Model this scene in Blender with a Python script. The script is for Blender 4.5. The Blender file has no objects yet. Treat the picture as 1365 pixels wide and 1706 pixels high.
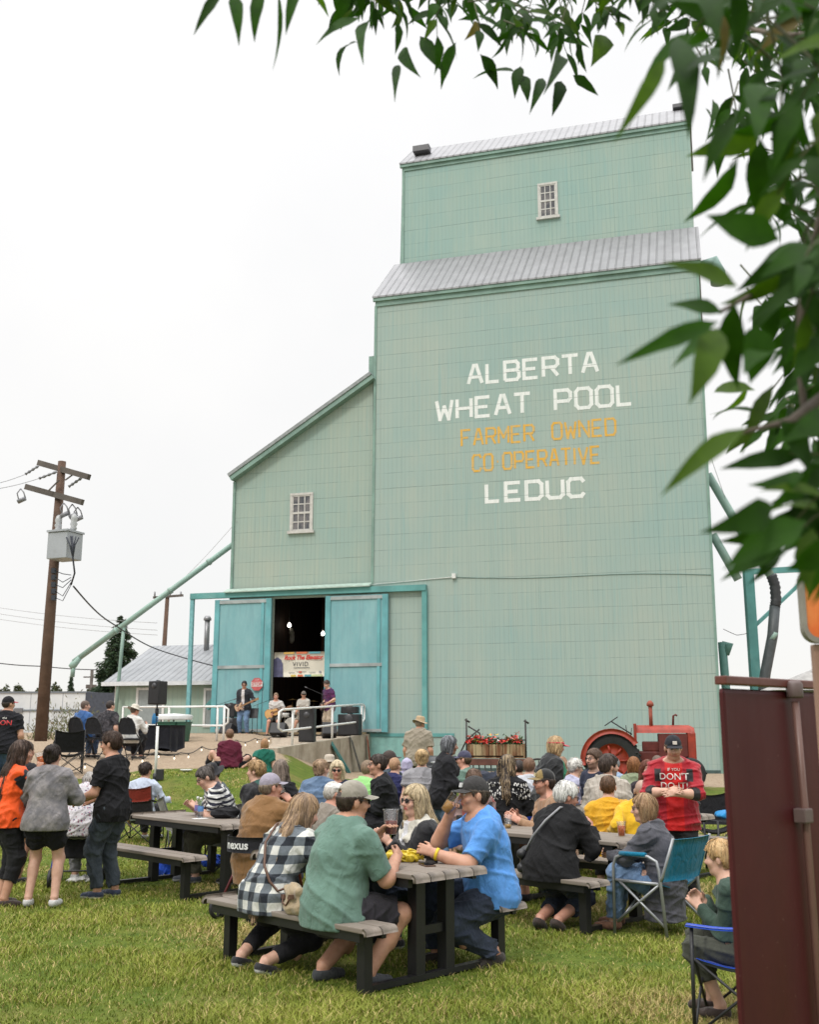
import bpy, math, random
import numpy as np
from mathutils import Vector, Matrix
from mathutils.bvhtree import BVHTree
R = math.radians
scene = bpy.context.scene
COL = scene.collection
random.seed(7)
rng = np.random.default_rng(7)

# ------------------------------------------------------------------ camera, sky, sun, exposure
CAM_H = 1.7
PITCH = math.atan(365 / 1750)
FPX, CX, CY = 1750.0, 682.5, 853.0
cd = bpy.data.cameras.new("camera"); cam = bpy.data.objects.new("camera", cd); COL.objects.link(cam)
cam.location = (0, 0, CAM_H); cam.rotation_euler = (math.pi / 2 + PITCH, 0, 0)
cd.sensor_fit = 'VERTICAL'; cd.sensor_height = 36.0; cd.sensor_width = 28.8
cd.lens = 36.0 * FPX / 1706.0
cd.clip_start = 0.05; cd.clip_end = 3000
cd.dof.use_dof = True; cd.dof.focus_distance = 9.0; cd.dof.aperture_fstop = 5.6
scene.camera = cam

SUN_EL, SUN_AZ = 48.0, 212.0          # azimuth clockwise from +Y: behind the camera, a little left
world = bpy.data.worlds.new("World"); scene.world = world
world.use_nodes = True
wn, wl = world.node_tree.nodes, world.node_tree.links
wn.clear()
wout = wn.new('ShaderNodeOutputWorld'); wbg = wn.new('ShaderNodeBackground'); wbg.inputs[1].default_value = 0.1
sky = wn.new('ShaderNodeTexSky'); sky.sky_type = 'NISHITA'; sky.sun_disc = False
sky.sun_elevation = R(SUN_EL); sky.sun_rotation = R(SUN_AZ)
wtc = wn.new('ShaderNodeTexCoord'); wsep = wn.new('ShaderNodeSeparateXYZ')
wl.new(wtc.outputs['Generated'], wsep.inputs[0])
wmr = wn.new('ShaderNodeMapRange'); wmr.inputs[1].default_value = -0.05; wmr.inputs[2].default_value = 1.0
wl.new(wsep.outputs[2], wmr.inputs[0])
wramp = wn.new('ShaderNodeValToRGB')      # overcast deck: paler and brighter overhead, a little dimmer at the horizon
wramp.color_ramp.elements[0].position = 0.0; wramp.color_ramp.elements[0].color = (0.325, 0.320, 0.311, 1)
wramp.color_ramp.elements[1].position = 1.0; wramp.color_ramp.elements[1].color = (1.25, 1.25, 1.26, 1)
e = wramp.color_ramp.elements.new(0.62); e.color = (0.358, 0.357, 0.357, 1)
wl.new(wmr.outputs[0], wramp.inputs[0])
wmul = wn.new('ShaderNodeVectorMath'); wmul.operation = 'SCALE'; wmul.inputs['Scale'].default_value = 30.0
wl.new(wramp.outputs[0], wmul.inputs[0])
wnoi = wn.new('ShaderNodeTexNoise'); wnoi.inputs['Scale'].default_value = 2.2; wnoi.inputs['Detail'].default_value = 5
wl.new(wtc.outputs['Generated'], wnoi.inputs['Vector'])
wmr2 = wn.new('ShaderNodeMapRange'); wmr2.inputs[1].default_value = 0.3; wmr2.inputs[2].default_value = 0.7
wmr2.inputs[3].default_value = 0.86; wmr2.inputs[4].default_value = 0.98
wl.new(wnoi.outputs[0], wmr2.inputs[0])
wmix = wn.new('ShaderNodeMix'); wmix.data_type = 'RGBA'
wl.new(wmr2.outputs[0], wmix.inputs[0]); wl.new(sky.outputs[0], wmix.inputs[6]); wl.new(wmul.outputs[0], wmix.inputs[7])
wl.new(wmix.outputs[2], wbg.inputs[0]); wl.new(wbg.outputs[0], wout.inputs[0])

sd = bpy.data.lights.new("sun", 'SUN'); sd.energy = 1.45; sd.angle = R(12); sd.color = (1.0, 0.95, 0.87)
sun = bpy.data.objects.new("sun", sd); COL.objects.link(sun)
a_, e_ = R(SUN_AZ), R(SUN_EL)
sun.rotation_euler = Vector((-math.sin(a_) * math.cos(e_), -math.cos(a_) * math.cos(e_), -math.sin(e_))).to_track_quat('-Z', 'Y').to_euler()
scene.view_settings.view_transform = 'Standard'; scene.view_settings.look = 'None'
scene.view_settings.exposure = 0.0; scene.view_settings.gamma = 1.0; scene.view_settings.use_curve_mapping = False
scene.render.engine = 'CYCLES'
scene.cycles.use_denoising = True
scene.cycles.max_bounces = 6; scene.cycles.transparent_max_bounces = 8

# ------------------------------------------------------------------ helpers: where a pixel's ray meets a depth or the ground
_c, _s = math.cos(PITCH), math.sin(PITCH)
def ray(px, py):
    a = (px - CX) / FPX; b = -(py - CY) / FPX
    return (a, _c - b * _s, _s + b * _c)
def at(px, py, Y):
    r = ray(px, py); t = Y / r[1]
    return Vector((r[0] * t, Y, CAM_H + r[2] * t))
def X(px, Y, z=1.0):
    return (px - CX) / FPX * (Y * _c + (z - CAM_H) * _s)
def sstep(a, b, x):
    t = np.clip((x - a) / (b - a), 0, 1); return t * t * (3 - 2 * t)
def gz(x, y):
    x = np.asarray(x, float); y = np.asarray(y, float)
    base = 0.31 * sstep(17, 34, y)
    q = x / np.maximum(y, 1.0)
    m = 1 - sstep(-0.15, -0.05, q)
    hp = np.interp(y, [16.5, 18, 21.5, 24, 28, 32, 37, 42], [0, .12, .86, 1.0, 1.12, 1.32, 1.6, 1.62])
    hp = np.where(y < 15.5, 0, hp)
    z = np.maximum(base, hp * m + base * (1 - m))
    far = sstep(60, 110, y)
    return z * (1 - far) + 1.4 * far
def g(x, y): return float(gz(x, y))

# ------------------------------------------------------------------ helpers: objects
def tag(o, label, cat, group=None, kind=None):
    if label: o['label'] = label
    if cat: o['category'] = cat
    if group: o['group'] = group
    if kind: o['kind'] = kind
    return o
def empty(name, loc=(0, 0, 0), rz=0.0):
    o = bpy.data.objects.new(name, None); COL.objects.link(o); o.location = loc; o.rotation_euler = (0, 0, rz)
    o.empty_display_size = 0.1
    return o
def thing(name, label, cat, loc=(0, 0, 0), rz=0.0, group=None):
    return tag(empty(name, loc, rz), label, cat, group)
def link_mesh(name, me, mat, parent=None, smooth=False):
    if mat is not None:
        for mm in (mat if isinstance(mat, (list, tuple)) else [mat]): me.materials.append(mm)
    if smooth: me.polygons.foreach_set('use_smooth', np.ones(len(me.polygons), bool))
    o = bpy.data.objects.new(name, me); COL.objects.link(o)
    if parent is not None: o.parent = parent
    return o
def copy_tree(o, parent=None):
    c = o.copy(); COL.objects.link(c)
    if parent is not None: c.parent = parent
    for ch in list(o.children): copy_tree(ch, c)
    return c

class MB:
    """collects boxes, tubes, lathes and sheets into one mesh"""
    def __init__(s): s.v = []; s.f = []; s.m = []; s.sm = []
    def add(s, vs, fs, mi=0, smooth=False):
        n = len(s.v); s.v += [tuple(map(float, v)) for v in vs]
        for f in fs: s.f.append([i + n for i in f]); s.m.append(mi); s.sm.append(smooth)
        return s
    def box(s, x0, x1, y0, y1, z0, z1, mi=0, M=None, bev=0.0):
        if bev > 0: return s.bbox(x0, x1, y0, y1, z0, z1, bev, mi, M)
        vs = [(x, y, z) for x in (x0, x1) for y in (y0, y1) for z in (z0, z1)]
        if M is not None: vs = [M @ Vector(v) for v in vs]
        return s.add(vs, [(0, 1, 3, 2), (4, 6, 7, 5), (0, 4, 5, 1), (2, 3, 7, 6), (0, 2, 6, 4), (1, 5, 7, 3)], mi)
    def bbox(s, x0, x1, y0, y1, z0, z1, b, mi=0, M=None):
        import bmesh
        bm = bmesh.new()
        r = bmesh.ops.create_cube(bm, size=1)
        for v in bm.verts: v.co = Vector(((x0 + x1) / 2 + v.co.x * (x1 - x0), (y0 + y1) / 2 + v.co.y * (y1 - y0), (z0 + z1) / 2 + v.co.z * (z1 - z0)))
        bmesh.ops.bevel(bm, geom=bm.edges[:], offset=b, segments=2, affect='EDGES', profile=0.6)
        bm.verts.index_update()
        vs = [v.co.copy() for v in bm.verts]
        if M is not None: vs = [M @ v for v in vs]
        fs = [[v.index for v in f.verts] for f in bm.faces]; bm.free()
        return s.add(vs, fs, mi)
    def bar(s, a, b, w, h, mi=0, up=(0, 0, 1)):
        a = Vector(a); b = Vector(b); d = (b - a).normalized(); up = Vector(up)
        if abs(d.dot(up)) > .98: up = Vector((0, 1, 0))
        r = d.cross(up).normalized(); u = r.cross(d)
        vs = [p + r * (w / 2 * i) + u * (h / 2 * j) for p in (a, b) for i, j in ((-1, -1), (1, -1), (1, 1), (-1, 1))]
        return s.add(vs, [(3, 2, 1, 0), (4, 5, 6, 7), (0, 1, 5, 4), (1, 2, 6, 5), (2, 3, 7, 6), (3, 0, 4, 7)], mi)
    def tube(s, pts, r, n=8, mi=0, caps=True):
        pts = [Vector(p) for p in pts]; rs = r if isinstance(r, (list, tuple)) else [r] * len(pts)
        vs = []; fs = []; u = None
        for i, p in enumerate(pts):
            d = (pts[min(i + 1, len(pts) - 1)] - pts[max(i - 1, 0)]).normalized()
            if u is None:
                u = d.orthogonal().normalized()
            else:
                u = (u - d * u.dot(d)); u = u.normalized() if u.length > 1e-6 else d.orthogonal().normalized()
            w = d.cross(u)
            for k in range(n):
                t = 2 * math.pi * k / n; vs.append(p + (u * math.cos(t) + w * math.sin(t)) * rs[i])
        for i in range(len(pts) - 1):
            for k in range(n):
                k2 = (k + 1) % n; fs.append((i * n + k, i * n + k2, (i + 1) * n + k2, (i + 1) * n + k))
        s.add(vs, fs, mi, True)
        if caps:
            m = len(s.v) - len(vs)
            for rng_, rev in ((range(n), True), (range((len(pts) - 1) * n, len(pts) * n), False)):
                idx = [m + q for q in rng_]
                s.f.append(idx[::-1] if rev else idx); s.m.append(mi); s.sm.append(False)
        return s
    def lathe(s, prof, n=20, c=(0, 0, 0), mi=0, M=None, close=True):
        vs = []; fs = []
        for r_, z in prof:
            for k in range(n):
                t = 2 * math.pi * k / n; v = Vector((c[0] + r_ * math.cos(t), c[1] + r_ * math.sin(t), c[2] + z)); vs.append(M @ v if M is not None else v)
        for i in range(len(prof) - 1):
            for k in range(n):
                k2 = (k + 1) % n; fs.append((i * n + k, i * n + k2, (i + 1) * n + k2, (i + 1) * n + k))
        s.add(vs, fs, mi, True)
        if close:
            m = len(s.v) - len(vs)
            s.f.append([m + k for k in range(n)][::-1]); s.m.append(mi); s.sm.append(False)
            s.f.append([m + (len(prof) - 1) * n + k for k in range(n)]); s.m.append(mi); s.sm.append(False)
        return s
    def sheet(s, fn, nu, nv, th=0.0, mi=0, smooth=True):
        """fn(u,v)->point; a sheet with thickness"""
        P = [[Vector(fn(i / nu, j / nv)) for j in range(nv + 1)] for i in range(nu + 1)]
        vs = []; fs = []
        idx = lambda i, j: i * (nv + 1) + j
        N = []
        for i in range(nu + 1):
            for j in range(nv + 1):
                du = P[min(i + 1, nu)][j] - P[max(i - 1, 0)][j]; dv = P[i][min(j + 1, nv)] - P[i][max(j - 1, 0)]
                n = du.cross(dv); N.append(n.normalized() if n.length > 1e-9 else Vector((0, 0, 1))); vs.append(P[i][j])
        for i in range(nu):
            for j in range(nv): fs.append((idx(i, j), idx(i + 1, j), idx(i + 1, j + 1), idx(i, j + 1)))
        if th > 0:
            m = len(vs); vs2 = [v - n * th for v, n in zip(vs, N)]; fs2 = [tuple(q + m for q in f[::-1]) for f in fs]
            ed = [idx(i, 0) for i in range(nu + 1)] + [idx(nu, j) for j in range(1, nv + 1)] + [idx(i, nv) for i in range(nu - 1, -1, -1)] + [idx(0, j) for j in range(nv - 1, 0, -1)]
            fs3 = [(ed[k], ed[k] + m, ed[(k + 1) % len(ed)] + m, ed[(k + 1) % len(ed)]) for k in range(len(ed))]
            fs3 = [f[::-1] for f in fs3]
            vs += vs2; fs = fs + fs2 + fs3
        return s.add(vs, fs, mi, smooth)
    def build(s, name, mat, parent=None, smooth=None):
        me = bpy.data.meshes.new(name); me.from_pydata(s.v, [], s.f)
        me.polygons.foreach_set('material_index', s.m)
        me.polygons.foreach_set('use_smooth', s.sm if smooth is None else [smooth] * len(s.f))
        me.update()
        return link_mesh(name, me, mat, parent)

def mesh_np(name, V, F, mat, parent=None, smooth=True, col=None):
    """V (n,3); F (m,3 or 4) numpy"""
    me = bpy.data.meshes.new(name); n, m, k = len(V), len(F), F.shape[1]
    me.vertices.add(n); me.vertices.foreach_set('co', np.asarray(V, np.float32).ravel())
    me.loops.add(m * k); me.loops.foreach_set('vertex_index', np.asarray(F, np.int32).ravel())
    me.polygons.add(m); me.polygons.foreach_set('loop_start', np.arange(0, m * k, k, dtype=np.int32))
    me.polygons.foreach_set('loop_total', np.full(m, k, np.int32))
    me.update(calc_edges=True)
    if col is not None:
        ca = me.color_attributes.new('Col', 'FLOAT_COLOR', 'POINT')
        c4 = np.ones((n, 4), np.float32); c4[:, :3] = col; ca.data.foreach_set('color', c4.ravel())
    return link_mesh(name, me, mat, parent, smooth)

def text_mesh(name, txt, size, mat, parent, M, shear=0.0, extrude=0.0, spacing=1.0, align='CENTER', bold=0.0):
    cu = bpy.data.curves.new(name, 'FONT'); cu.body = txt; cu.size = size; cu.align_x = align; cu.align_y = 'CENTER'
    cu.shear = shear; cu.extrude = extrude; cu.space_character = spacing; cu.offset = bold; cu.resolution_u = 3
    o = bpy.data.objects.new(name, cu); COL.objects.link(o)
    me = bpy.data.meshes.new_from_object(o.evaluated_get(bpy.context.evaluated_depsgraph_get()))
    bpy.data.objects.remove(o); bpy.data.curves.remove(cu)
    me.transform(M); me.name = name; me.materials.clear()
    return link_mesh(name, me, mat, parent)

# ------------------------------------------------------------------ helpers: materials
_mats = {}
def S(*c):
    """sRGB 0-255 -> linear"""
    return tuple(((v / 255) / 12.92 if v / 255 <= 0.04045 else ((v / 255 + 0.055) / 1.055) ** 2.4) for v in c)
class NT:
    def __init__(s, name):
        s.m = bpy.data.materials.new(name); s.m.use_nodes = True; s.n = s.m.node_tree.nodes; s.l = s.m.node_tree.links
        s.b = s.n['Principled BSDF']; s.out = s.n['Material Output']
    def node(s, t, **kw):
        n = s.n.new(t)
        for k, v in kw.items():
            setattr(n, k, v)
        return n
    def put(s, sock, v):
        if hasattr(v, 'is_output'): s.l.new(v, sock)
        elif isinstance(v, (tuple, list)): sock.default_value = tuple(v) + ((1,) if len(v) == 3 and sock.type == 'RGBA' else ())
        else: sock.default_value = v
    def coord(s, kind='Object'): return s.node('ShaderNodeTexCoord').outputs[kind]
    def mapping(s, v, scale=(1, 1, 1), loc=(0, 0, 0), rot=(0, 0, 0)):
        n = s.node('ShaderNodeMapping'); s.put(n.inputs[0], v); n.inputs['Scale'].default_value = scale; n.inputs['Location'].default_value = loc; n.inputs['Rotation'].default_value = rot
        return n.outputs[0]
    def noise(s, v, scale, detail=4, rough=0.55, dist=0.0):
        n = s.node('ShaderNodeTexNoise'); s.put(n.inputs['Vector'], v); n.inputs['Scale'].default_value = scale; n.inputs['Detail'].default_value = detail
        n.inputs['Roughness'].default_value = rough; n.inputs['Distortion'].default_value = dist
        return n.outputs[0]
    def ramp(s, v, a, b, lo=0.0, hi=1.0):
        n = s.node('ShaderNodeMapRange'); s.put(n.inputs[0], v); n.inputs[1].default_value = a; n.inputs[2].default_value = b; n.inputs[3].default_value = lo; n.inputs[4].default_value = hi
        return n.outputs[0]
    def mix(s, f, a, b, mode='MIX'):
        n = s.node('ShaderNodeMix', data_type='RGBA', blend_type=mode); s.put(n.inputs[0], f); s.put(n.inputs[6], a); s.put(n.inputs[7], b)
        return n.outputs[2]
    def math(s, op, a, b=0.0):
        n = s.node('ShaderNodeMath', operation=op); s.put(n.inputs[0], a); s.put(n.inputs[1], b); return n.outputs[0]
    def sep(s, v):
        n = s.node('ShaderNodeSeparateXYZ'); s.put(n.inputs[0], v); return n.outputs
    def bump(s, h, strength=0.3, dist=0.01, chain=None):
        n = s.node('ShaderNodeBump'); s.put(n.inputs['Height'], h); n.inputs['Strength'].default_value = strength; n.inputs['Distance'].default_value = dist
        if chain is not None: s.l.new(chain, n.inputs['Normal'])
        return n.outputs[0]
    def attr(s, name):
        n = s.node('ShaderNodeAttribute'); n.attribute_name = name; return n.outputs['Color']
    def set(s, color=None, rough=None, metal=None, normal=None, spec=None, trans=None, emit=None, estr=1.0, sheen=None, sss=None):
        b = s.b.inputs
        if color is not None: s.put(b['Base Color'], color)
        if rough is not None: s.put(b['Roughness'], rough)
        if metal is not None: s.put(b['Metallic'], metal)
        if normal is not None: s.l.new(normal, b['Normal'])
        if spec is not None: s.put(b['Specular IOR Level'], spec)
        if trans is not None: s.put(b['Transmission Weight'], trans)
        if sheen is not None: b['Sheen Weight'].default_value = sheen; b['Sheen Roughness'].default_value = 0.5
        if emit is not None: s.put(b['Emission Color'], emit); b['Emission Strength'].default_value = estr
        return s.m

def paint(color, rough=0.5, var=0.12, scale=6.0, metal=0.0, bump=0.08, spec=0.5, dirt=None, key=None):
    """painted / plain surface with slight mottling and wear"""
    k = ('paint', color, rough, var, scale, metal, bump, dirt)
    if k in _mats: return _mats[k]
    t = NT('painted_surface'); v = t.coord()
    n1 = t.noise(v, scale, 5); n2 = t.noise(v, scale * 9, 3)
    c = t.mix(t.ramp(n1, .3, .7), tuple(x * (1 - var) for x in color), tuple(min(1, x * (1 + var)) for x in color))
    if dirt is not None: c = t.mix(t.ramp(t.noise(v, scale * .7, 8, .7), .55, .72, 0, .8), c, dirt)
    _mats[k] = t.set(c, t.ramp(n2, .3, .7, rough * .85, min(1, rough * 1.15)), metal, t.bump(n2, bump, .004), spec)
    return _mats[k]

def cloth(color, kind='plain', fuzz=0.2, color2=None, color3=None, rough=0.85):
    k = ('cloth', color, kind, color2, color3)
    if k in _mats: return _mats[k]
    t = NT('fabric_' + kind); v = t.coord()
    big = t.noise(v, 5.0, 4); fine = t.noise(v, 160.0, 2); mid = t.noise(t.mapping(v, (1, 1, .6)), 16.0, 4, .5, .6)
    if kind == 'attr': c = t.attr('Col')
    elif kind == 'plaid':
        p = t.mapping(v, (1, 1, 1), rot=(0, 0, R(18)))
        x, y, z = t.sep(p)
        def band(q, w):
            f = t.math('FRACT', t.math('DIVIDE', t.math('ADD', q, 7.0), w)); return t.math('GREATER_THAN', f, .5)
        a = band(t.math('ADD', x, t.math('MULTIPLY', y, .25)), .125); b_ = band(z, .125)
        s_ = t.math('ADD', a, b_)
        c = t.mix(t.math('GREATER_THAN', s_, .5), color2, color3); c = t.mix(t.math('GREATER_THAN', s_, 1.5), c, color)
    elif kind == 'stripe':
        x, y, z = t.sep(v)
        f = t.math('FRACT', t.math('DIVIDE', t.math('ADD', t.math('ADD', z, t.math('MULTIPLY', t.math('ABSOLUTE', x), .35)), t.math('ADD', t.ramp(big, 0, 1, 0, .05), 4)), .055))
        c = t.mix(t.math('GREATER_THAN', f, .5), color, color2)
    elif kind == 'vstripe':
        x, y, z = t.sep(v)
        f = t.math('FRACT', t.math('DIVIDE', t.math('ADD', t.math('ADD', x, t.math('MULTIPLY', y, .6)), 4), .05))
        c = t.mix(t.math('GREATER_THAN', f, .86), color, color2)
    elif kind == 'floral':
        n = t.node('ShaderNodeTexVoronoi'); t.put(n.inputs['Vector'], v); n.inputs['Scale'].default_value = 34
        m_ = t.ramp(n.outputs['Distance'], .28, .36, 1, 0); r_ = t.sep(n.outputs['Color'])[0]
        c = t.mix(m_, color, t.mix(t.math('GREATER_THAN', r_, .55), color2, color3 or color2))
    elif kind == 'wash':
        c = t.mix(t.ramp(t.noise(v, 9, 6, .65), .42, .66), color, color2)
    elif kind == 'knit':
        x, y, z = t.sep(v)
        n = t.node('ShaderNodeTexVoronoi'); t.put(n.inputs['Vector'], t.mapping(v, (1, 1, .5))); n.inputs['Scale'].default_value = 42
        m_ = t.math('MULTIPLY', t.ramp(n.outputs['Distance'], .32, .42, 1, 0), t.math('GREATER_THAN', z, 0.93)); m_ = t.math('MULTIPLY', m_, t.math('LESS_THAN', z, 1.12))
        c = t.mix(m_, color, color2)
    elif kind == 'denim':
        c = t.mix(t.ramp(t.noise(v, 7, 6, .65), .35, .7), color, color2 or tuple(x * 1.7 for x in color))
    else: c = color
    c = t.mix(t.ramp(big, .3, .7), t.mix(1.0, c, (.82, .82, .82), 'MULTIPLY'), t.mix(1.0, c, (1.08, 1.08, 1.08), 'MULTIPLY'))
    nb = t.bump(mid, .7, .03); nb = t.bump(fine, .25, .002, nb)
    _mats[k] = t.set(c, rough, 0, nb, .2, sheen=fuzz * min(1.0, .12 + 4 * max(color)))
    return _mats[k]

def skin_mat():
    if 'skin' in _mats: return _mats['skin']
    t = NT('skin'); v = t.coord(); c = t.attr('Col')
    n = t.noise(v, 26, 5); c = t.mix(t.ramp(n, .3, .7), t.mix(1.0, c, (.9, .84, .82), 'MULTIPLY'), t.mix(1.0, c, (1.06, 1.05, 1.05), 'MULTIPLY'))
    m = t.set(c, t.ramp(n, .3, .7, .42, .58), 0, t.bump(t.noise(v, 120, 3), .15, .003), .4)
    t.b.inputs['Subsurface Weight'].default_value = .08; t.b.inputs['Subsurface Radius'].default_value = (.012, .005, .003); t.b.inputs['Subsurface Scale'].default_value = 1.0
    _mats['skin'] = m; return m
def hair_mat(color, root=None):
    k = ('hair', color, root)
    if k in _mats: return _mats[k]
    t = NT('hair'); v = t.coord()
    n = t.noise(t.mapping(v, (90, 90, 7)), 1.0, 5, .6, .35); n2 = t.noise(v, 7, 4)
    c = t.mix(t.ramp(n, .3, .7), tuple(x * .55 for x in color), tuple(min(1, x * 1.45) for x in color))
    if root is not None: c = t.mix(t.ramp(n2, .4, .6), c, root)
    _mats[k] = t.set(c, .5, 0, t.bump(n, .7, .012), .35); return _mats[k]
def glass_mat(tint=(.95, .97, .97), alpha=.04):
    k = ('glass', tint, alpha)
    if k in _mats: return _mats[k]
    t = NT('clear_plastic'); tr = t.node('ShaderNodeBsdfTransparent'); tr.inputs[0].default_value = tint + (1,); gl = t.node('ShaderNodeBsdfGlossy'); gl.inputs['Roughness'].default_value = .12
    mx = t.node('ShaderNodeMixShader'); fr = t.node('ShaderNodeLayerWeight'); fr.inputs[0].default_value = .5
    t.l.new(t.math('ADD', t.math('MULTIPLY', t.math('POWER', fr.outputs['Facing'], 3.0), .45), alpha), mx.inputs[0]); t.l.new(tr.outputs[0], mx.inputs[1]); t.l.new(gl.outputs[0], mx.inputs[2]); t.l.new(mx.outputs[0], t.out.inputs[0])
    t.n.remove(t.b); _mats[k] = t.m; return t.m
BLACK = paint((.018, .018, .02), .5)
BLACKFAB = cloth((.02, .02, .024))
STEEL = paint((.42, .43, .44), .35, metal=.8)
# ------------------------------------------------------------------ people: signed-distance bodies, meshed with surface nets
def V3(*a): return np.array(a, float)
def rotx(a): c, s = math.cos(a), math.sin(a); return np.array([[1, 0, 0], [0, c, -s], [0, s, c]])
def roty(a): c, s = math.cos(a), math.sin(a); return np.array([[c, 0, s], [0, 1, 0], [-s, 0, c]])
def rotz(a): c, s = math.cos(a), math.sin(a); return np.array([[c, -s, 0], [s, c, 0], [0, 0, 1]])
def unit(v): return v / (np.linalg.norm(v) + 1e-9)

def cone(a, b, ra, rb, k=.02, cap=0, sq=None):
    """tapered limb a->b; cap 1 flat end at b, 2 flat both; sq=(axis, factor) flattens along axis"""
    return ('cone', np.asarray(a, float), np.asarray(b, float), ra, rb, k, cap, sq)
def ell(c, r, k=.02, M=None): return ('ell', np.asarray(c, float), np.asarray(r, float), k, np.eye(3) if M is None else M)
def sub(c, r, k=.01): return ('sub', np.asarray(c, float), r, k)

def prim_box(p):
    if p[0] == 'cone':
        m = max(p[3], p[4]) + p[5] + .005
        return np.minimum(p[1], p[2]) - m, np.maximum(p[1], p[2]) + m
    if p[0] == 'ell':
        m = max(p[2]) + p[3] + .005; return p[1] - m, p[1] + m
    m = p[2] + p[3] + .005; return p[1] - m, p[1] + m
def prim_d(p, P):
    if p[0] == 'cone':
        a, b, ra, rb = p[1], p[2], p[3], p[4]; d = b - a; L2 = float(d @ d) + 1e-12; L = math.sqrt(L2)
        Q = P - a
        t = Q @ (d / L2).astype(np.float32); tc = np.clip(t, 0, 1)
        W = Q - tc[..., None] * d.astype(np.float32)
        if p[7] is not None:
            ax = p[7][0].astype(np.float32); W = W + (W @ ax)[..., None] * ax * (1 / p[7][1] - 1)
        r = np.sqrt((W * W).sum(-1)) - (ra + (rb - ra) * tc)
        if p[6]:
            W2 = Q - t[..., None] * d.astype(np.float32)
            if p[7] is not None: W2 = W2 + (W2 @ ax)[..., None] * ax * (1 / p[7][1] - 1)
            rr = np.sqrt((W2 * W2).sum(-1)) - (ra + (rb - ra) * t)
            r2 = np.maximum(rr, (t - 1) * L)
            r = np.where(t > .9, r2, r)
            if p[6] == 2: r = np.where(t < .1, np.maximum(rr, -t * L), r)
        return r
    if p[0] == 'ell':
        q = (P - p[1]) @ p[4].T.astype(np.float32) if p[4] is not None else P - p[1]
        q = q / p[2].astype(np.float32); n = np.sqrt((q * q).sum(-1)) + 1e-6
        return (n - 1) * n * 1.0 / np.sqrt(((q / p[2].astype(np.float32)) ** 2).sum(-1) + 1e-6)
    d = P - p[1]; return np.sqrt((d * d).sum(-1)) - p[2]

def field(prims, vox, cuts=(), disp=None, pad=None):
    lo = np.min([prim_box(p)[0] for p in prims if p[0] != 'sub'], 0) - 2 * vox
    hi = np.max([prim_box(p)[1] for p in prims if p[0] != 'sub'], 0) + 2 * vox
    n = np.ceil((hi - lo) / vox).astype(int) + 1
    f = np.full(n, .3, np.float32)
    ax = [(lo[i] + vox * np.arange(n[i])).astype(np.float32) for i in range(3)]
    for p in prims:
        a, b = prim_box(p); i0 = np.maximum(np.floor((a - lo) / vox).astype(int), 0); i1 = np.minimum(np.ceil((b - lo) / vox).astype(int) + 1, n)
        if np.any(i1 <= i0): continue
        sl = tuple(slice(i0[j], i1[j]) for j in range(3))
        P = np.stack(np.meshgrid(*[ax[j][sl[j]] for j in range(3)], indexing='ij'), -1)
        d = prim_d(p, P).astype(np.float32); o = f[sl]
        k = p[5] if p[0] == 'cone' else (p[3])
        k = max(k, 1e-4)
        if p[0] == 'sub':
            h = np.clip(.5 - .5 * (o + d) / k, 0, 1); f[sl] = o + (-d - o) * h + k * h * (1 - h)
        else:
            h = np.clip(.5 + .5 * (o - d) / k, 0, 1); f[sl] = o + (d - o) * h - k * h * (1 - h)
    if cuts or disp is not None:
        P = np.stack(np.meshgrid(*ax, indexing='ij'), -1)
        if disp is not None:
            m = np.abs(f) < .05; f[m] += disp(P[m]).astype(np.float32)
        for c in cuts: f = np.maximum(f, c(P).astype(np.float32))
    return f, lo, vox

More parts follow.
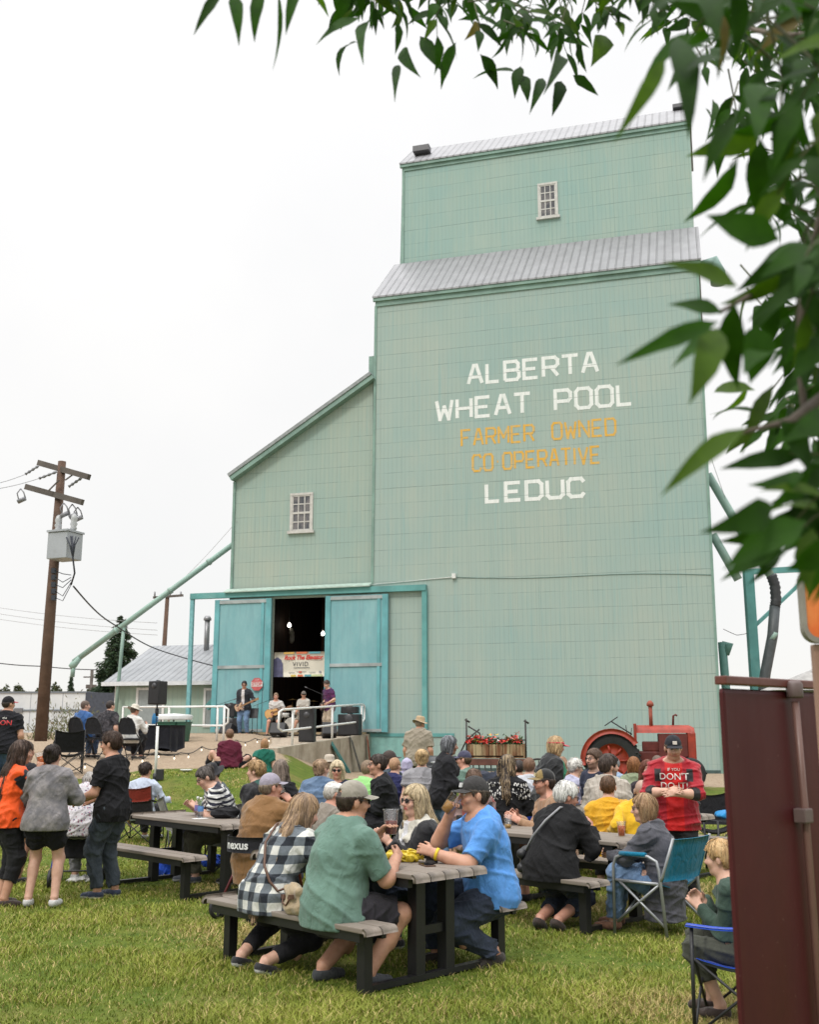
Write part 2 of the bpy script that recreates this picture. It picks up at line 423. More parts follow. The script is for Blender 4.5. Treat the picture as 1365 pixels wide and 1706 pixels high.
_EDG = [((0, 0, 0), (1, 0, 0)), ((0, 1, 0), (1, 1, 0)), ((0, 0, 1), (1, 0, 1)), ((0, 1, 1), (1, 1, 1)),
        ((0, 0, 0), (0, 1, 0)), ((1, 0, 0), (1, 1, 0)), ((0, 0, 1), (0, 1, 1)), ((1, 0, 1), (1, 1, 1)),
        ((0, 0, 0), (0, 0, 1)), ((1, 0, 0), (1, 0, 1)), ((0, 1, 0), (0, 1, 1)), ((1, 1, 0), (1, 1, 1))]
def nets(f, lo, vox):
    s = f < 0
    cnt = np.zeros(np.array(f.shape) - 1, np.int8)
    for i in (0, 1):
        for j in (0, 1):
            for k in (0, 1):
                cnt += s[i:f.shape[0] - 1 + i, j:f.shape[1] - 1 + j, k:f.shape[2] - 1 + k]
    act = (cnt > 0) & (cnt < 8); C = np.argwhere(act)
    ids = np.full(act.shape, -1, np.int64); ids[act] = np.arange(len(C))
    acc = np.zeros((len(C), 3)); num = np.zeros(len(C))
    for a, b in _EDG:
        fa = f[C[:, 0] + a[0], C[:, 1] + a[1], C[:, 2] + a[2]]; fb = f[C[:, 0] + b[0], C[:, 1] + b[1], C[:, 2] + b[2]]
        m = (fa < 0) != (fb < 0); t = fa[m] / (fa[m] - fb[m])
        acc[m] += np.array(a) + t[:, None] * (np.array(b) - np.array(a)); num[m] += 1
    V = lo + vox * (C + acc / np.maximum(num, 1)[:, None])
    Q = []
    for axis in range(3):
        o1, o2 = [i for i in range(3) if i != axis]
        sl0 = [slice(1, -1)] * 3; sl1 = [slice(1, -1)] * 3
        sl0[axis] = slice(0, -1); sl1[axis] = slice(1, None)
        A, B = s[tuple(sl0)], s[tuple(sl1)]; E = np.argwhere(A != B)
        if not len(E): continue
        base = E.copy(); base[:, o1] += 1; base[:, o2] += 1
        def cell(d1, d2):
            c = base.copy(); c[:, o1] -= d1; c[:, o2] -= d2; return ids[c[:, 0], c[:, 1], c[:, 2]]
        q = np.stack([cell(1, 1), cell(0, 1), cell(0, 0), cell(1, 0)], 1)
        ins = A[E[:, 0], E[:, 1], E[:, 2]]
        flip = ~ins if axis != 1 else ins
        q[flip] = q[flip][:, ::-1]
        Q.append(q)
    return V, np.concatenate(Q)

def ik(a, t, l1, l2, hint):
    d = t - a; L = np.linalg.norm(d); m = (l1 + l2) * .999
    if L > m: t = a + d * (m / L); d = t - a; L = m
    L = max(L, abs(l1 - l2) * 1.05 + 1e-3)
    x = (l1 * l1 - l2 * l2 + L * L) / (2 * L); h = math.sqrt(max(l1 * l1 - x * x, 0)); u = unit(d)
    w = hint - u * (hint @ u); w = unit(w)
    return a + u * x + w * h, t
def wrinkle(amp, seed, wl=.11):
    r = np.random.default_rng(seed); K = [(unit(r.normal(size=3) * np.array([.45, .45, 1.0])) * 2 * math.pi / (wl * r.uniform(.7, 1.5)), unit(r.normal(size=3)) * 2 * math.pi / (wl * 2.3), r.uniform(0, 6)) for _ in range(4)]
    def fn(P):
        o = 0
        for k1, k2, ph in K: o = o + (.5 + .5 * np.sin((P @ k1) + 1.5 * np.sin(P @ k2) + ph)) ** 5 * (1.0 + .9 * np.sin((P @ k2) * .8 + ph * 2))
        return -amp * 1.25 * (o / 1.6 - .55)
    return fn

SKINS = {'fair': (.58, .36, .27), 'tan': (.50, .28, .19), 'ruddy': (.55, .29, .21), 'dark': (.33, .18, .12)}

def armdist(V, p):
    d = np.full(len(V), 9.0)
    for S_, E, W in ((p.SR, p.ER, p.WR), (p.SL, p.EL, p.WL)):
        for a, b in ((S_ + (E - S_) * .12, E), (E, W)):
            t = np.clip((V - a) @ (b - a) / ((b - a) @ (b - a)), 0, 1); d = np.minimum(d, np.linalg.norm(V - a - t[:, None] * (b - a), axis=1))
    return d
class Person:
    """joints in the person's own frame: x right, y forward, z up from the ground it stands on"""
    def __init__(s, H=1.72, fem=False, build=1.0, belly=0.0, pz=None, lean=4, hunch=6, side=0, twist=0, head=(0, 0, 0),
                 rh=None, lh=None, rel=None, lel=None, rf=None, lf=None, sit=False, ground=0.0, foot_yaw=6, finger=.5, foot_pitch=0, knee_out=0.0, rpalm=None, lpalm=None):
        k = s.k = H / 1.75; s.H = H; s.fem = fem; s.sit = sit; s.build = build; s.belly = belly; s.ground = ground; s.finger = finger
        if pz is None: pz = .93 * k
        s.P = V3(0, 0, pz)
        up = lambda a: roty(R(side)) @ rotx(-R(a)) @ V3(0, 0, 1)
        s.W = s.P + up(lean * .7) * .15 * k; s.C = s.W + up(lean) * .17 * k; s.N = s.C + up(lean + hunch) * .20 * k
        s.udir = up(lean); s.fwd = roty(R(side)) @ rotx(-R(lean)) @ V3(0, 1, 0); s.fwd_c = rotz(R(twist)) @ s.fwd
        rx = rotz(R(twist)) @ roty(R(side)) @ V3(1, 0, 0); s.rx = rx; s.px = V3(1, 0, 0)
        sw = (.158 if fem else .178) * k * (0.5 + .5 * build); s.sw = sw
        top = s.C + (s.N - s.C) * .80; s.top = top
        s.SR = top + rx * sw - s.udir * .022 * k; s.SL = top - rx * sw - s.udir * .022 * k
        yaw, pitch, roll = head
        s.HM = rotz(R(yaw)) @ rotx(R(pitch)) @ roty(R(roll))        # yaw + left, pitch + up
        nk = up(lean * .5 + hunch * .6)
        s.HB = s.N + nk * .075 * k
        s.Hc = s.HB + s.HM @ V3(0, .022, .095) * k
        hw = .088 * k; s.HR = s.P + V3(hw, 0, -.015 * k); s.HL = s.P + V3(-hw, 0, -.015 * k)
        ua, fa, th, sh = .295 * k, .262 * k, .43 * k, .425 * k
        dr = V3(.05, .02, -.55) * k
        def arm(S, h, el, sg):
            if h is None: h = S + V3(sg * .07, .05, -.53) * k
            h = V3(*h)
            hint = V3(sg * .35, -.6, -.6) if el is None else V3(*el)
            return ik(S, h, ua, fa, hint)
        s.ER, s.WR = arm(s.SR, rh, rel, 1); s.EL, s.WL = arm(s.SL, lh, lel, -1)
        def leg(Hj, f, sg):
            if f is None:
                f = (sg * .10 * k, (.0 if not sit else .40 * k), ground + .085 * k)
            f = V3(*f); hint = V3(sg * (.12 + knee_out), 1, .0 if not sit else .9)
            return ik(Hj, f, th, sh, hint)
        s.KR, s.AR = leg(s.HR, rf, 1); s.KL, s.AL = leg(s.HL, lf, -1)
        s.foot_yaw = foot_yaw; s.foot_pitch = foot_pitch; s.rpalm, s.lpalm = rpalm, lpalm
    def top_z(s): return float((s.Hc + s.HM @ V3(0, -.01, .125) * s.k)[2])
    # ---- prims
    def torso(s, o=0.0, low=0.0):
        k, b = s.k, s.build; f = s.fwd; w = 1.0 if not s.fem else .93
        hipr = (.112 if not s.fem else .122) * k * b + o
        pr = [cone(s.HR + V3(-.02 * k, -.01 * k, .02 * k), s.HL + V3(.02 * k, -.01 * k, .02 * k), hipr, hipr, .05),
              cone(s.P + V3(0, 0, .02), s.W, .150 * k * b * w + o, .150 * k * b * w + o, .06, 0, (f, .78)),
              cone(s.W, s.C, .150 * k * b * w + o, .165 * k * b * w + o, .06, 0, (f, .74)),
              cone(s.C, s.C + (s.top - s.C) * .75, .165 * k * b * w + o, .150 * k * b * w + o, .06, 0, (s.fwd_c, .72)),
              cone(s.top + s.rx * s.sw * .74 - s.udir * .020 * k, s.top + s.udir * .012 * k, .052 * k + o * .9, .070 * k + o * .9, .05), cone(s.top - s.rx * s.sw * .74 - s.udir * .020 * k, s.top + s.udir * .012 * k, .052 * k + o * .9, .070 * k + o * .9, .05),
              cone(s.top + s.udir * .0, s.N + s.udir * .020, .082 * k + o * .8, .056 * k + o * .5, .06)]
        if s.belly > 0: pr.append(ell(s.P + s.udir * .13 * k + s.fwd * (.05 + .07 * s.belly) * k, (V3(.16, .11, .15) * (.8 + .35 * s.belly) * k + o), .08))
        if s.fem:
            for sg in (1, -1): pr.append(ell(s.C + s.udir * .03 * k + s.rx * sg * .075 * k + s.fwd_c * .095 * k, V3(.075, .07, .07) * k * b + o, .05))
        else: pr.append(ell(s.C + s.udir * .06 * k + s.fwd_c * .06 * k, V3(.14, .07, .085) * k * b + o, .06))
        return pr
    def arm_prims(s, o=0.0, frac=2.0, cap=1, which='RL', loose=1.0):
        """frac: 1 = to the elbow, 2 = to the wrist"""
        pr = []; k = s.k; b = s.build ** .6
        for c, Sh, E, W in (('R', s.SR, s.ER, s.WR), ('L', s.SL, s.EL, s.WL)):
            if c not in which: continue
            r0, r1, r2 = (.060 * k * b + o), (.047 * k * b + o * loose), (.033 * k * b + o * loose)
            pr.append(cone(Sh, Sh + (E - Sh) * .25, .056 * k * b + o, .058 * k * b + o, .05))
            if frac <= 1:
                pr.append(cone(Sh, Sh + (E - Sh) * frac, r0, r0 + (r1 - r0) * frac + .006, .03, cap))
            else:
                pr.append(cone(Sh, E, r0, r1, .03))
                pr.append(cone(E, E + (W - E) * (frac - 1), r1, r1 + (r2 - r1) * (frac - 1), .025, cap))
                if o == 0: pr.append(cone(E + (W - E) * .12, E + (W - E) * .45, .046 * k * b, .040 * k * b, .03))
        return pr
    def leg_prims(s, o=0.0, frac=2.0, cap=1, flare=1.0):
        pr = []; k = s.k; b = s.build ** .7
        for Hj, K, A in ((s.HR, s.KR, s.AR), (s.HL, s.KL, s.AL)):
            r0, r1, r2 = .092 * k * b + o, .060 * k * b + o * flare + (.006 if o else 0), .040 * k * b + o * flare
            pr.append(cone(Hj, Hj + (K - Hj) * .5, .098 * k * b + o, .085 * k * b + o, .05))
            if frac <= 1: pr.append(cone(Hj, Hj + (K - Hj) * frac, r0, r0 + (r1 - r0) * frac, .04, cap))
            else:
                pr.append(cone(Hj, K, r0, r1, .04)); pr.append(cone(K, K + (A - K) * (frac - 1), r1, r1 + (r2 - r1) * (frac - 1), .035, cap))
                if o == 0:
                    back = unit(np.cross(np.cross(K - Hj, A - K) + V3(1e-4, 0, 0), A - K)); back = -V3(0, 1, 0) if not s.sit else V3(0, -1, -.3)
                    pr.append(ell(K + (A - K) * .30 + unit(back) * .014 * k, V3(.05, .05, .10) * k * b, .03))
        return pr
    def hand(s, W, E, sg, vox, palm=None):
        k = s.k; d = unit(W - E); pr = []
        n = V3(*palm) if palm is not None else unit(V3(-sg, .15, -.1))      # palm faces this way
        n = unit(n - d * (n @ d)); t = np.cross(d, n) * 1.0                # across the palm
        if (t @ (V3(0, .6, .8) - V3(0, 0, 0))) < 0: t = -t                 # towards the thumb
        c = W + d * .048 * k; rf = max(.0088 * k, vox * .72)
        for q in (-.026, -.009, .009, .026): pr.append(cone(W + t * q * .6 * k, W + d * .085 * k + t * q * k, .0165 * k, .0125 * k, .012))
        cu = s.finger
        for i, (q, L) in enumerate(((.029, .072), (.0105, .080), (-.0085, .075), (-.027, .060))):
            a = W + d * .088 * k + t * q * k
            d1 = unit(d * math.cos(cu * .9) + n * math.sin(cu * .9) + t * (.10 - .07 * i)); b_ = a + d1 * L * .52 * k
            d2 = unit(d * math.cos(cu * 1.9) + n * math.sin(cu * 1.9)); e_ = b_ + d2 * L * .50 * k
            pr += [cone(a, b_, rf, rf * .95, .004), cone(b_, e_, rf * .95, rf * .82, .004)]
        a = W + d * .025 * k + t * .024 * k; b_ = a + unit(d * .75 + t * .75 + n * .35) * .042 * k; e_ = b_ + unit(d * 1.0 + t * .15 + n * .35) * .034 * k
        pr += [cone(a, b_, .0155 * k, rf * 1.1, .01), cone(b_, e_, rf * 1.1, rf * .9, .004)]
        return pr
    def h(s, x, y, z): return s.Hc + s.HM @ (V3(x, y, z) * s.k)
    def head_prims(s, vox):
        k, M, h = s.k, s.HM.T, s.h; j = .94 if s.fem else 1.0
        pr = [cone(s.N - s.udir * .02, s.HB + s.HM @ V3(0, .005, .03) * k, .056 * k * j, .052 * k * j, .03),
              ell(h(0, -.012, .028), V3(.076, .095, .094) * k, .02, M), ell(h(0, .030, -.040), V3(.058 * j, .062, .068) * k, .035, M),
              cone(h(-.03, .030, -.085), h(.03, .030, -.085), .026 * k * j, .026 * k * j, .03), ell(h(0, .070, -.094), V3(.022, .018, .018) * k, .022, M),
              cone(h(0, .088, .022), h(0, .112, -.020), .009 * k, .0135 * k, .012), ell(h(-.011, .100, -.027), V3(.009, .010, .008) * k, .008, M), ell(h(.011, .100, -.027), V3(.009, .010, .008) * k, .008, M),
              cone(h(-.040, .076, .034), h(.040, .076, .034), .013 * k, .013 * k, .02),
              ell(h(.040, .066, -.022), V3(.026, .024, .024) * k, .025, M), ell(h(-.040, .066, -.022), V3(.026, .024, .024) * k, .025, M),
              ell(h(0, .084, -.052), V3(.028, .014, .012) * k, .012, M),
              sub(h(.032, .108, .014), .018 * k, .012), sub(h(-.032, .108, .014), .018 * k, .012), sub(h(0, .112, -.0525), .006 * k, .007),
              ell(h(.032, .080, .012), V3(.0145, .0145, .0135) * k, .003, M), ell(h(-.032, .080, .012), V3(.0145, .0145, .0135) * k, .003, M)]
        for sg in (1, -1): pr.append(ell(h(sg * .084, -.010, -.004), V3(max(.012, vox * .8), .021, .034) * k, .008, M))
        return pr
    def body_mesh(s, vox, skin, brow=(.06, .04, .03), beard=None, scalp=None, vis=None, makeup=False):
        pr = s.torso() + s.arm_prims() + s.leg_prims() + s.head_prims(vox)
        pr += s.hand(s.WR, s.ER, 1, vox, s.rpalm) + s.hand(s.WL, s.EL, -1, vox, s.lpalm)
        for A, sg in ((s.AR, 1), (s.AL, -1)):
            fd, dn = s.foot_dirs(sg)
            pr += [cone(A, A + fd * .02 + dn * .05 * s.k, .040 * s.k, .034 * s.k, .02), cone(A - fd * .03 * s.k + dn * .05 * s.k, A + fd * .14 * s.k + dn * .062 * s.k, .034 * s.k, .024 * s.k, .02)]
        Vv, F = nets(*field(pr, vox))
        Cc = np.tile(np.array(skin), (len(Vv), 1)); L = (Vv - s.Hc) @ s.HM / s.k          # head-local coordinates
        x, y, z = L[:, 0], L[:, 1], L[:, 2]; hd = (np.abs(x) < .1) & (np.abs(y) < .14) & (np.abs(z) < .16)
        def blend(m, c, a=1.0): Cc[m] = Cc[m] * (1 - a) + np.array(c) * a
        blend(hd & (y > .05) & (z < .0) & (np.abs(np.abs(x) - .042) < .022) & (z > -.04), (.60, .26, .20), .18)
        blend(hd & (y > .095) & (z > -.04) & (z < .0), (.60, .26, .20), .15)
        blend(hd & (np.abs(x) < .025) & (y > .07) & (np.abs(z + .053) < .0095), (.40, .13, .11) if not makeup else (.45, .07, .08), .8)
        if scalp is not None: blend(hd & (z > np.interp(y, [-.09, -.03, .0, .04, .075, .1], [-.07, -.05, -.02, .02, .062, .075])), scalp, .75)
        if beard is not None: blend(hd & (y > .0) & (z < np.interp(y, [0, .05, .09], [-.01, -.045, -.05])) & ~((np.abs(x) < .023) & (np.abs(z + .053) < .008)), beard, .75); blend(hd & (y > .08) & (np.abs(z + .040) < .007) & (np.abs(x) < .03), beard, .7)
        for sg in (1, -1):
            dx = x - sg * .032
            blend(hd & (y > .06) & (np.abs(dx) < .022) & (np.abs(z - .041 + .15 * np.abs(dx)) < .0065), brow, .85)
            e = hd & (y > .07) & (dx * dx + (1.7 * (z - .012)) ** 2 < .0135 ** 2); blend(e, (.62, .60, .58)); blend(hd & (y > .07) & (dx * dx + (z - .012) ** 2 < .0065 ** 2), (.03, .025, .02))
            blend(hd & (y > .06) & (np.abs(dx) < .017) & (np.abs(z - .022) < .0045), (.05, .03, .025), .7)
        return Vv, F, Cc
    def foot_dirs(s, sg):
        fd = rotz(R(-sg * s.foot_yaw)) @ V3(0, 1, 0); p = R(s.foot_pitch); fd = fd * math.cos(p) + V3(0, 0, -math.sin(p)); dn = V3(0, 0, -math.cos(p)) + rotz(R(-sg * s.foot_yaw)) @ V3(0, -math.sin(p), 0)
        return fd, unit(dn)
    def shoe(s, sg, vox, color, sole=(.55, .54, .52), low=True):
        A = s.AR if sg > 0 else s.AL; k = s.k; fd, dn = s.foot_dirs(sg); sd_ = np.cross(fd, dn)
        pr = [cone(A + dn * .005, A + dn * .045 * k, .048 * k, .050 * k, .02, 0), cone(A - fd * .032 * k + dn * .045 * k, A + fd * .06 * k + dn * .048 * k, .042 * k, .044 * k, .03), cone(A + fd * .05 * k + dn * .055 * k, A + fd * .155 * k + dn * .062 * k, .046 * k, .036 * k, .03)]
        bot = A + dn * .086 * k
        cuts = [lambda P: (P - bot) @ dn, lambda P: -((P - (A + dn * (.015 if low else -.05) * k)) @ dn)]
        Vv, F = nets(*field(pr, vox, cuts)); Cc = np.tile(np.array(color), (len(Vv), 1)); m = ((Vv - bot) @ dn) > -.022 * k; Cc[m] = sole
        return Vv, F, Cc

HAIRLINE = dict(short=([-.2, -.10, -.05, -.036, -.030, .018, .024, .05, .075, .2], [-.062, -.062, -.052, -.045, .022, .022, .0, .036, .072, .08]),
                bob=([-.2, -.05, .0, .035, .055, .08, .2], [-.14, -.14, -.14, -.13, .02, .066, .07]),
                long=([-.2, -.05, .0, .03, .05, .08, .2], [-.16, -.16, -.15, -.13, .02, .066, .07]),
                fringe=([-.2, -.05, .0, .045, .065, .09, .2], [-.14, -.14, -.14, -.13, .03, .040, .04]))
def hair_geo(p, style, vox, seed=0, vol=1.0, length=.35, curl=0.0, fwd=0.0):
    k, h, M = p.k, p.h, p.HM.T; t = .014 * vol
    pr = [ell(h(0, -.014, .032), V3(.076 + t, .097 + t, .094 + t * 1.25) * k, .02, M)]
    base = {'short': 'short', 'buzz': 'short', 'curly': 'short', 'bun': 'short', 'pony': 'short', 'bob': 'bob', 'long': 'long', 'fringe': 'fringe'}[style]
    if style == 'curly': pr.append(ell(h(0, -.01, .055), V3(.086, .105, .088) * k * (.9 + .1 * vol), .03, M))
    if style in ('bob', 'fringe', 'long'):
        pr += [ell(h(0, -.035, -.025), V3(.092, .080, .105) * k * (.85 + .15 * vol), .03, M)]
        for sg in (1, -1): pr.append(cone(h(sg * .070, .012, .03), h(sg * .076, .008, -.105), .026 * k, .022 * k * vol, .03))
    if style == 'bun': pr += [ell(h(0, -.105, .075), V3(.045, .042, .042) * k, .012, M), ell(h(0, -.06, -.05), V3(.05, .05, .03) * k, .03, M)]
    if style == 'pony': pr += [cone(h(0, -.10, .06), h(0, -.155, .03), .024 * k, .032 * k, .015), cone(h(0, -.155, .03), h(0, -.14, -.16), .032 * k, .012 * k, .02)]
    if style == 'long':
        n0 = p.N - p.fwd_c * .055 * k; hr = p.HM @ V3(1, 0, 0)
        dn = -p.udir if fwd == 0 else unit(-p.udir + V3(0, 0, -.6))
        back = p.fwd_c
        for q, w, L in ((-.058, .036, .8), (-.02, .042, 1.0), (.022, .042, 1.05), (.06, .036, .85)):
            a = h(q * .95, -.075, -.04); b = n0 + hr * q * 1.25 * k - back * .045 * k - p.udir * .02; c = b + dn * length * .55 * L * k - back * .020 * k + hr * q * .4 * k; d = c + dn * length * .45 * L * k + hr * q * .15 * k
            pr += [cone(a, b, w * k * 1.1, w * k, .03), cone(b, c, w * k, w * k * .85, .03), cone(c, d, w * k * .85, .012 * k, .03)]
        for sg in (1, -1):
            a = h(sg * .078, -.01, -.07); b = p.top + p.rx * sg * .095 * k + back * (.045 + fwd * .05) * k + p.udir * .03; c = b - p.udir * length * .5 * k + back * (.03 + .05 * fwd) * k
            pr += [cone(a, b, .034 * k, .032 * k, .03), cone(b, c, .032 * k, .010 * k, .03)]
    ys, zs = HAIRLINE[base]
    Mi = p.HM; Hc = p.Hc
    def cut(P):
        L = (P - Hc.astype(np.float32)) @ Mi.astype(np.float32) / k
        zz = np.interp(L[..., 1], ys, zs)
        d = (zz - L[..., 2]) * .6
        if base != 'short': d = np.where((L[..., 1] < .03) , -.1, d)
        if style in ('bun', 'pony'): d = np.where(L[..., 1] < -.085, -.1, d)
        return d * k
    r = np.random.default_rng(seed); ph = r.uniform(0, 6, 4)
    def disp(P):
        L = (P - Hc.astype(np.float32)) @ Mi.astype(np.float32) / k
        ang = np.arctan2(L[..., 0], -L[..., 1] - .0) ; rad = np.sqrt(L[..., 0] ** 2 + L[..., 1] ** 2)
        if style in ('curly',) or curl > 0:
            return (np.sin(L[..., 0] * 150 + ph[0]) * np.sin(L[..., 1] * 150 + ph[1]) * np.sin(L[..., 2] * 150 + ph[2])) * (.008 if style == 'curly' else .006 * curl)
        w = np.sin(ang * 17 + 2.2 * np.sin(L[..., 2] * 22 + ph[0]) + ph[1]) * .5 + np.sin(ang * 31 + 3 * np.sin(L[..., 2] * 15 + ph[2]) + ph[3]) * .5
        if style == 'long': w = w * .6 + .8 * np.sin(L[..., 0] * 95 + 1.6 * np.sin(L[..., 2] * 24 + ph[1]))
        return w * .0050 * np.clip(rad / .05, 0, 1)
    return nets(*field(pr, vox, [cut], disp))

def strands(p, V_, F_, color, root_color, n, seed, parent, length=.10, rad=.0022, wild=1.0, zmax=None):
    """loose locks lying on and just over the hair, each with a tone of its own"""
    r = np.random.default_rng(seed); bv = BVHTree.FromPolygons([Vector(v) for v in V_], [tuple(map(int, f)) for f in F_]); Vs, Fs, Cs, nv = [], [], [], 0
    crown = p.h(0, -.03, .12); idx = r.integers(0, len(V_), n)
    for i in idx:
        q = Vector(V_[i]); L_ = (V_[i] - p.Hc) @ p.HM
        if zmax is not None and L_[2] > zmax: continue
        L = length * (.5 + r.random()); st = L / 6; pts = []; lift = .0005 + .004 * r.random() ** 3 * wild; w = Vector(r.normal(size=3) * .16 * wild)
        for j in range(7):
            loc, nor, _, _ = bv.find_nearest(q)
            if loc is None: break
            pts.append(loc + nor * (lift * (1 + j * .35) + .001)); away = Vector(q) - Vector(crown); d = away.normalized() * .55 + Vector((0, 0, -.75)) + w; d = d - nor * d.dot(nor)
            if d.length < 1e-4: break
            w += Vector(r.normal(size=3) * .10 * wild); q = loc + d.normalized() * st
        if len(pts) < 4: continue
        t = r.random(); base = np.array(color) if (root_color is None or r.random() > .4) else np.array(root_color); c = base * (.45 + 1.1 * t)
        m = len(pts)
        for j, P in enumerate(pts):
            d = (pts[min(j + 1, m - 1)] - pts[max(j - 1, 0)]).normalized(); u = d.orthogonal().normalized(); v = d.cross(u); rr = rad * (1.0 if j < m - 2 else .6 if j < m - 1 else .15)
            for k in range(3): a = 2.094 * k; Vs.append(P + (u * math.cos(a) + v * math.sin(a)) * rr); Cs.append(c)
        for j in range(m - 1):
            for k in range(3): Fs.append((nv + j * 3 + k, nv + j * 3 + (k + 1) % 3, nv + (j + 1) * 3 + (k + 1) % 3, nv + (j + 1) * 3 + k))
        nv += m * 3
    if Vs: mesh_np('strands', np.array([tuple(v) for v in Vs]), np.array(Fs), strand_mat(), parent, True, np.clip(np.array(Cs), 0, 1))
def strand_mat():
    if 'strand' not in _mats: t = NT('hair_strand'); _mats['strand'] = t.set(t.attr('Col'), .42, 0, None, .4)
    return _mats['strand']
def cap_parts(p, vox, back_strap=False, brim_yaw=0.0, brim_len=.085):
    """baseball cap: crown mesh and brim mesh in person coordinates"""
    k, M = p.k, p.HM.T; h = p.h
    tilt = rotx(R(-7))
    pr = [ell(h(0, -.012, .040), V3(.088, .108, .104) * k, .02, M)]
    zl = .030; Hc, Mi = p.Hc, p.HM
    def cut(P):
        L = (P - Hc.astype(np.float32)) @ Mi.astype(np.float32) / k
        return (zl + L[..., 1] * .16 - L[..., 2]) * k
    cuts = [cut]
    if back_strap:
        def hole(P):
            L = (P - Hc.astype(np.float32)) @ Mi.astype(np.float32) / k
            d = np.sqrt(L[..., 0] ** 2 + (L[..., 2] - .048) ** 2) - .034
            return np.where((L[..., 1] < -.04) & (L[..., 2] > .036), -d, -.1) * k
        cuts.append(hole)
    def disp(P):
        L = (P - Hc.astype(np.float32)) @ Mi.astype(np.float32) / k
        ang = np.arctan2(L[..., 0], L[..., 1]); return .0022 * np.maximum(0, 1 - np.abs(np.sin(ang * 3)) * 9) * np.clip(np.hypot(L[..., 0], L[..., 1]) / .03, 0, 1)
    cr = nets(*field(pr, vox, cuts, disp))
    m = MB(); Rm = rotz(R(brim_yaw))
    def fn(u, v):
        a = (u - .5) * 2.3; rr = .086 + v * brim_len * max(0.0, math.cos(a * .62)) ** .8
        q = V3(math.sin(a) * (.086 + v * .004), -.012 + math.cos(a) * .104 + v * brim_len * max(0, math.cos(a * .72)) ** .7, 0)
        q[2] = zl + .016 - (q[0] / .086) ** 2 * .016 - v * .012 + .008
        return h(*(Rm @ q))
    m.sheet(fn, 14, 5, .004 * k)
    return cr, m
def hat_parts(p, rim=.09, crown=.115, vox=.012, dent=False):
    k, h, M = p.k, p.h, p.HM.T; m = MB()
    prof = [(.092, 0), (.098, .02), (.092, crown * .75), (.075, crown), (.0, crown + .004)]
    T = Matrix(((*(p.HM[0]), 0), (*(p.HM[1]), 0), (*(p.HM[2]), 0), (0, 0, 0, 1)))
    O = h(0, -.01, .050)
    def ring(r_, z, t):
        fl = .02 * math.cos(2 * t) if r_ > .1 else 0
        return O + p.HM @ (V3(r_ * math.cos(t) * .9, r_ * math.sin(t) * 1.12, z - fl + (.012 * (r_ > .12) if dent else 0)) * k)
    n = 28; rows = [(.094 + rim, -.012), (.094 + rim * .5, -.004), (.094, .0), (.093, crown * .5), (.086, crown * .8), (.062, crown * (.97 if not dent else 1.0)), (.02, crown * (1.0 if not dent else .9)), (.001, crown * (1.0 if not dent else .89))]
    vs = [ring(a, b, 2 * math.pi * i / n) for a, b in rows for i in range(n)]; fs = [(i * n + j, i * n + (j + 1) % n, (i + 1) * n + (j + 1) % n, (i + 1) * n + j) for i in range(len(rows) - 1) for j in range(n)]
    m.add(vs, fs, 0, True)
    vs2 = [ring(a, b - .005, 2 * math.pi * i / n) for a, b in rows[:3] for i in range(n)]; fs2 = [(i * n + j, (i + 1) * n + j, (i + 1) * n + (j + 1) % n, i * n + (j + 1) % n) for i in range(2) for j in range(n)]
    m.add(vs2, fs2, 0, True)
    return m
def glasses(p, parent, sun=False, name='glasses', col=None):
    k, h = p.k, p.h; m = MB()
    for sg in (1, -1):
        pts = [h(sg * .033 + .022 * math.cos(t), .104 - .010 * abs(math.cos(t)) * (1 if (math.cos(t) * sg > 0) else .2), .012 + .018 * math.sin(t)) for t in [2 * math.pi * i / 14 for i in range(15)]]
        if sun: m.add([h(sg * .033, .106, .012)] + pts[:14], [(0, i + 1, (i + 1) % 14 + 1) for i in range(14)]); m.tube(pts, .0035 * k, 5)
        else: m.tube(pts, .0030 * k, 5)
        m.tube([h(sg * .055, .093, .018), h(sg * .080, .06, .018), h(sg * .084, -.01, .016)], .0028 * k, 5)
    m.tube([h(-.012, .108, .016), h(.012, .108, .016)], .0026 * k, 5)
    return m.build(name, col or paint((.015, .013, .013), .2, bump=0), parent)

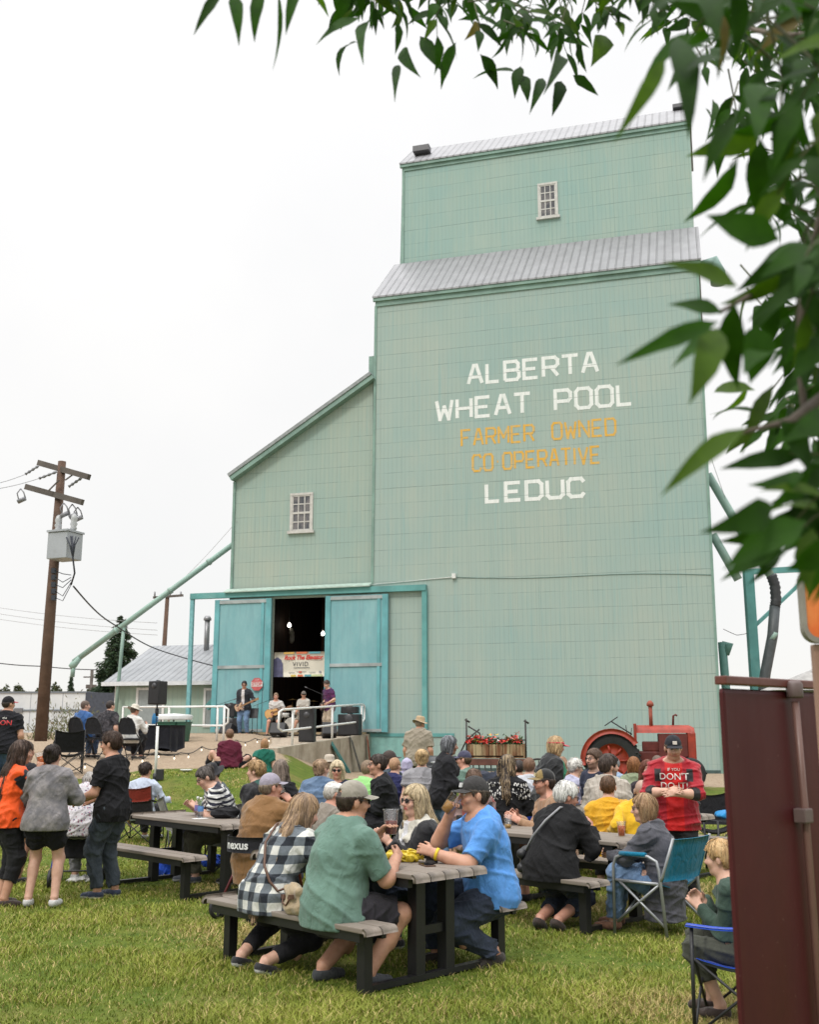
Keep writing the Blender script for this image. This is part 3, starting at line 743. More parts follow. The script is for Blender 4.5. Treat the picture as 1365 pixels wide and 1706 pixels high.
_seed = [100]; _people = []
def make_person(px, py, d, label, heading=0, vox=.013, seat=None, H=1.72, skin='fair', hair=('short', (.07, .045, .03)), top=None, bottom=None, shoes=((.03, .03, .035), (.55, .54, .52)), hat=None,
                specs=None, group=None, beard=None, brow=None, x=None, zhead=True, makeup=False, hood=False, apron=None, name='person', hk={}, ground=None, fit=True, **pose):
    """px, py: where the top of the head is in the photograph, d: how far ahead the person is; the pelvis height follows"""
    _seed[0] += 1; sd_ = _seed[0]
    gx = X(px, d, 1.2) if x is None else x
    gr = g(gx, d) if ground is None else ground
    ztop = at(px, py, d).z - gr if zhead else None
    sit = seat is not None
    want = {q: pose.pop(q) for q in ('rh', 'lh') if isinstance(pose.get(q), str)}
    def mk(pz, HH): return Person(H=HH, sit=sit, pz=pz, **pose)
    if not sit:
        if zhead:
            for _ in range(3):
                q = mk(None, H); H = H * ztop / q.top_z() if ztop > .5 else H
                H = min(max(H, 1.2), 1.98)
        p = mk(None, H)
    else:
        p0 = mk(1.0, H); rise = p0.top_z() - 1.0
        pz = (ztop - rise) if zhead else seat + .10
        pz = min(max(pz, seat - .04), seat + .24); p = mk(pz, H)
    if want:
        for key, w in want.items():
            sg = 1 if key == 'rh' else -1
            pose[key] = tuple(p.h(*({'mouth': (.055 * sg, .17, -.125), 'chin': (.03 * sg, .12, -.16)}[w])))
        p = mk(p.P[2], H)
    off_z = 0
    br = brow or tuple(c * .8 for c in hair[1]) if hair else (brow or (.06, .04, .03))
    sc = None
    if hair and hair[0] == 'stubble': sc = hair[1]
    V_, F_, C_ = p.body_mesh(vox, SKINS[skin] if isinstance(skin, str) else skin, br, beard, sc, makeup=makeup)
    root = mesh_np(name, V_, F_, skin_mat(), None, True, C_)
    if zhead and fit:                                        # the pelvis moves sideways until the head stands where the photograph has it
        hw = Matrix.Rotation(R(heading), 3, 'Z') @ Vector(p.h(0, -.01, .13)); yy = d + hw.y; zc_ = yy * _c + (gr + hw.z - CAM_H) * _s
        gx += min(max((px - (CX + FPX * (gx + hw.x) / zc_)) * zc_ / FPX, -.32), .32)
    root.location = (gx, d, gr); root.rotation_euler = (0, 0, R(heading))
    tag(root, label, 'person', group)
    root['_p'] = 0; del root['_p']
    k = p.k
    # ---- bottom
    if bottom:
        kind, mat = bottom[0], bottom[1]
        ex = bottom[2] if len(bottom) > 2 else .012
        fr = {'trousers': 1.93, 'jeans': 1.95, 'capri': 1.55, 'shorts': .86, 'hotpants': .32, 'leggings': 1.78, 'skirt': .8}[kind]
        o = .013 if kind == 'leggings' else ex + .004
        pr = [q for q in p.torso(.007)[:2]] + p.leg_prims(o, fr, 1, 1.25 if kind in ('jeans', 'trousers') else 1.4 if kind in ('shorts',) else 1.0)
        waist = p.P + p.udir * .115 * k; ud = p.udir
        V_, F_ = nets(*field(pr, vox, [lambda P: np.where(P[..., 1] < .15 + waist[1], (P - waist.astype(np.float32)) @ ud.astype(np.float32), -.1)], wrinkle(.007 if kind != 'leggings' else .002, sd_, .10)))
        mesh_np({'jeans': 'trousers', 'capri': 'trousers', 'hotpants': 'shorts'}.get(kind, kind), V_, F_, mat, root)
    # ---- top
    if top:
        kind, mat = top[0], top[1]; opt = top[2] if len(top) > 2 else {}
        o = opt.get('o', {'tshirt': .016, 'shirt': .018, 'tank': .012, 'hoodie': .030, 'jacket': .028, 'sweater': .022, 'cardigan': .026}[kind])
        fr = opt.get('sleeve', {'tshirt': .68, 'shirt': 1.9, 'tank': 0, 'hoodie': 1.95, 'jacket': 1.95, 'sweater': 1.95, 'cardigan': 1.9}[kind])
        pr = p.torso(o)
        if fr > 0: pr += p.arm_prims(o * (.9 if fr > 1 else 1.0), fr, 1, 'RL', .75)
        drop = opt.get('drop', .13 if not sit else .085) * k
        if drop > .0: pr.append(cone(p.P + V3(0, 0, .03), p.P - V3(0, -.01, drop), (.186 * p.build) * k + o, (.196 * p.build) * k + o + opt.get('flare', 0), .06, 0, (V3(0, 1, 0), .78)))
        pr.append(cone(p.N - p.udir * .03 * k, p.N + p.udir * .06 * k + p.fwd * .008, .074 * k + o * .3, .060 * k + o * .35, .03))
        for Hj in (p.HR, p.HL): pr.append(cone(Hj + V3(0, -.03, 0), Hj + V3(0, .03, .0), .106 * k * p.build ** .7 + o + .006, .100 * k * p.build ** .7 + o + .004, .04))
        hem = p.P[2] - drop
        cuts = [lambda P: hem - P[..., 2]]
        nk = p.N + p.udir * (.052 if kind in ('hoodie', 'jacket') else .036) * k; nd = unit(p.udir + p.fwd * .40)
        nk = nk.astype(np.float32); nd = nd.astype(np.float32)
        def neck(P):
            L = P - nk; a = L @ nd
            return np.where(np.linalg.norm(L - a[..., None] * nd, axis=-1) < .125, a, -.1)
        cuts.append(neck)
        if kind == 'hoodie':
            hv = nets(*field([ell(p.N - p.fwd * .075 * k - p.udir * .012 * k, V3(.112, .060, .075) * k, .03), cone(p.N + p.rx * .085 * k + p.fwd * .02 * k, p.N + p.rx * .03 * k - p.fwd * .08 * k, .036 * k, .042 * k, .04), cone(p.N - p.rx * .085 * k + p.fwd * .02 * k, p.N - p.rx * .03 * k - p.fwd * .08 * k, .036 * k, .042 * k, .04)], vox, (), wrinkle(.006, sd_, .10)))
            if not (hat and hat[0] == 'hood'): mesh_np('hood', hv[0], hv[1], mat, root, True, np.tile(np.array((.03, .03, .034)), (len(hv[0]), 1)))
        if kind == 'tank':
            for S_, sg in ((p.SR, 1), (p.SL, -1)): pr.append(sub(S_ + p.rx * sg * .035, .075 * k, .01))
        V_, F_ = nets(*field(pr, vox, cuts, wrinkle(opt.get('wr', .009), sd_ + 7, opt.get('wl', .12))))
        cf = opt.get('color')
        ca = None
        if cf is not None: ca = cf(V_, p)
        ob = mesh_np({'tshirt': 'shirt', 'tank': 'top', }.get(kind, kind), V_, F_, mat, root, True, ca)
        if opt.get('text'):
            for (txt, tz, size, tm, side_) in opt['text']: chest_text(p, V_, F_, txt, tz, size, tm, root, side_)
    # ---- shoes
    if shoes:
        for sg in (1, -1):
            V_, F_, C_ = p.shoe(sg, min(vox, .011), shoes[0], shoes[1], shoes[2] if len(shoes) > 2 else True); mesh_np('shoe', V_, F_, cloth((1, 1, 1), 'attr', rough=.6), root, True, C_)
    # ---- hair, hats
    if hair and hair[0] not in ('stubble', None):
        V_, F_ = hair_geo(p, hair[0], min(vox, .011), sd_, **hk)
        if hat and hat[0] in ('cap', 'hat', 'cowboy'):
            L = (V_ - p.Hc) @ p.HM / k; zt = .045 + L[:, 1] * .12; m = L[:, 2] > zt; L[m, 2] = zt[m] + (L[m, 2] - zt[m]) * .45; L[m, 0] *= .93; L[m, 1] *= .95; V_ = p.Hc + (L * k) @ p.HM.T
        ho = mesh_np('hair', V_, F_, hair_mat(hair[1], hair[2] if len(hair) > 2 else None), root)
        if vox < .012:
            n_ = {'long': 900, 'bob': 520, 'fringe': 520, 'curly': 420}.get(hair[0], 360); n_ = int(n_ * (1 if vox < .0085 else .6))
            strands(p, V_, F_, hair[1], hair[2] if len(hair) > 2 else None, n_, sd_, ho, {'long': .20, 'bob': .13, 'curly': .045}.get(hair[0], .06) * k, .0022 if vox < .0085 else .003, 2.2 if hair[0] == 'curly' else 1.0, .03 * k if hat and hat[0] in ('cap', 'hat', 'cowboy', 'flat') else None)
    if hat:
        if hat[0] == 'cap':
            o_ = hat[2] if len(hat) > 2 else {}
            (V_, F_), bm_ = cap_parts(p, min(vox, .010), o_.get('strap', False), o_.get('yaw', 0))
            if o_.get('front'):
                L = (V_ - p.Hc) @ p.HM; cc = np.tile(np.array(o_['color']), (len(V_), 1)); cc[L[:, 1] > .03] = o_['front']
                ob = mesh_np('cap', V_, F_, cloth((1, 1, 1), 'attr'), root, True, cc); bm_.build('brim', hat[1], ob)
            else:
                ob = mesh_np('cap', V_, F_, hat[1], root); bm_.build('brim', o_.get('brim', hat[1]), ob)
            if o_.get('badge'):
                b = MB(); q = [p.h(x_, .103 - abs(x_) * .25, z_) for x_, z_ in ((-.022, .066), (.022, .066), (.022, .096), (-.022, .096))]
                q = [v + p.HM @ V3(0, .006 + (.002 if i < 2 else -.008), 0) for i, v in enumerate(q)]
                b.add(q + [v - p.HM @ V3(0, .012, 0) for v in q], [(0, 1, 2, 3), (0, 4, 5, 1), (2, 6, 7, 3), (1, 5, 6, 2), (3, 7, 4, 0)]); b.build('badge', o_['badge'], ob)
        elif hat[0] == 'visor':
            _, bm_ = cap_parts(p, .012, False, 0, .11); ob = bm_.build('visor', hat[1], root)
            b = MB(); b.tube([p.h(.090 * math.sin(t), -.012 + .110 * math.cos(t), .048 + .016 * math.cos(t)) for t in [2 * math.pi * i / 20 for i in range(21)]], .012 * k, 6); b.build('band', hat[1], ob)
        elif hat[0] == 'hood':
            pr = [ell(p.h(0, -.022, .020), V3(.100, .122, .125) * k, .02, p.HM.T), cone(p.h(0, -.05, -.05), p.N, .085 * k, .10 * k, .04), sub(p.h(0, .11, -.01), .082 * k, .02)]
            V_, F_ = nets(*field(pr, vox, (), wrinkle(.006, sd_, .09))); mesh_np('hood', V_, F_, hat[1], root)
        elif hat[0] == 'flat':
            pr = [ell(p.h(0, .004, .070), V3(.092, .122, .062) * k, .02, p.HM.T), cone(p.h(-.05, .105, .052), p.h(.05, .105, .052), .014 * k, .014 * k, .03)]
            V_, F_ = nets(*field(pr, min(vox, .01), (), wrinkle(.003, sd_, .07))); mesh_np('flat_cap', V_, F_, hat[1], root)
        else: hat_parts(p, rim=hat[2] if len(hat) > 2 else .07, dent=hat[0] == 'cowboy').build('hat', hat[1], root)
    if specs: glasses(p, root, specs == 'sun', 'sunglasses' if specs == 'sun' else 'glasses')
    p.root = root
    p.world = lambda v: Vector(root.location) + Matrix.Rotation(R(heading), 3, 'Z') @ Vector(v)
    p.heading = heading; _people.append((px, py, p, label))
    return p

def chest_text(p, V_, F_, txt, tz, size, mat, root, side_=1):
    """lettering that follows the cloth: a text mesh projected on to the shirt, on the chest (1) or the back (-1)"""
    bv = BVHTree.FromPolygons([Vector(v) for v in V_], [tuple(map(int, f)) for f in F_])
    me_o = text_mesh('lettering', txt, size, mat, root, Matrix.Identity(4)); me = me_o.data
    import bmesh
    bm = bmesh.new(); bm.from_mesh(me); bmesh.ops.triangulate(bm, faces=bm.faces)
    bmesh.ops.subdivide_edges(bm, edges=[e for e in bm.edges if e.calc_length() > .03], cuts=2); bm.to_mesh(me); bm.free()
    c = p.C + p.udir * tz; f = Vector(p.fwd_c * side_); r = Vector(p.rx * -side_); u = Vector(p.udir)
    for v in me.vertices:
        o = Vector(c) + r * v.co.x + u * v.co.y + f * .6
        hit = bv.ray_cast(o, -f)
        v.co = (hit[0] + f * .006) if hit[0] is not None else Vector(c) + r * v.co.x + u * v.co.y + f * .16
    me.update()
# ------------------------------------------------------------------ ground: one sheet from the lawn to the horizon
def ground_mat():
    t = NT('lawn_and_gravel'); v = t.coord(); gr = t.sep(t.attr('Col'))[0]
    n1 = t.noise(v, .55, 6, .6); n2 = t.noise(v, 5, 5, .6); n3 = t.noise(v, 60, 4, .7)
    grass = t.mix(t.ramp(n2, .35, .65), (.065, .105, .014), (.135, .17, .026)); grass = t.mix(t.ramp(n1, .50, .66, 0, .75), grass, (.20, .165, .055))
    grass = t.mix(t.ramp(n3, .45, .7, 0, .6), grass, (.03, .05, .010))
    vo = t.node('ShaderNodeTexVoronoi'); t.put(vo.inputs['Vector'], v); vo.inputs['Scale'].default_value = 26
    st = t.mix(t.sep(vo.outputs['Color'])[0], (.27, .195, .13), (.50, .40, .29)); st = t.mix(t.ramp(n2, .4, .7, 0, .5), st, (.36, .26, .17))
    st = t.mix(t.ramp(vo.outputs['Distance'], .0, .55, .0, .35), st, (.16, .12, .09))
    edge = t.ramp(t.math('ADD', gr, t.math('MULTIPLY', t.math('SUBTRACT', n2, .5), .9)), .42, .58)
    c = t.mix(edge, grass, st)
    h = t.math('ADD', t.math('MULTIPLY', n3, .5), t.math('MULTIPLY', vo.outputs['Distance'], .5))
    return t.set(c, .95, 0, t.bump(h, .6, .03), .15)
def gravel_mask(x, y):
    q = x / np.maximum(y, 1.0)
    left = sstep(20.4, 21.8, y - 1.6 * sstep(-.30, -.22, q) - 5.0 * sstep(-.18, -.10, q)) * (1 - sstep(-.125, -.105, q))
    sdist = (x - 10.457) * math.sin(R(16)) + (y - 36) * math.cos(R(16))
    right = sstep(-8.5, -6.5, sdist) * (q > -.12)
    return np.maximum(left, right)
xs = np.unique(np.concatenate([np.linspace(-700, -40, 34), np.arange(-40, 30, .5), np.linspace(30, 700, 34)]))
ys = np.unique(np.concatenate([[-30, -10], np.arange(0, 48, .4), np.linspace(48, 130, 42), np.linspace(130, 1500, 40)]))
GX, GY = np.meshgrid(xs, ys, indexing='ij'); GZ = gz(GX, GY)
bumpz = .012 * np.sin(GX * 1.9 + 1.1 * np.sin(GY * 1.3)) * np.sin(GY * 2.3 + .8 * np.sin(GX * .9)) * (GY < 60)
V_ = np.stack([GX, GY, GZ + bumpz * 0.5], -1).reshape(-1, 3); ny = len(ys); I = np.arange(len(xs) - 1)[:, None] * ny + np.arange(ny - 1)[None]
F_ = np.stack([I, I + ny, I + ny + 1, I + 1], -1).reshape(-1, 4)
gm = gravel_mask(GX, GY).reshape(-1)
ground = mesh_np('ground', V_, F_, ground_mat(), None, True, np.stack([gm, gm, gm], -1)); tag(ground, 'mown lawn rising to a gravel bank', None, kind='structure')

# ------------------------------------------------------------------ grass blades, thick in front and thinning with distance
def grass():
    n = 430000
    u = rng.random(n); y = 6.0 + 17.0 * u ** 1.9
    x = (rng.random(n) - .5) * 2 * (y * .44 + .4)
    k = gravel_mask(x, y) < .3; x, y = x[k], y[k]
    cl = np.sin(x * 2.1 + 1.7 * np.sin(y * 1.4)) * np.sin(y * 2.6 + 1.3 * np.sin(x * 1.1)) + .6 * np.sin(x * 5.3 + y * 3.1 + np.sin(y * 7)) * np.sin(y * 6.1 - x * 2.2)
    keep = rng.random(len(x)) < np.clip(.75 + .3 * cl, .25, 1); x, y, cl = x[keep], y[keep], cl[keep]
    n = len(x); z = gz(x, y) + .0
    h = (.018 + .026 * rng.random(n)) * (1 + .5 * np.clip(cl, -1, 1)) * (1 - .45 * np.clip((y - 12) / 6, 0, 1)); w = (.0018 + .0018 * rng.random(n)) * (1 + np.clip((y - 8) / 9, 0, 1.6))
    a = rng.random(n) * 6.283; b = rng.random(n) * 6.283; ln = h * (.4 + 1.3 * rng.random(n))
    dx, dy = np.cos(a) * w, np.sin(a) * w; bx, by = np.cos(b) * ln, np.sin(b) * ln
    V = np.empty((n, 5, 3), np.float32)
    V[:, 0] = np.stack([x - dx, y - dy, z - .006], -1); V[:, 1] = np.stack([x + dx, y + dy, z - .006], -1)
    V[:, 2] = np.stack([x + dx * .8 + bx * .35, y + dy * .8 + by * .35, z + h * .62], -1); V[:, 3] = np.stack([x - dx * .8 + bx * .35, y - dy * .8 + by * .35, z + h * .62], -1)
    V[:, 4] = np.stack([x + bx, y + by, z + h], -1)
    i = np.arange(n)[:, None] * 5
    F = np.concatenate([i + np.array([[0, 1, 2]]), i + np.array([[0, 2, 3]]), i + np.array([[3, 2, 4]])])
    g1 = np.array([.115, .162, .017]); g2 = np.array([.27, .30, .044]); dry = np.array([.46, .36, .15])
    t = np.clip(.5 + .35 * cl + .3 * (rng.random(n) - .5), 0, 1)[:, None]; c = g1 * (1 - t) + g2 * t
    dp = np.sin(x * 1.3 + 2.2 + 1.4 * np.sin(y * .9)) * np.sin(y * 1.5 + 1.2 * np.sin(x * .8 + 1)); d = (rng.random(n) < np.clip((dp - .15) * 1.2, .15, .82))[:, None]
    c = np.where(d, dry * (.7 + .5 * rng.random((n, 1))), c)
    c = np.repeat(c, 5, 0)
    t_ = NT('grass_blade'); t_.set(t_.attr('Col'), .6, 0, None, .25)
    o = mesh_np('grass', V.reshape(-1, 3), F, t_.m, None, False, c)
    tag(o, 'short lawn grass with dry yellow patches', None, kind='stuff')
grass()

# ------------------------------------------------------------------ the elevator building
BLD = thing('grain_elevator', 'tall pale green wooden grain elevator with white and yellow painted lettering', 'grain elevator', (10.457, 36.0, 0.0), R(-16))
def siding(base=(.338, .417, .374), name='shingle_siding', row=.60, wdt=.17, bz=0.0):
    t = NT(name); v = t.coord(); x, y, z = t.sep(v)
    xx = t.math('ADD', x, y)
    cmb = t.node('ShaderNodeCombineXYZ'); t.l.new(xx, cmb.inputs[0]); t.l.new(t.math('ADD', z, bz), cmb.inputs[1])
    vv = t.mapping(cmb.outputs[0], (1, 1, 1))
    def brick(w, h, mortar, off=.5, freq=2, squash=1.0, bias=0.0):
        b = t.node('ShaderNodeTexBrick'); t.put(b.inputs['Vector'], vv); b.inputs['Scale'].default_value = 1.0; b.offset = off; b.offset_frequency = freq
        b.inputs['Brick Width'].default_value = w; b.inputs['Row Height'].default_value = h; b.inputs['Mortar Size'].default_value = mortar; b.inputs['Mortar Smooth'].default_value = 0.1; b.inputs['Bias'].default_value = bias
        b.inputs['Color1'].default_value = (0, 0, 0, 1); b.inputs['Color2'].default_value = (1, 1, 1, 1); b.inputs['Mortar'].default_value = (.5, .5, .5, 1)
        return b
    plank = brick(wdt, row * 3, .008, .0); panel = brick(1.05, row, .001, .5); seam = brick(.86, row * 2, .009, .0)
    dist = t.noise(v, 1.3, 4)
    rw = t.math('FRACT', t.math('DIVIDE', t.math('ADD', t.math('ADD', z, bz), t.math('MULTIPLY', t.math('SUBTRACT', t.noise(t.mapping(v, (.8, .8, 4)), 1.2, 3), .5), .05)), row))
    hs = t.math('LESS_THAN', rw, .034)
    brk = t.ramp(t.noise(t.mapping(v, (1.1, 1.1, 5)), 1.0, 4, .65), .42, .58)            # seams break up
    hl = t.math('MULTIPLY', hs, t.math('ADD', t.math('MULTIPLY', brk, .75), .10))
    big = t.noise(v, .16, 4); mid = t.noise(t.mapping(v, (1, 1, .35)), 1.1, 6, .65); strk = t.noise(t.mapping(v, (9, 9, .35)), 1.0, 5, .65)
    c0 = base; c1 = tuple(a * b for a, b in zip(base, (.80, .93, .98))); c2 = tuple(a * b for a, b in zip(base, (1.08, 1.0, .98)))
    c = t.mix(t.ramp(big, .35, .65), c1, c2)
    c = t.mix(t.ramp(mid, .38, .68, 0, .5), c, tuple(a * b for a, b in zip(base, (.82, .95, 1.0))))
    pv = t.sep(panel.outputs[0])[0]; c = t.mix(t.math('MULTIPLY', t.ramp(pv, 0, 1), .22), c, tuple(a * b for a, b in zip(base, (1.14, 1.03, .97))))
    kv = t.sep(plank.outputs[0])[0]; c = t.mix(t.math('MULTIPLY', t.ramp(kv, 0, 1), .16), c, tuple(a * b for a, b in zip(base, (.82, .95, 1.02))))
    c = t.mix(t.ramp(strk, .50, .75, 0, .30), c, tuple(min(1, a * b) for a, b in zip(base, (1.30, 1.16, 1.02))))
    c = t.mix(t.ramp(t.noise(t.mapping(v, (5, 5, .25)), 1.0, 4, .6), .58, .74, 0, .5), c, tuple(a * b for a, b in zip(base, (.62, .88, .98))))
    c = t.mix(t.math('MULTIPLY', plank.outputs['Fac'], t.ramp(t.noise(v, .9, 3), .3, .6, .10, .42)), c, tuple(a * .55 for a in base))
    c = t.mix(t.math('MULTIPLY', seam.outputs['Fac'], t.ramp(t.noise(v, .7, 4),   .35, .65, .08, .45)), c, tuple(a * .5 for a in base))
    c = t.mix(t.math('MULTIPLY', hl, .52), c, (.11, .155, .135))
    hgt = t.math('SUBTRACT', t.math('MULTIPLY', rw, .55), t.math('MULTIPLY', plank.outputs['Fac'], .35))
    return t.set(c, t.ramp(mid, .3, .7, .62, .85), 0, t.bump(hgt, .45, .02), .3)
SIDING = siding()
SIDING2 = siding((.338, .408, .352), 'annex_siding', .60, .17, .2)
SIDE3 = siding((.36, .44, .36), 'office_siding', 4.0, .2, .0)
TRIM = paint((.18, .29, .245), .6, .2, 1.5, bump=.2, dirt=(.26, .36, .31))
TEALTRIM = paint((.10, .30, .29), .55, .22, 1.2, bump=.2, dirt=(.18, .38, .37))
def corrugated(name, col):
    t = NT(name); v = t.coord(); x, y, z = t.sep(v)
    f = t.math('FRACT', t.math('DIVIDE', t.math('ADD', x, 100), .30)); rib = t.ramp(t.math('ABSOLUTE', t.math('SUBTRACT', f, .5)), .36, .46)
    n = t.noise(t.mapping(v, (2, 2, .6)), 1.0, 5, .6)
    pn = t.math('FRACT', t.math('DIVIDE', t.math('ADD', x, 100), 2.4)); lap = t.math('LESS_THAN', pn, .02)
    c = t.mix(t.ramp(n, .3, .7), tuple(a * .86 for a in col), tuple(a * 1.08 for a in col)); c = t.mix(t.math('MULTIPLY', rib, .45), c, tuple(a * .55 for a in col)); c = t.mix(t.math('MULTIPLY', lap, .3), c, tuple(a * .5 for a in col))
    return t.set(c, .5, .25, t.bump(rib, .8, .03), .4)
ROOF = corrugated('ribbed_metal_roof', (.28, .28, .292))
D1 = 9.8
def prism(m, pts, d0, d1, mi=0):
    """pts: outline in the facade plane (s, z); extruded from depth d0 to d1"""
    n = len(pts); vs = [(x, d0, z) for x, z in pts] + [(x, d1, z) for x, z in pts]
    fs = [tuple(range(n)), tuple(range(2 * n - 1, n - 1, -1))] + [(i, i + n, (i + 1) % n + n, (i + 1) % n) for i in range(n)]
    return m.add(vs, [f if True else f for f in fs], mi)
# main tower: slightly out of plumb like the old timber it is; gable-shouldered section (eave, roof step, cupola)
m = MB()
rows = [(0.0, -12.42, 0.0), (6.9, -12.38, .03), (15.0, -12.33, .10), (18.75, -12.30, .17)]
sec = []
for z, a, b in rows: sec.append(((a, z), (b, z)))
vs = []; fs = []
for z, a, b in rows: vs += [(a, 0, z), (b, 0, z), (b, D1, z), (a, D1, z)]
for i in range(3):
    for j in range(4): fs.append((i * 4 + j, i * 4 + (j + 1) % 4, i * 4 + 4 + (j + 1) % 4, i * 4 + 4 + j))
fs.append((0, 3, 2, 1))
# shoulder gables
CS, ZC = 2.9, 21.35
n0 = len(vs); vs += [(-12.30, CS, ZC), (.18, CS, ZC), (.18, D1 - CS, ZC), (-12.30, D1 - CS, ZC)]
t0 = 12
fs += [(t0 + 0, n0, n0 + 3, t0 + 3), (t0 + 1, t0 + 2, n0 + 2, n0 + 1)]
m.add(vs, fs); tower = m.build('tower_wall', SIDING, BLD)
# lower (shoulder) roofs
m = MB(); ov = .16
for sgn in (0, 1):
    y0, y1 = (-ov, CS) if sgn == 0 else (D1 + ov, D1 - CS)
    z0 = 18.80 - ov * (ZC - 18.75) / CS * .9
    for zt in (0,):
        a = [(-12.30 - .08, y0, z0), (.30, y0, z0), (.30, y1, ZC + .06), (-12.30 - .08, y1, ZC + .06)]
        dn = Vector((0, 0, -.07)); b = [Vector(v) + dn for v in a]
        f = [(0, 1, 2, 3), (4, 7, 6, 5), (0, 4, 5, 1), (1, 5, 6, 2), (2, 6, 7, 3), (3, 7, 4, 0)]
        m.add(a + b, f if sgn == 0 else [q[::-1] for q in f])
m.build('shoulder_roof', ROOF, BLD)
m = MB(); z0 = 18.80 - ov * (ZC - 18.75) / CS * .9
m.box(-12.36, .28, -.13, -.03, z0 - .20, z0 - .02); m.box(-12.28, .16, -.05, -.004, z0 - .40, z0 - .20)
m.build('eave_trim', TRIM, BLD)
# cupola
ZE = 26.2
m = MB(); vs = []; fs = []
for z, a, b in ((ZC - .8, -12.18, .10), (ZE, -12.05, .20)): vs += [(a, CS + .08, z), (b, CS + .08, z), (b, D1 - CS - .08, z), (a, D1 - CS - .08, z)]
mid = D1 / 2; vs += [(-12.05, mid, ZE + 1.45), (.2, mid, ZE + 1.45)]
for j in range(4): fs.append((j, (j + 1) % 4, 4 + (j + 1) % 4, 4 + j))
fs += [(4, 8, 7), (5, 6, 9)]
m.add(vs, fs); cup = m.build('cupola_wall', siding((.318, .415, .365), 'cupola_siding', .64, .17, .1), BLD)
m = MB()
for sgn in (0, 1):
    y0 = CS + .08 - .16 if sgn == 0 else D1 - CS - .08 + .16; zz = ZE - .06
    a = [(-12.16, y0, zz), (.28, y0, zz), (.28, mid, ZE + 1.72), (-12.16, mid, ZE + 1.72)]; b = [Vector(v) + Vector((0, 0, -.07)) for v in a]
    f = [(0, 1, 2, 3), (4, 7, 6, 5), (0, 4, 5, 1), (1, 5, 6, 2), (3, 7, 4, 0)]
    m.add(a + b, f if sgn == 0 else [q[::-1] for q in f])
m.build('cupola_roof', ROOF, BLD)
m = MB(); m.box(-12.14, .26, CS - .05, CS + .07, ZE - .26, ZE - .10); m.box(-12.06, .19, CS + .03, CS + .076, ZE - .42, ZE - .26); m.build('cupola_eave', TRIM, BLD)
m = MB(); m.box(-11.7, -10.95, CS + .45, CS + .85, ZE + .72, ZE + 1.00, bev=.02); m.build('roof_vent', paint((.10, .10, .11), .5), BLD)
m = MB(); m.box(-.45, .15, mid - .3, mid + .3, ZE + 1.66, ZE + 1.84, bev=.02); m.build('roof_hatch', paint((.10, .10, .11), .5), BLD)
# corner boards, base skirt
for (a, b, x0, x1) in ((0, 18.3, -12.42, -12.30),):
    m = MB(); m.bar((x0 + .03, -.012, a), (x1 + .03, -.012, b), .10, .05); m.build('corner_board', TRIM, BLD)
for (a, b, x0, x1) in ((0, 18.3, 0, .17),): m = MB(); m.bar((x0 - .03, -.012, a), (x1 - .03, -.012, b), .09, .05); m.build('corner_board', TRIM, BLD)
m = MB(); m.bar((-12.03, CS + .06, ZC - .1), (-11.99 - .02, CS + .06, ZE - .4), .10, .06); m.build('corner_board', TRIM, BLD)
m = MB(); m.box(-12.4, .03, -.035, -.004, 0.05, .42); m.build('base_board', paint((.05, .085, .08), .7, .3), BLD)
m = MB(); m.box(-12.36, -9.2, -.045, -.006, 1.50, 1.62); m.build('foundation_rail', TEALTRIM, BLD)
m = MB(); m.box(-12.36, -10.15, -.020, -.004, .42, 1.49); m.build('foundation_panel', paint((.20, .40, .37), .7, .15, dirt=(.30, .45, .42)), BLD)
# side pods at the right edge of the roof
m = MB(); m.tube([(.36, .6, 18.6), (.75, .6, 18.75), (.86, .6, 18.35), (.86, .6, 17.9)], .28, 14); m.build('dust_vent', paint((.16, .26, .23), .5), BLD)
m = MB(); m.box(-12.62, -12.36, .2, 1.0, 15.05, 16.3); m.build('side_box', TRIM, BLD)
m = MB(); m.tube([(-9.2, -.03, 7.3), (-9.3, -.03, 7.27), (-12.6, -.035, 7.1)], .014, 5); m.box(-9.22, -9.08, -.12, -.004, 7.22, 7.40); m.box(-12.75, -12.6, -.1, -.004, 7.0, 7.12); m.build('floodlight', paint((.62, .64, .62), .5), BLD)
m = MB(); m.tube([(-9.15, -.012, 7.27)] + [(-9.15 + 9.2 * i / 8, -.012, 7.27 - .06 * math.sin(i * .8) - .035 * i) for i in range(1, 9)], .013, 5); m.build('conduit', paint((.16, .24, .22), .6), BLD)
# annex (drive shed)
m = MB()
ax = [(-18.20, 0.0), (-12.40, 0.0), (-12.40, 15.28), (-18.26, 11.62)]
OX0, OX1, OZ0, OZ1 = -16.35, -14.15, 1.62, 6.72
def fpoly(m, pts, y, flip=False): m.add([(x, y, z) for x, z in pts], [tuple(range(len(pts)))])
y = .10
fpoly(m, [(-18.20, 0), (OX0, 0), (OX0, OZ1), (-18.22, OZ1)], y); fpoly(m, [(OX1, 0), (-12.40, 0), (-12.40, OZ1), (OX1, OZ1)], y); fpoly(m, [(OX0, 0), (OX1, 0), (OX1, OZ0), (OX0, OZ0)], y)
fpoly(m, [(-18.22, OZ1), (-12.40, OZ1), (-12.40, 15.28), (-18.26, 11.62)], y)
m.add([(-18.20, .1, 0), (-18.26, .1, 11.62), (-18.26, D1, 11.62), (-18.20, D1, 0)], [(0, 1, 2, 3)]); m.add([(-18.2, D1, 0), (-12.4, D1, 0), (-12.4, D1, 15.28), (-18.26, D1, 11.62)], [(3, 2, 1, 0)])
m.build('annex_wall', SIDING2, BLD)
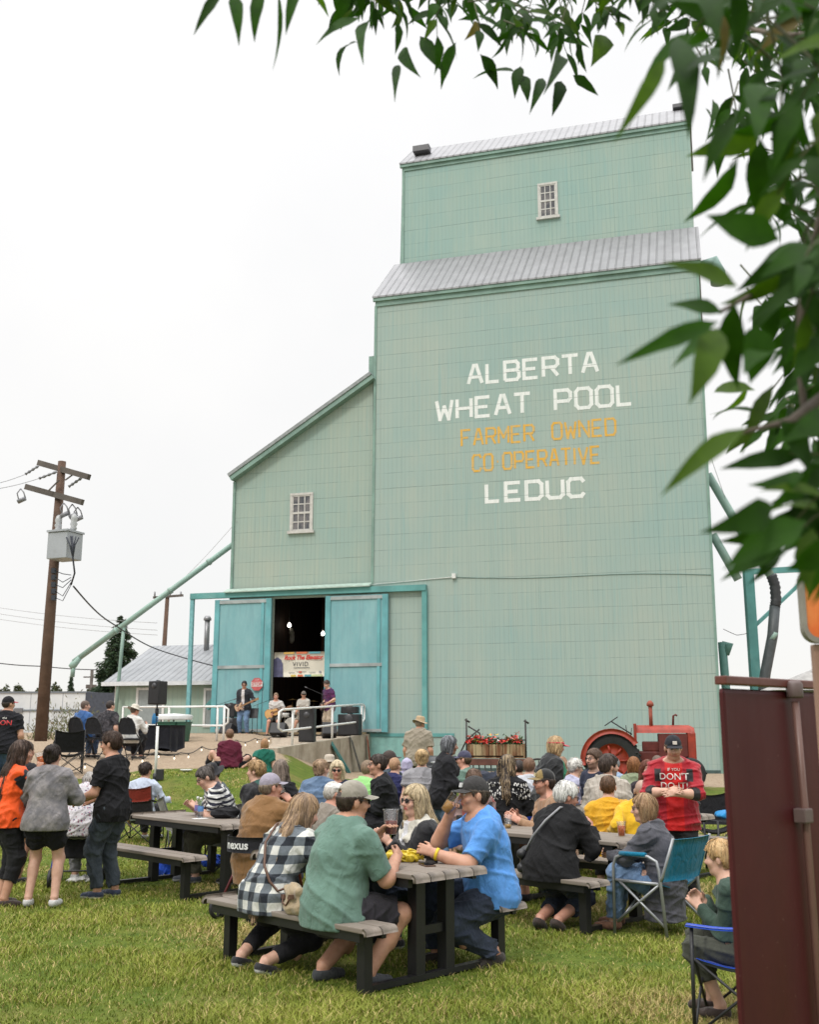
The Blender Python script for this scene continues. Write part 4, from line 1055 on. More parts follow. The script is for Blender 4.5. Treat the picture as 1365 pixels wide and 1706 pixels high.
# dark inside of the doorway
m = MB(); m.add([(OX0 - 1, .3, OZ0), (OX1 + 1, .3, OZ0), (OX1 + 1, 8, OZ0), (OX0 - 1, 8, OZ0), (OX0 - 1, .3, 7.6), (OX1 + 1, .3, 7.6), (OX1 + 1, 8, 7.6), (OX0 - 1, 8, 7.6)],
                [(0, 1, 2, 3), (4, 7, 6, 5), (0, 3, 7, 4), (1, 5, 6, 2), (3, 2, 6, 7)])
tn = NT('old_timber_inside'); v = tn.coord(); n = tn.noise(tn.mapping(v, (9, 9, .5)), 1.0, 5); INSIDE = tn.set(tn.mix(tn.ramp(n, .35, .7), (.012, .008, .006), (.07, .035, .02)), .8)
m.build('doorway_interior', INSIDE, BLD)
m = MB()
for i in range(6): m.box(OX0 + .1 + i * .42, OX0 + .2 + i * .42, 5.0 + .3 * (i % 2), 5.12 + .3 * (i % 2), OZ0, 7.5)
m.box(OX0, OX1, 4.8, 4.95, 4.3, 4.5); m.build('timber_post', paint((.06, .032, .02), .8, .3), BLD)
# annex roof edge
m = MB(); d = Vector((-12.40 + 18.26, 0, 15.28 - 11.62)).normalized(); nrm = Vector((-d.z, 0, d.x))
A0 = Vector((-18.26, 0, 11.66)) - d * .06; B0 = Vector((-12.36, 0, 15.34)) + d * .02
q = [A0 + nrm * .04, B0 + nrm * .04, B0 + nrm * .17, A0 + nrm * .17]
m.add([p_ + Vector((0, -.28, 0)) for p_ in q] + [p_ + Vector((0, D1 + .2, 0)) for p_ in q], [(0, 1, 2, 3), (7, 6, 5, 4), (0, 4, 5, 1), (3, 2, 6, 7), (0, 3, 7, 4), (1, 5, 6, 2)]); m.build('annex_roof', paint((.25, .27, .27), .5, .2, metal=.2), BLD)
m = MB(); q = [A0 + nrm * -.14, B0 + nrm * -.14, B0 + nrm * .035, A0 + nrm * .035]
m.add([p_ + Vector((0, -.24, 0)) for p_ in q] + [p_ + Vector((0, .095, 0)) for p_ in q], [(0, 1, 2, 3), (7, 6, 5, 4), (0, 4, 5, 1), (3, 2, 6, 7), (0, 3, 7, 4), (1, 5, 6, 2)]); m.build('barge_board', TRIM, BLD)
m = MB(); m.bar((-18.18, .07, 0), (-18.22, .07, 11.5), .10, .06); m.build('corner_board', TRIM, BLD)
# windows (in their own frames)
WFR = paint((.50, .49, .46), .55, .15, dirt=(.30, .28, .25)); 
tn = NT('old_window_glass'); v = tn.coord(); WGL = tn.set(tn.mix(tn.ramp(tn.noise(v, 3.2, 3), .4, .65), (.06, .065, .075), (.16, .15, .15)), .15, 0, None, .6)
def window(x0, x1, z0, z1, y, lean=0):
    m = MB(); fw = .09
    m.box(x0 - fw, x0, y - .05, y + .03, z0, z1); m.box(x1, x1 + fw, y - .05, y + .03, z0, z1); m.box(x0 - fw, x1 + fw, y - .055, y + .03, z1, z1 + fw); f = m.build('window', WFR, BLD)
    s = MB(); s.box(x0 - .16, x1 + .16, y - .12, y + .03, z0 - .11, z0 - .002); s.build('sill', WFR, f)
    s = MB(); zm = (z0 + z1) / 2; w = x1 - x0
    s.box(x0, x1, y - .042, y - .012, zm - .04, zm + .04)
    for i in (1, 2): s.box(x0 + w * i / 3 - .02, x0 + w * i / 3 + .02, y - .034, y - .012, z0, z1)
    for zz in ((z0 + zm) / 2, (z1 + zm) / 2): s.box(x0, x1, y - .030, y - .012, zz - .02, zz + .02)
    for a, b, c_, d_ in ((x0, x0 + .045, z0, z1), (x1 - .045, x1, z0, z1), (x0, x1, z0, z0 + .06), (x0, x1, z1 - .05, z1)): s.box(a, b, y - .038, y - .010, c_, d_)
    s.build('sash', WFR, f)
    s = MB(); s.box(x0, x1, y - .016, y - .002, z0, z1); s.build('pane', WGL, f)
window(-15.70, -14.92, 9.36, 10.78, .10); window(-6.02, -5.36, 22.72, 24.18, CS + .08)
# sliding doors: track beam, hood, leaves
m = MB(); m.box(-19.85, -10.20, -.20, .0 - .004, 6.80, 7.02); m.build('door_track', TEALTRIM, BLD)
m = MB(); m.box(-10.36, -10.18, -.16, -.004, 1.6, 6.80); m.build('track_post', TEALTRIM, BLD)
m = MB(); m.bar((-19.76, -.1, 1.2), (-19.78, -.1, 6.80), .15, .12); m.build('track_post', paint((.16, .38, .40), .6, .2), BLD)
m = MB(); m.add([(-18.35, -.32, 7.02), (-12.35, -.32, 7.06), (-12.35, -.004, 7.20), (-18.35, -.004, 7.16)] + [(-18.35, -.32, 6.98), (-12.35, -.32, 7.02), (-12.35, -.004, 7.1), (-18.35, -.004, 7.06)], [(0, 1, 2, 3), (7, 6, 5, 4), (0, 4, 5, 1), (0, 3, 7, 4), (1, 5, 6, 2)]); m.build('track_hood', paint((.36, .46, .40), .6, .2), BLD)
tn = NT('weathered_turquoise_board'); v = tn.coord(); a = tn.noise(tn.mapping(v, (1, 1, .4)), 1.4, 7, .7); b = tn.noise(tn.mapping(v, (7, 7, .6)), 1.0, 5, .6)
c = tn.mix(tn.ramp(a, .35, .65), (.165, .36, .39), (.235, .43, .45)); c = tn.mix(tn.ramp(b, .52, .75, 0, .5), c, (.15, .27, .31)); c = tn.mix(tn.ramp(tn.noise(v, 11, 4), .68, .75, 0, .6), c, (.32, .33, .30))
DOORM = tn.set(c, .7, 0, tn.bump(b, .2, .01), .3)
DTRIM = paint((.12, .35, .375), .6, .2, 1.4, dirt=(.20, .42, .45)); GREYB = paint((.32, .36, .36), .7, .25, 2)
def sliding(x0, x1, open_side):
    z0, z1 = 1.66, 6.72; y = -.16
    m = MB(); m.box(x0, x1, y, y + .07, z0, z1); d = m.build('sliding_door', DOORM, BLD)
    s = MB(); s.box(x0, x0 + .20, y - .05, y - .002, z0, z1); s.box(x1 - .22, x1, y - .05, y - .002, z0, z1)
    if open_side > 0: s.box(x1 - .42, x1 - .30, y - .04, y - .003, z0, z1)
    s.build('stile', DTRIM, d)
    s = MB(); s.box(x0 + .20, x1 - .22, y - .045, y - .004, z1 - .16, z1 - .03); s.box(x0 + .20, x1 - .22, y - .045, y - .004, 4.05, 4.17); s.box(x0 + .20, x1 - .22, y - .045, y - .004, z0 + .02, z0 + .12); s.build('cross_rail', GREYB, d)
sliding(-18.75, -16.36, 1); sliding(-14.14, -11.66, 1)
# lettering, painted strokes on the siding
GL = {'A': [[(0, 0), (.40, 1), (.60, 1), (1, 0)], [(.2, .36), (.8, .36)]], 'L': [[(0, 1), (0, 0), (.9, 0)]], 'B': [[(0, 0), (0, 1), (.8, 1), (.95, .86), (.95, .66), (.82, .53), (0, .53)], [(.82, .53), (1, .38), (1, .15), (.84, 0), (0, 0)]],
      'E': [[(.95, 1), (0, 1), (0, 0), (.95, 0)], [(0, .5), (.8, .5)]], 'R': [[(0, 0), (0, 1), (.8, 1), (1, .85), (1, .62), (.82, .48), (0, .48)], [(.55, .48), (1, 0)]], 'T': [[(-.05, 1), (1.05, 1)], [(.5, 1), (.5, 0)]],
      'W': [[(0, 1), (.22, 0), (.5, .66), (.78, 0), (1, 1)]], 'H': [[(0, 0), (0, 1)], [(1, 0), (1, 1)], [(0, .5), (1, .5)]], 'P': [[(0, 0), (0, 1), (.82, 1), (1, .85), (1, .58), (.84, .43), (0, .43)]],
      'O': [[(.18, 0), (0, .16), (0, .84), (.18, 1), (.82, 1), (1, .84), (1, .16), (.82, 0), (.18, 0), (0, .16)]], 'F': [[(0, 0), (0, 1), (.95, 1)], [(0, .52), (.75, .52)]], 'M': [[(0, 0), (0, 1), (.5, .35), (1, 1), (1, 0)]],
      'N': [[(0, 0), (0, 1), (1, 0), (1, 1)]], 'D': [[(0, 0), (0, 1), (.8, 1), (1, .82), (1, .18), (.8, 0), (0, 0), (0, .2)]], 'C': [[(1, .8), (.82, 1), (.18, 1), (0, .84), (0, .16), (.18, 0), (.82, 0), (1, .2)]],
      'I': [[(.5, 0), (.5, 1)]], 'V': [[(0, 1), (.5, 0), (1, 1)]], 'U': [[(0, 1), (0, .16), (.18, 0), (.82, 0), (1, .16), (1, 1)]], '-': [[(.3, .5), (.6, .5)]]}
def painted(txt, x0, x1, z, h, sw, mat, dz=0.0, y=-.005):
    wd = {'I': .25, '-': .55, ' ': .75, 'W': 1.12, 'M': 1.05, 'L': .92}; gap = .36
    tot = sum(wd.get(c_, 1.0) for c_ in txt) + gap * (len(txt) - 1); u = (x1 - x0 - sw) / tot
    m = MB(); x = x0 + sw / 2
    for li, ch in enumerate(txt):
        w = wd.get(ch, 1.0) * u
        if ch != ' ':
            for si, pl in enumerate(GL[ch]):
                ww = w if ch != 'I' else w
                P = [Vector((x + (px_ if ch != 'I' else .5) * ww, z + dz * (x - x0) + sw / 2 + pz_ * (h - sw))) for px_, pz_ in pl]
                for i in range(len(P) - 1):
                    p0, p1 = P[i], P[i + 1]; d = (p1 - p0).normalized(); nn = Vector((-d.y, d.x)) * sw / 2; e0 = d * sw * (.42 if i > 0 else .0); e1 = d * sw * (.42 if i < len(P) - 2 else .0)
                    yy = y - .0006 * ((si * 4 + i) % 9) - .0003 * (li % 2); m.add([(q.x, yy, q.y) for q in (p0 - e0 - nn, p1 + e1 - nn, p1 + e1 + nn, p0 - e0 + nn)], [(0, 1, 2, 3)])
        x += w + gap * u
    m.build('painted_lettering', mat, BLD)
def letterpaint(col, wear):
    t = NT('sign_paint'); v = t.coord(); n = t.noise(t.mapping(v, (8, 8, 1.2)), 1.0, 6, .7)
    z = t.sep(v)[2]; rw = t.math('FRACT', t.math('DIVIDE', t.math('ADD', z, t.math('MULTIPLY', t.math('SUBTRACT', t.noise(t.mapping(v, (.8, .8, 4)), 1.2, 3), .5), .05)), .60))
    c = t.mix(t.ramp(n, .46, .78, 0, wear), col, (.33, .44, .38)); x = t.sep(v)[0]; pl = t.math('LESS_THAN', t.math('FRACT', t.math('DIVIDE', t.math('ADD', x, 30), .17)), .06)
    c = t.mix(t.math('MULTIPLY', pl, .22), c, (.2, .25, .22)); c = t.mix(t.math('MULTIPLY', t.math('LESS_THAN', rw, .034), .5), c, (.11, .15, .13))
    return t.set(c, .65)
LW = letterpaint((.74, .76, .74), .5); LY = letterpaint((.66, .36, .035), .75)
painted('ALBERTA', -8.60, -3.56, 14.63, .86, .135, LW, .008); painted('WHEAT', -9.86, -6.13, 13.31, .88, .135, LW, .0); painted('POOL', -5.29, -2.34, 13.31, .88, .135, LW, .0); painted('FARMER', -8.86, -6.02, 12.22, .70, .085, LY, 0); painted('OWNED', -5.41, -3.02, 12.22, .70, .085, LY, 0); painted('CO-OPERATIVE', -8.44, -3.62, 11.21, .70, .085, LY, .0); painted('LEDUC', -7.96, -4.20, 9.98, .80, .14, LW, 0)
# lamps inside the doorway
for (px, py, dd) in ((482, 1042, 3.2), (538, 1056, 4.2)):
    th_ = R(16); 
    r = ray(px, py); nx, ny_ = math.sin(th_), math.cos(th_); kk = (10.457 * nx + 36 * ny_ + dd) / (r[0] * nx + r[1] * ny_); wp = Vector((r[0] * kk, r[1] * kk, CAM_H + r[2] * kk))
    L = thing('hanging_lamp', 'small glowing bulb with pale pulley below, hanging in the dark doorway' if px == 482 else 'small lone glowing bulb hanging deeper in the dark doorway, nearer its right door', 'lamp', wp)
    m = MB(); m.lathe([(.001, -.085), (.055, -.07), (.085, 0), (.055, .07), (.02, .12)], 14, close=False); t = NT('lit_bulb'); t.set((1, .9, .8), .4, emit=(1, .93, .82), estr=5); m.build('bulb', t.m, L)
    m = MB(); m.tube([(0, 0, .12), (0, 0, 7.55 - wp.z)], .012, 5); m.build('cord', BLACK, L)
    if px == 482: m = MB(); m.tube([(.08, 0, -.12), (.10, 0, -.3), (.14, 0, -.38)], [.06, .11, .10], 8); m.tube([(.13, 0, -.38), (.12, 0, -.62), (.1, 0, -.75)], [.10, .11, .05], 8); m.build('pulley', paint((.35, .32, .26), .6), L)
def gd(px, py, d0=5.0, d1=80.0):
    """how far ahead the ray through a pixel meets the ground"""
    r = ray(px, py); d = np.arange(d0, d1, .05); t = d / r[1]; z = CAM_H + r[2] * t; k = np.where(z < gz(r[0] * t, d))[0]
    return float(d[k[0]]) if len(k) else d1
def gp(px, py, **k):
    d = gd(px, py, **k); x = ray(px, py)[0] * d / ray(px, py)[1]; return Vector((x, d, g(x, d)))
def B2W(s_, n_, z=0.0):
    return Vector((10.457 + s_ * math.cos(R(16)) + n_ * math.sin(R(16)), 36 - s_ * math.sin(R(16)) + n_ * math.cos(R(16)), z))

# ------------------------------------------------------------------ ramp up to the stage, its wall and rails
tn = NT('old_concrete'); v = tn.coord(); n = tn.noise(v, 1.6, 7, .65); n2 = tn.noise(tn.mapping(v, (6, 6, .6)), 1.0, 5)
c = tn.mix(tn.ramp(n, .35, .65), (.30, .255, .195), (.46, .41, .33)); c = tn.mix(tn.ramp(n2, .55, .75, 0, .6), c, (.16, .13, .10)); CONC = tn.set(c, .9, 0, tn.bump(n, .3, .02), .2)
rz = R(-16)
ramp = thing('concrete_ramp', 'stained concrete ramp wall leading up to the turquoise sliding doors', 'ramp', B2W(-12.4, 0), rz)
m = MB()
def rampz(n_): return 1.60 + n_ * .045
L_ = 8.6
m.add([(-.28, -.02, -.5), (0, -.02, -.5), (0, -.02, rampz(0)), (-.28, -.02, rampz(0)), (-.28, -L_, -.5), (0, -L_, -.5), (0, -L_, rampz(-L_)), (-.28, -L_, rampz(-L_))],
      [(0, 1, 2, 3), (4, 7, 6, 5), (1, 5, 6, 2), (0, 3, 7, 4), (3, 2, 6, 7)])
m.build('side_wall', CONC, ramp)
m = MB(); m.box(-2.2, -.281, -L_, -L_ + .25, -.5, rampz(-L_) - .004); m.build('end_wall', CONC, ramp)
m = MB(); m.box(-7.5, -.285, -L_ + .255, -.03, 0, .02)
V2 = [(x, y_, rampz(y_) - .03 if z > .01 else 0.2) for x, y_, z in m.v]; m.v = V2; t = NT('ramp_gravel'); v = t.coord(); vo = t.node('ShaderNodeTexVoronoi'); t.put(vo.inputs['Vector'], v); vo.inputs['Scale'].default_value = 24
m.build('ramp_surface', t.set(t.mix(t.sep(vo.outputs['Color'])[0], (.30, .235, .175), (.48, .40, .31)), .95, 0, t.bump(vo.outputs['Distance'], .5, .02)), ramp)
m = MB(); m.box(-4.2, -.05, -1.0, -.25, rampz(0) - .02, rampz(0) + .06); m.build('landing_board', paint((.33, .25, .15), .8, .3, 3), ramp)
WHITE = paint((.74, .74, .72), .45, .06, 3, dirt=(.45, .42, .38))
rail = thing('handrail', 'white pipe handrail along the concrete ramp in front of the band', 'handrail', B2W(-12.4, 0), rz)
xr = -.15
m = MB(); top = [(xr, n_, rampz(n_) + 1.08) for n_ in (-.35, -4, -7.2, -7.9)]
m.tube(top + [(xr - .05, -8.05, rampz(-8) + 1.02), (xr - .05, -8.08, rampz(-8) + .55), (xr, -7.9, rampz(-8) + .46)] + [(xr, n_, rampz(n_) + .46) for n_ in (-7.2, -4, -.35)] + [(xr, -.18, rampz(0) + .55), (xr, -.18, rampz(0) + 1.0), (xr, -.35, rampz(-.35) + 1.08)], .034, 8); m.build('rail', WHITE, rail)
for n_ in (-.5, -3.6, -7.1):
    m = MB(); m.tube([(xr, n_, rampz(n_) - .01), (xr, n_, rampz(n_) + 1.07)], .04, 8); m.build('post', WHITE, rail)
railb = thing('handrail', 'white pipe handrail crossing in front of the pale green office', 'handrail')
a, b = at(205, 1178, 36.5), at(374, 1177, 33.0); zb = lambda p_: g(p_.x, p_.y)
m = MB(); m.tube([a, b, b + Vector((.12, 0, -.08)), b + Vector((.12, 0, -.48)), b + Vector((0, 0, -.58)), a + Vector((0, 0, -.60))], .032, 8); m.build('rail', WHITE, railb)
for t_ in (.0, .48, .94, 1.0):
    q = a.lerp(b, t_); m = MB(); m.tube([(q.x, q.y, zb(q) - .05), (q.x, q.y, q.z)], .036, 8); m.build('post', WHITE, railb)

# ------------------------------------------------------------------ office behind, far shed, trees, poles
o0 = at(190, 1216, 44.0); off = thing('office_building', 'low pale green office with ribbed metal roof and chimney', 'office', (o0.x, o0.y, 0), rz)
zb_ = 1.3; ze = 3.75; zr = 5.35; Wd = 5.2; Dp = 7.0
m = MB(); m.box(0, Wd, 0, Dp, zb_ - .5, ze); m.add([(0, 0, ze), (0, Dp, ze), (0, Dp / 2, zr), (Wd, 0, ze), (Wd, Dp, ze), (Wd, Dp / 2, zr)], [(0, 2, 1), (3, 4, 5)]); m.build('wall', SIDE3, off)
m = MB()
for sg in (0, 1):
    y0 = -.45 if not sg else Dp + .45; a_2 = [(-.4, y0, ze - .10), (Wd + .4, y0, ze - .10), (Wd + .4, Dp / 2, zr + .1), (-.4, Dp / 2, zr + .1)]; b_2 = [Vector(v) - Vector((0, 0, .10)) for v in a_2]
    f = [(0, 1, 2, 3), (4, 7, 6, 5), (0, 4, 5, 1), (1, 5, 6, 2), (3, 7, 4, 0)]; m.add(a_2 + b_2, f if not sg else [q[::-1] for q in f])
rf = m.build('roof', corrugated('office_roof', (.31, .32, .335)), off)
m = MB(); m.box(-.42, Wd, -.50, -.44, ze - .24, ze - .08); m.build('gutter', paint((.62, .64, .66), .4), off)
m = MB(); m.tube([(2.55, 2.9, zr - .4), (2.55, 2.9, zr + 1.15)], .12, 10); m.lathe([(.17, 1.10), (.17, 1.2), (.10, 1.3)], 10, (2.55, 2.9, zr)); m.build('chimney', paint((.25, .25, .26), .4, metal=.5), rf)
for (x0, x1, z0, z1) in ((1.05, 2.15, 1.95, 3.35), (4.1, 4.8, 1.95, 3.3)):
    m = MB(); m.box(x0 - .1, x0, -.05, -.004, z0 - .1, z1 + .1); m.box(x1, x1 + .1, -.05, -.004, z0 - .1, z1 + .1); m.box(x0, x1, -.048, -.004, z1, z1 + .1); m.box(x0, x1, -.05, -.004, z0 - .1, z0); f = m.build('window', WHITE, off)
    m = MB(); m.box(x0, x1, -.02, -.005, z0, z1); m.build('pane', paint((.27, .30, .30), .2, .1), f)
m = MB(); m.box(-.004, -.04, -.06, .05, 0, ze - .2); m.build('corner_trim', WHITE, off)
m = MB(); m.bar((4.3, -.3, 2.6), (5.3, -.3, 3.6), .12, .25); m.build('brace', TEALTRIM, off)
s0 = at(-60, 1216, 62); sh = thing('site_shed', 'long white low shed with dark end wall beyond the utility pole', 'shed', (s0.x, s0.y, 0), R(-4))
m = MB(); m.box(0, 7.05, 0, 3.0, 1.0, 3.85); t = NT('white_panels'); v = t.coord(); x, y, z = t.sep(v); f = t.math('LESS_THAN', t.math('FRACT', t.math('DIVIDE', x, 1.9)), .02); t.set(t.mix(f, t.mix(t.ramp(t.noise(v, 1, 4), .3, .7), (.52, .55, .58), (.66, .68, .69)), (.25, .27, .3)), .6); m.build('wall', t.m, sh)
m = MB(); m.box(-.05, 7.1, -.06, -.003, 2.82, 2.92); m.box(-.05, 7.1, -.06, 3.05, 3.85, 3.95); m.build('trim', paint((.16, .18, .2), .6), sh)
m = MB(); m.add([(7.053, 0, 1), (9.2, 2.2, 1), (9.2, 2.2, 3.9), (7.053, 0, 3.9)], [(0, 1, 2, 3)]); m.add([(7.053, 0, 3.9), (9.2, 2.2, 3.9), (7, 3, 3.9)], [(0, 1, 2)]); m.build('end_wall', paint((.075, .085, .11), .7, .2), sh)
m = MB(); m.box(2.9, 3.4, -.09, -.02, 2.75, 3.0); m.box(1.4, 1.75, -.09, -.02, 2.78, 3.0); m.build('wall_light', paint((.15, .15, .16), .5), sh)

def leaf_mat(col, name='foliage', var=.4):
    t = NT(name); c = t.attr('Col'); m_ = t.set(c, .55, 0, None, .35)
    tl = t.node('ShaderNodeBsdfTranslucent'); t.l.new(c, tl.inputs[0]); mx = t.node('ShaderNodeMixShader'); mx.inputs[0].default_value = .25
    t.l.new(t.b.outputs[0], mx.inputs[1]); t.l.new(tl.outputs[0], mx.inputs[2]); t.l.new(mx.outputs[0], t.out.inputs[0]); return t.m
FOL = leaf_mat(None); BARK = paint((.11, .085, .065), .9, .3, 8, bump=.6)
def cards(C, N, L, W, col, r):
    """one small pointed leaf card per centre"""
    n = len(C); D = N / (np.linalg.norm(N, axis=1, keepdims=True) + 1e-9); Sd = np.cross(D, r.normal(size=(n, 3))); Sd /= np.linalg.norm(Sd, axis=1, keepdims=True) + 1e-9
    Ln = (L * (.6 + .8 * r.random(n)))[:, None]; Wn = (W * (.6 + .8 * r.random(n)))[:, None]
    V = np.stack([C - D * Ln * .5, C + Sd * Wn * .5, C + D * Ln * .5, C - Sd * Wn * .5], 1); F = np.arange(n)[:, None] * 4 + np.array([[0, 1, 2, 3]])
    cc = np.array(col)[None] * (.55 + .9 * r.random((n, 1))) * (1 + .25 * r.normal(size=(n, 3)) * np.array([[.5, .3, .5]])); return V.reshape(-1, 3), F, np.repeat(np.clip(cc, .002, 1), 4, 0)
def spruce(px, ptop, d, wpx, label, seed, zbase=1.2, col=(.040, .070, .032)):
    r = np.random.default_rng(seed); tp = at(px, ptop, d); Ht = tp.z - zbase; wd = wpx / FPX * d / 2
    root = thing('spruce_tree', label, 'tree', (tp.x, d, zbase), 0, 'trees beyond the yard')
    m = MB(); m.tube([(0, 0, 0), (0, 0, Ht * .97)], [.16 * Ht / 8, .02], 7); m.build('trunk', BARK, root)
    Cs, Ns = [], []
    nl = 40
    for i in range(nl):
        f = (i / nl) ** .9; z = Ht * (.06 + .92 * f); Lb = wd * (1 - f) ** .85 * 1.25 + .06
        for j in range(int(9 * (1 - f)) + 4):
            a = r.random() * 6.283; L2 = Lb * (.55 + .6 * r.random()); nn = int(14 + 60 * L2)
            t = r.random(nn) ** .7; sp = (.09 + .16 * L2) * (1 - t * .6)
            Cs.append(np.stack([np.cos(a) * L2 * t + r.normal(size=nn) * sp * .45, np.sin(a) * L2 * t + r.normal(size=nn) * sp * .45, z - .32 * L2 * t + .16 * L2 * t * t + r.normal(size=nn) * .05 - .10 * np.abs(r.normal(size=nn)) * L2], -1))
            Ns.append(np.stack([np.cos(a) + .6 * r.normal(size=nn), np.sin(a) + .6 * r.normal(size=nn), -.5 + .3 * r.normal(size=nn)], -1))
    V, F, cc = cards(np.concatenate(Cs), np.concatenate(Ns), .30 * Ht / 8, .075 * Ht / 8, col, r); mesh_np('crown', V, F, FOL, root, False, cc)
spruce(202, 1020, 70, 112, 'tall dark spruce with ragged tip behind the metal roofed office', 3); spruce(119, 1124, 95, 30, 'small young spruce standing alone above the white shed', 4, 1.3)
def bushy(px, ptop, d, wpx, label, seed, name='leafy_tree', zb=1.2, col=(.060, .075, .030)):
    r = np.random.default_rng(seed); tp = at(px, ptop, d); Ht = tp.z - zb; wd = wpx / FPX * d / 2
    root = thing(name, label, 'tree', (tp.x, d, zb), 0, 'trees beyond the yard'); m = MB(); m.tube([(0, 0, -.2), (0, 0, Ht * .5), (.1, 0, Ht * .8)], [.14 * Ht / 5, .09, .03], 6)
    for j in range(5): a = j * 1.3; m.tube([(0, 0, Ht * .35), (math.cos(a) * wd * .5, math.sin(a) * wd * .5, Ht * .72)], [.06, .02], 5)
    m.build('trunk', BARK, root); Cs = []
    for j in range(26):
        c0 = np.array([r.normal() * wd * .42, r.normal() * wd * .42, Ht * (.62 + .16 * r.normal())]); c0[2] = min(c0[2], Ht * .93); q = r.normal(size=(110, 3)); q /= np.linalg.norm(q, axis=1, keepdims=True); Cs.append(c0 + q * (r.random((110, 1)) ** .4) * np.array([wd * .32, wd * .32, Ht * .14]))
    C = np.concatenate(Cs); V, F, cc = cards(C, r.normal(size=C.shape), .3 * Ht / 5, .17 * Ht / 5, col, r); mesh_np('crown', V, F, FOL, root, False, cc)
for i, (px, pt, w_, lb) in enumerate(((8, 1146, 44, 'low broad tree at the far left edge above the white shed'), (34, 1144, 36, 'rounded olive tree above the white shed, beside the far left tree'), (88, 1142, 40, 'bushy green tree right of the thick utility pole'), (62, 1150, 30, 'small olive tree just hidden by the thick utility pole'), (148, 1152, 30, 'low tree between small spruce and tall spruce'))): bushy(px, pt, 120, w_, lb, 20 + i)
# weeds by the pole
def weeds(px, py, w_, h_, label, seed, n=260, name='weed_clump', col=(.13, .13, .055)):
    r = np.random.default_rng(seed); p_ = gp(px, py); C = np.stack([r.normal(size=n) * w_ * .4, r.normal(size=n) * w_ * .3, np.abs(r.normal(size=n)) * h_ * .4 + .02], -1); root = thing(name, label, 'weeds', p_)
    V, F, cc = cards(C, np.stack([r.normal(size=n) * .7, r.normal(size=n) * .7, np.ones(n)], -1), .16, .035, col, r); mesh_np('leaves', V, F, FOL, root, False, cc)
    m = MB(); [m.tube([(r.normal() * w_ * .3, r.normal() * w_ * .2, 0), (r.normal() * w_ * .4, r.normal() * w_ * .3, h_ * (.6 + .4 * r.random()))], .006, 4) for _ in range(9)]; m.build('stem', paint((.14, .13, .06), .8), root)
weeds(112, 1222, 1.3, 1.3, 'tall straggly weeds beside the thick utility pole', 31, 700); weeds(70, 1232, .8, .6, 'short dry weeds at the foot of the thick utility pole', 32, 300); weeds(140, 1218, .7, .9, 'straggly weeds growing beside the blue shirted man', 33, 260)

# utility poles
POLEM = paint((.105, .062, .042), .85, .3, 3, bump=.5, dirt=(.17, .11, .08)); ARMM = paint((.10, .085, .075), .8, .3, 3, bump=.3); PORC = paint((.22, .22, .24), .3)
dP = 25.0; b0 = at(68, 1222, dP); t0_ = at(103, 768, dP)
pole = thing('utility_pole', 'thick brown wooden utility pole carrying a grey transformer', 'utility pole', (b0.x, dP, g(b0.x, dP)))
Lc = lambda px, py, dd=0: at(px, py, dP + dd) - Vector(pole.location)
m = MB(); m.tube([Lc(67, 1235), Lc(84, 1010), Lc(103, 769)], [.145, .125, .095], 14); m.build('pole_shaft', POLEM, pole)
for (x0, y0, x1, y1) in ((64, 771, 148, 795), (43, 811, 137, 837)):
    m = MB(); m.bar(Lc(x0, y0, -.2 + .5), Lc(x1, y1, -.45), .10, .14); m.build('crossarm', ARMM, pole)
m = MB()
for a_p, b_p in (((98, 800), (80, 818)), ((108, 800), (122, 790))): m.bar(Lc(*a_p, -.2), Lc(*b_p, -.2), .03, .03)
m.build('arm_brace', ARMM, pole)
for (x0, y0, x1, y1) in ((64, 776, 42, 790), (94, 786, 65, 797), (136, 796, 114, 811)):
    m = MB(); n_ = 7; m.tube([Lc(x0 + (x1 - x0) * i / n_, y0 + (y1 - y0) * i / n_, -.1) for i in range(n_ + 1)], [.02 + .022 * (i % 2) for i in range(n_ + 1)], 8); m.build('insulator', PORC, pole)
for (x0, y0) in ((36, 826), (108, 850), (131, 857), (122, 852)):
    m = MB(); m.tube([Lc(x0 - 7, y0 + 10, -.3), Lc(x0 + 6, y0 + 4, -.3)], .055, 9); m.tube([Lc(x0 + 6, y0 + 4, -.3), Lc(x0 + 3, y0 - 6, -.3), Lc(x0 - 2, y0 - 12, -.3)], .016, 5); m.tube([Lc(x0 - 5, y0 + 8, -.3), Lc(x0 - 8, y0 - 4, -.3), Lc(x0 - 2, y0 - 12, -.3)], .016, 5); m.build('fuse_cutout', PORC, pole)
GREYP = paint((.36, .38, .41), .45, .08, 2, dirt=(.28, .29, .30))
m = MB(); q0 = Lc(84, 933, -.35); q1 = Lc(131, 889, -.35); w = q1.x - q0.x; h = q1.z - q0.z; M_ = Matrix.Translation((q0.x + w / 2, q0.y, (q0.z + q1.z) / 2)) @ Matrix.Rotation(R(-22), 4, 'Z'); m.box(-w * .46, w * .46, -.28, .28, -h / 2, h / 2, bev=.02, M=M_); tr = m.build('transformer', GREYP, pole)
m = MB(); m.box(-w * .49, w * .49, -.31, .31, h / 2 + .002, h / 2 + .05, M=M_); m.build('lid', GREYP, tr)
for dx in (-.24, .22):
    m = MB(); m.lathe([(.05, 0), (.085, .06), (.06, .10), (.09, .17), (.06, .22), (.085, .28), (.06, .38), (.02, .42)], 12, (dx, 0, h / 2 + .05), M=M_); m.build('bushing', paint((.42, .43, .44), .3), tr)
m = MB(); pts = [Lc(120, 893, -.7), Lc(121, 930, -.75), Lc(124, 955, -.6), Lc(118, 974, -.4)]
for dx in (-10, -3, 6, 11): m.tube([Lc(120 + dx, 892 + abs(dx) * .3, -.72), Lc(120 + dx * .4, 908, -.74), Lc(121, 930, -.75)], .016, 5)
m.tube(pts, .022, 6)
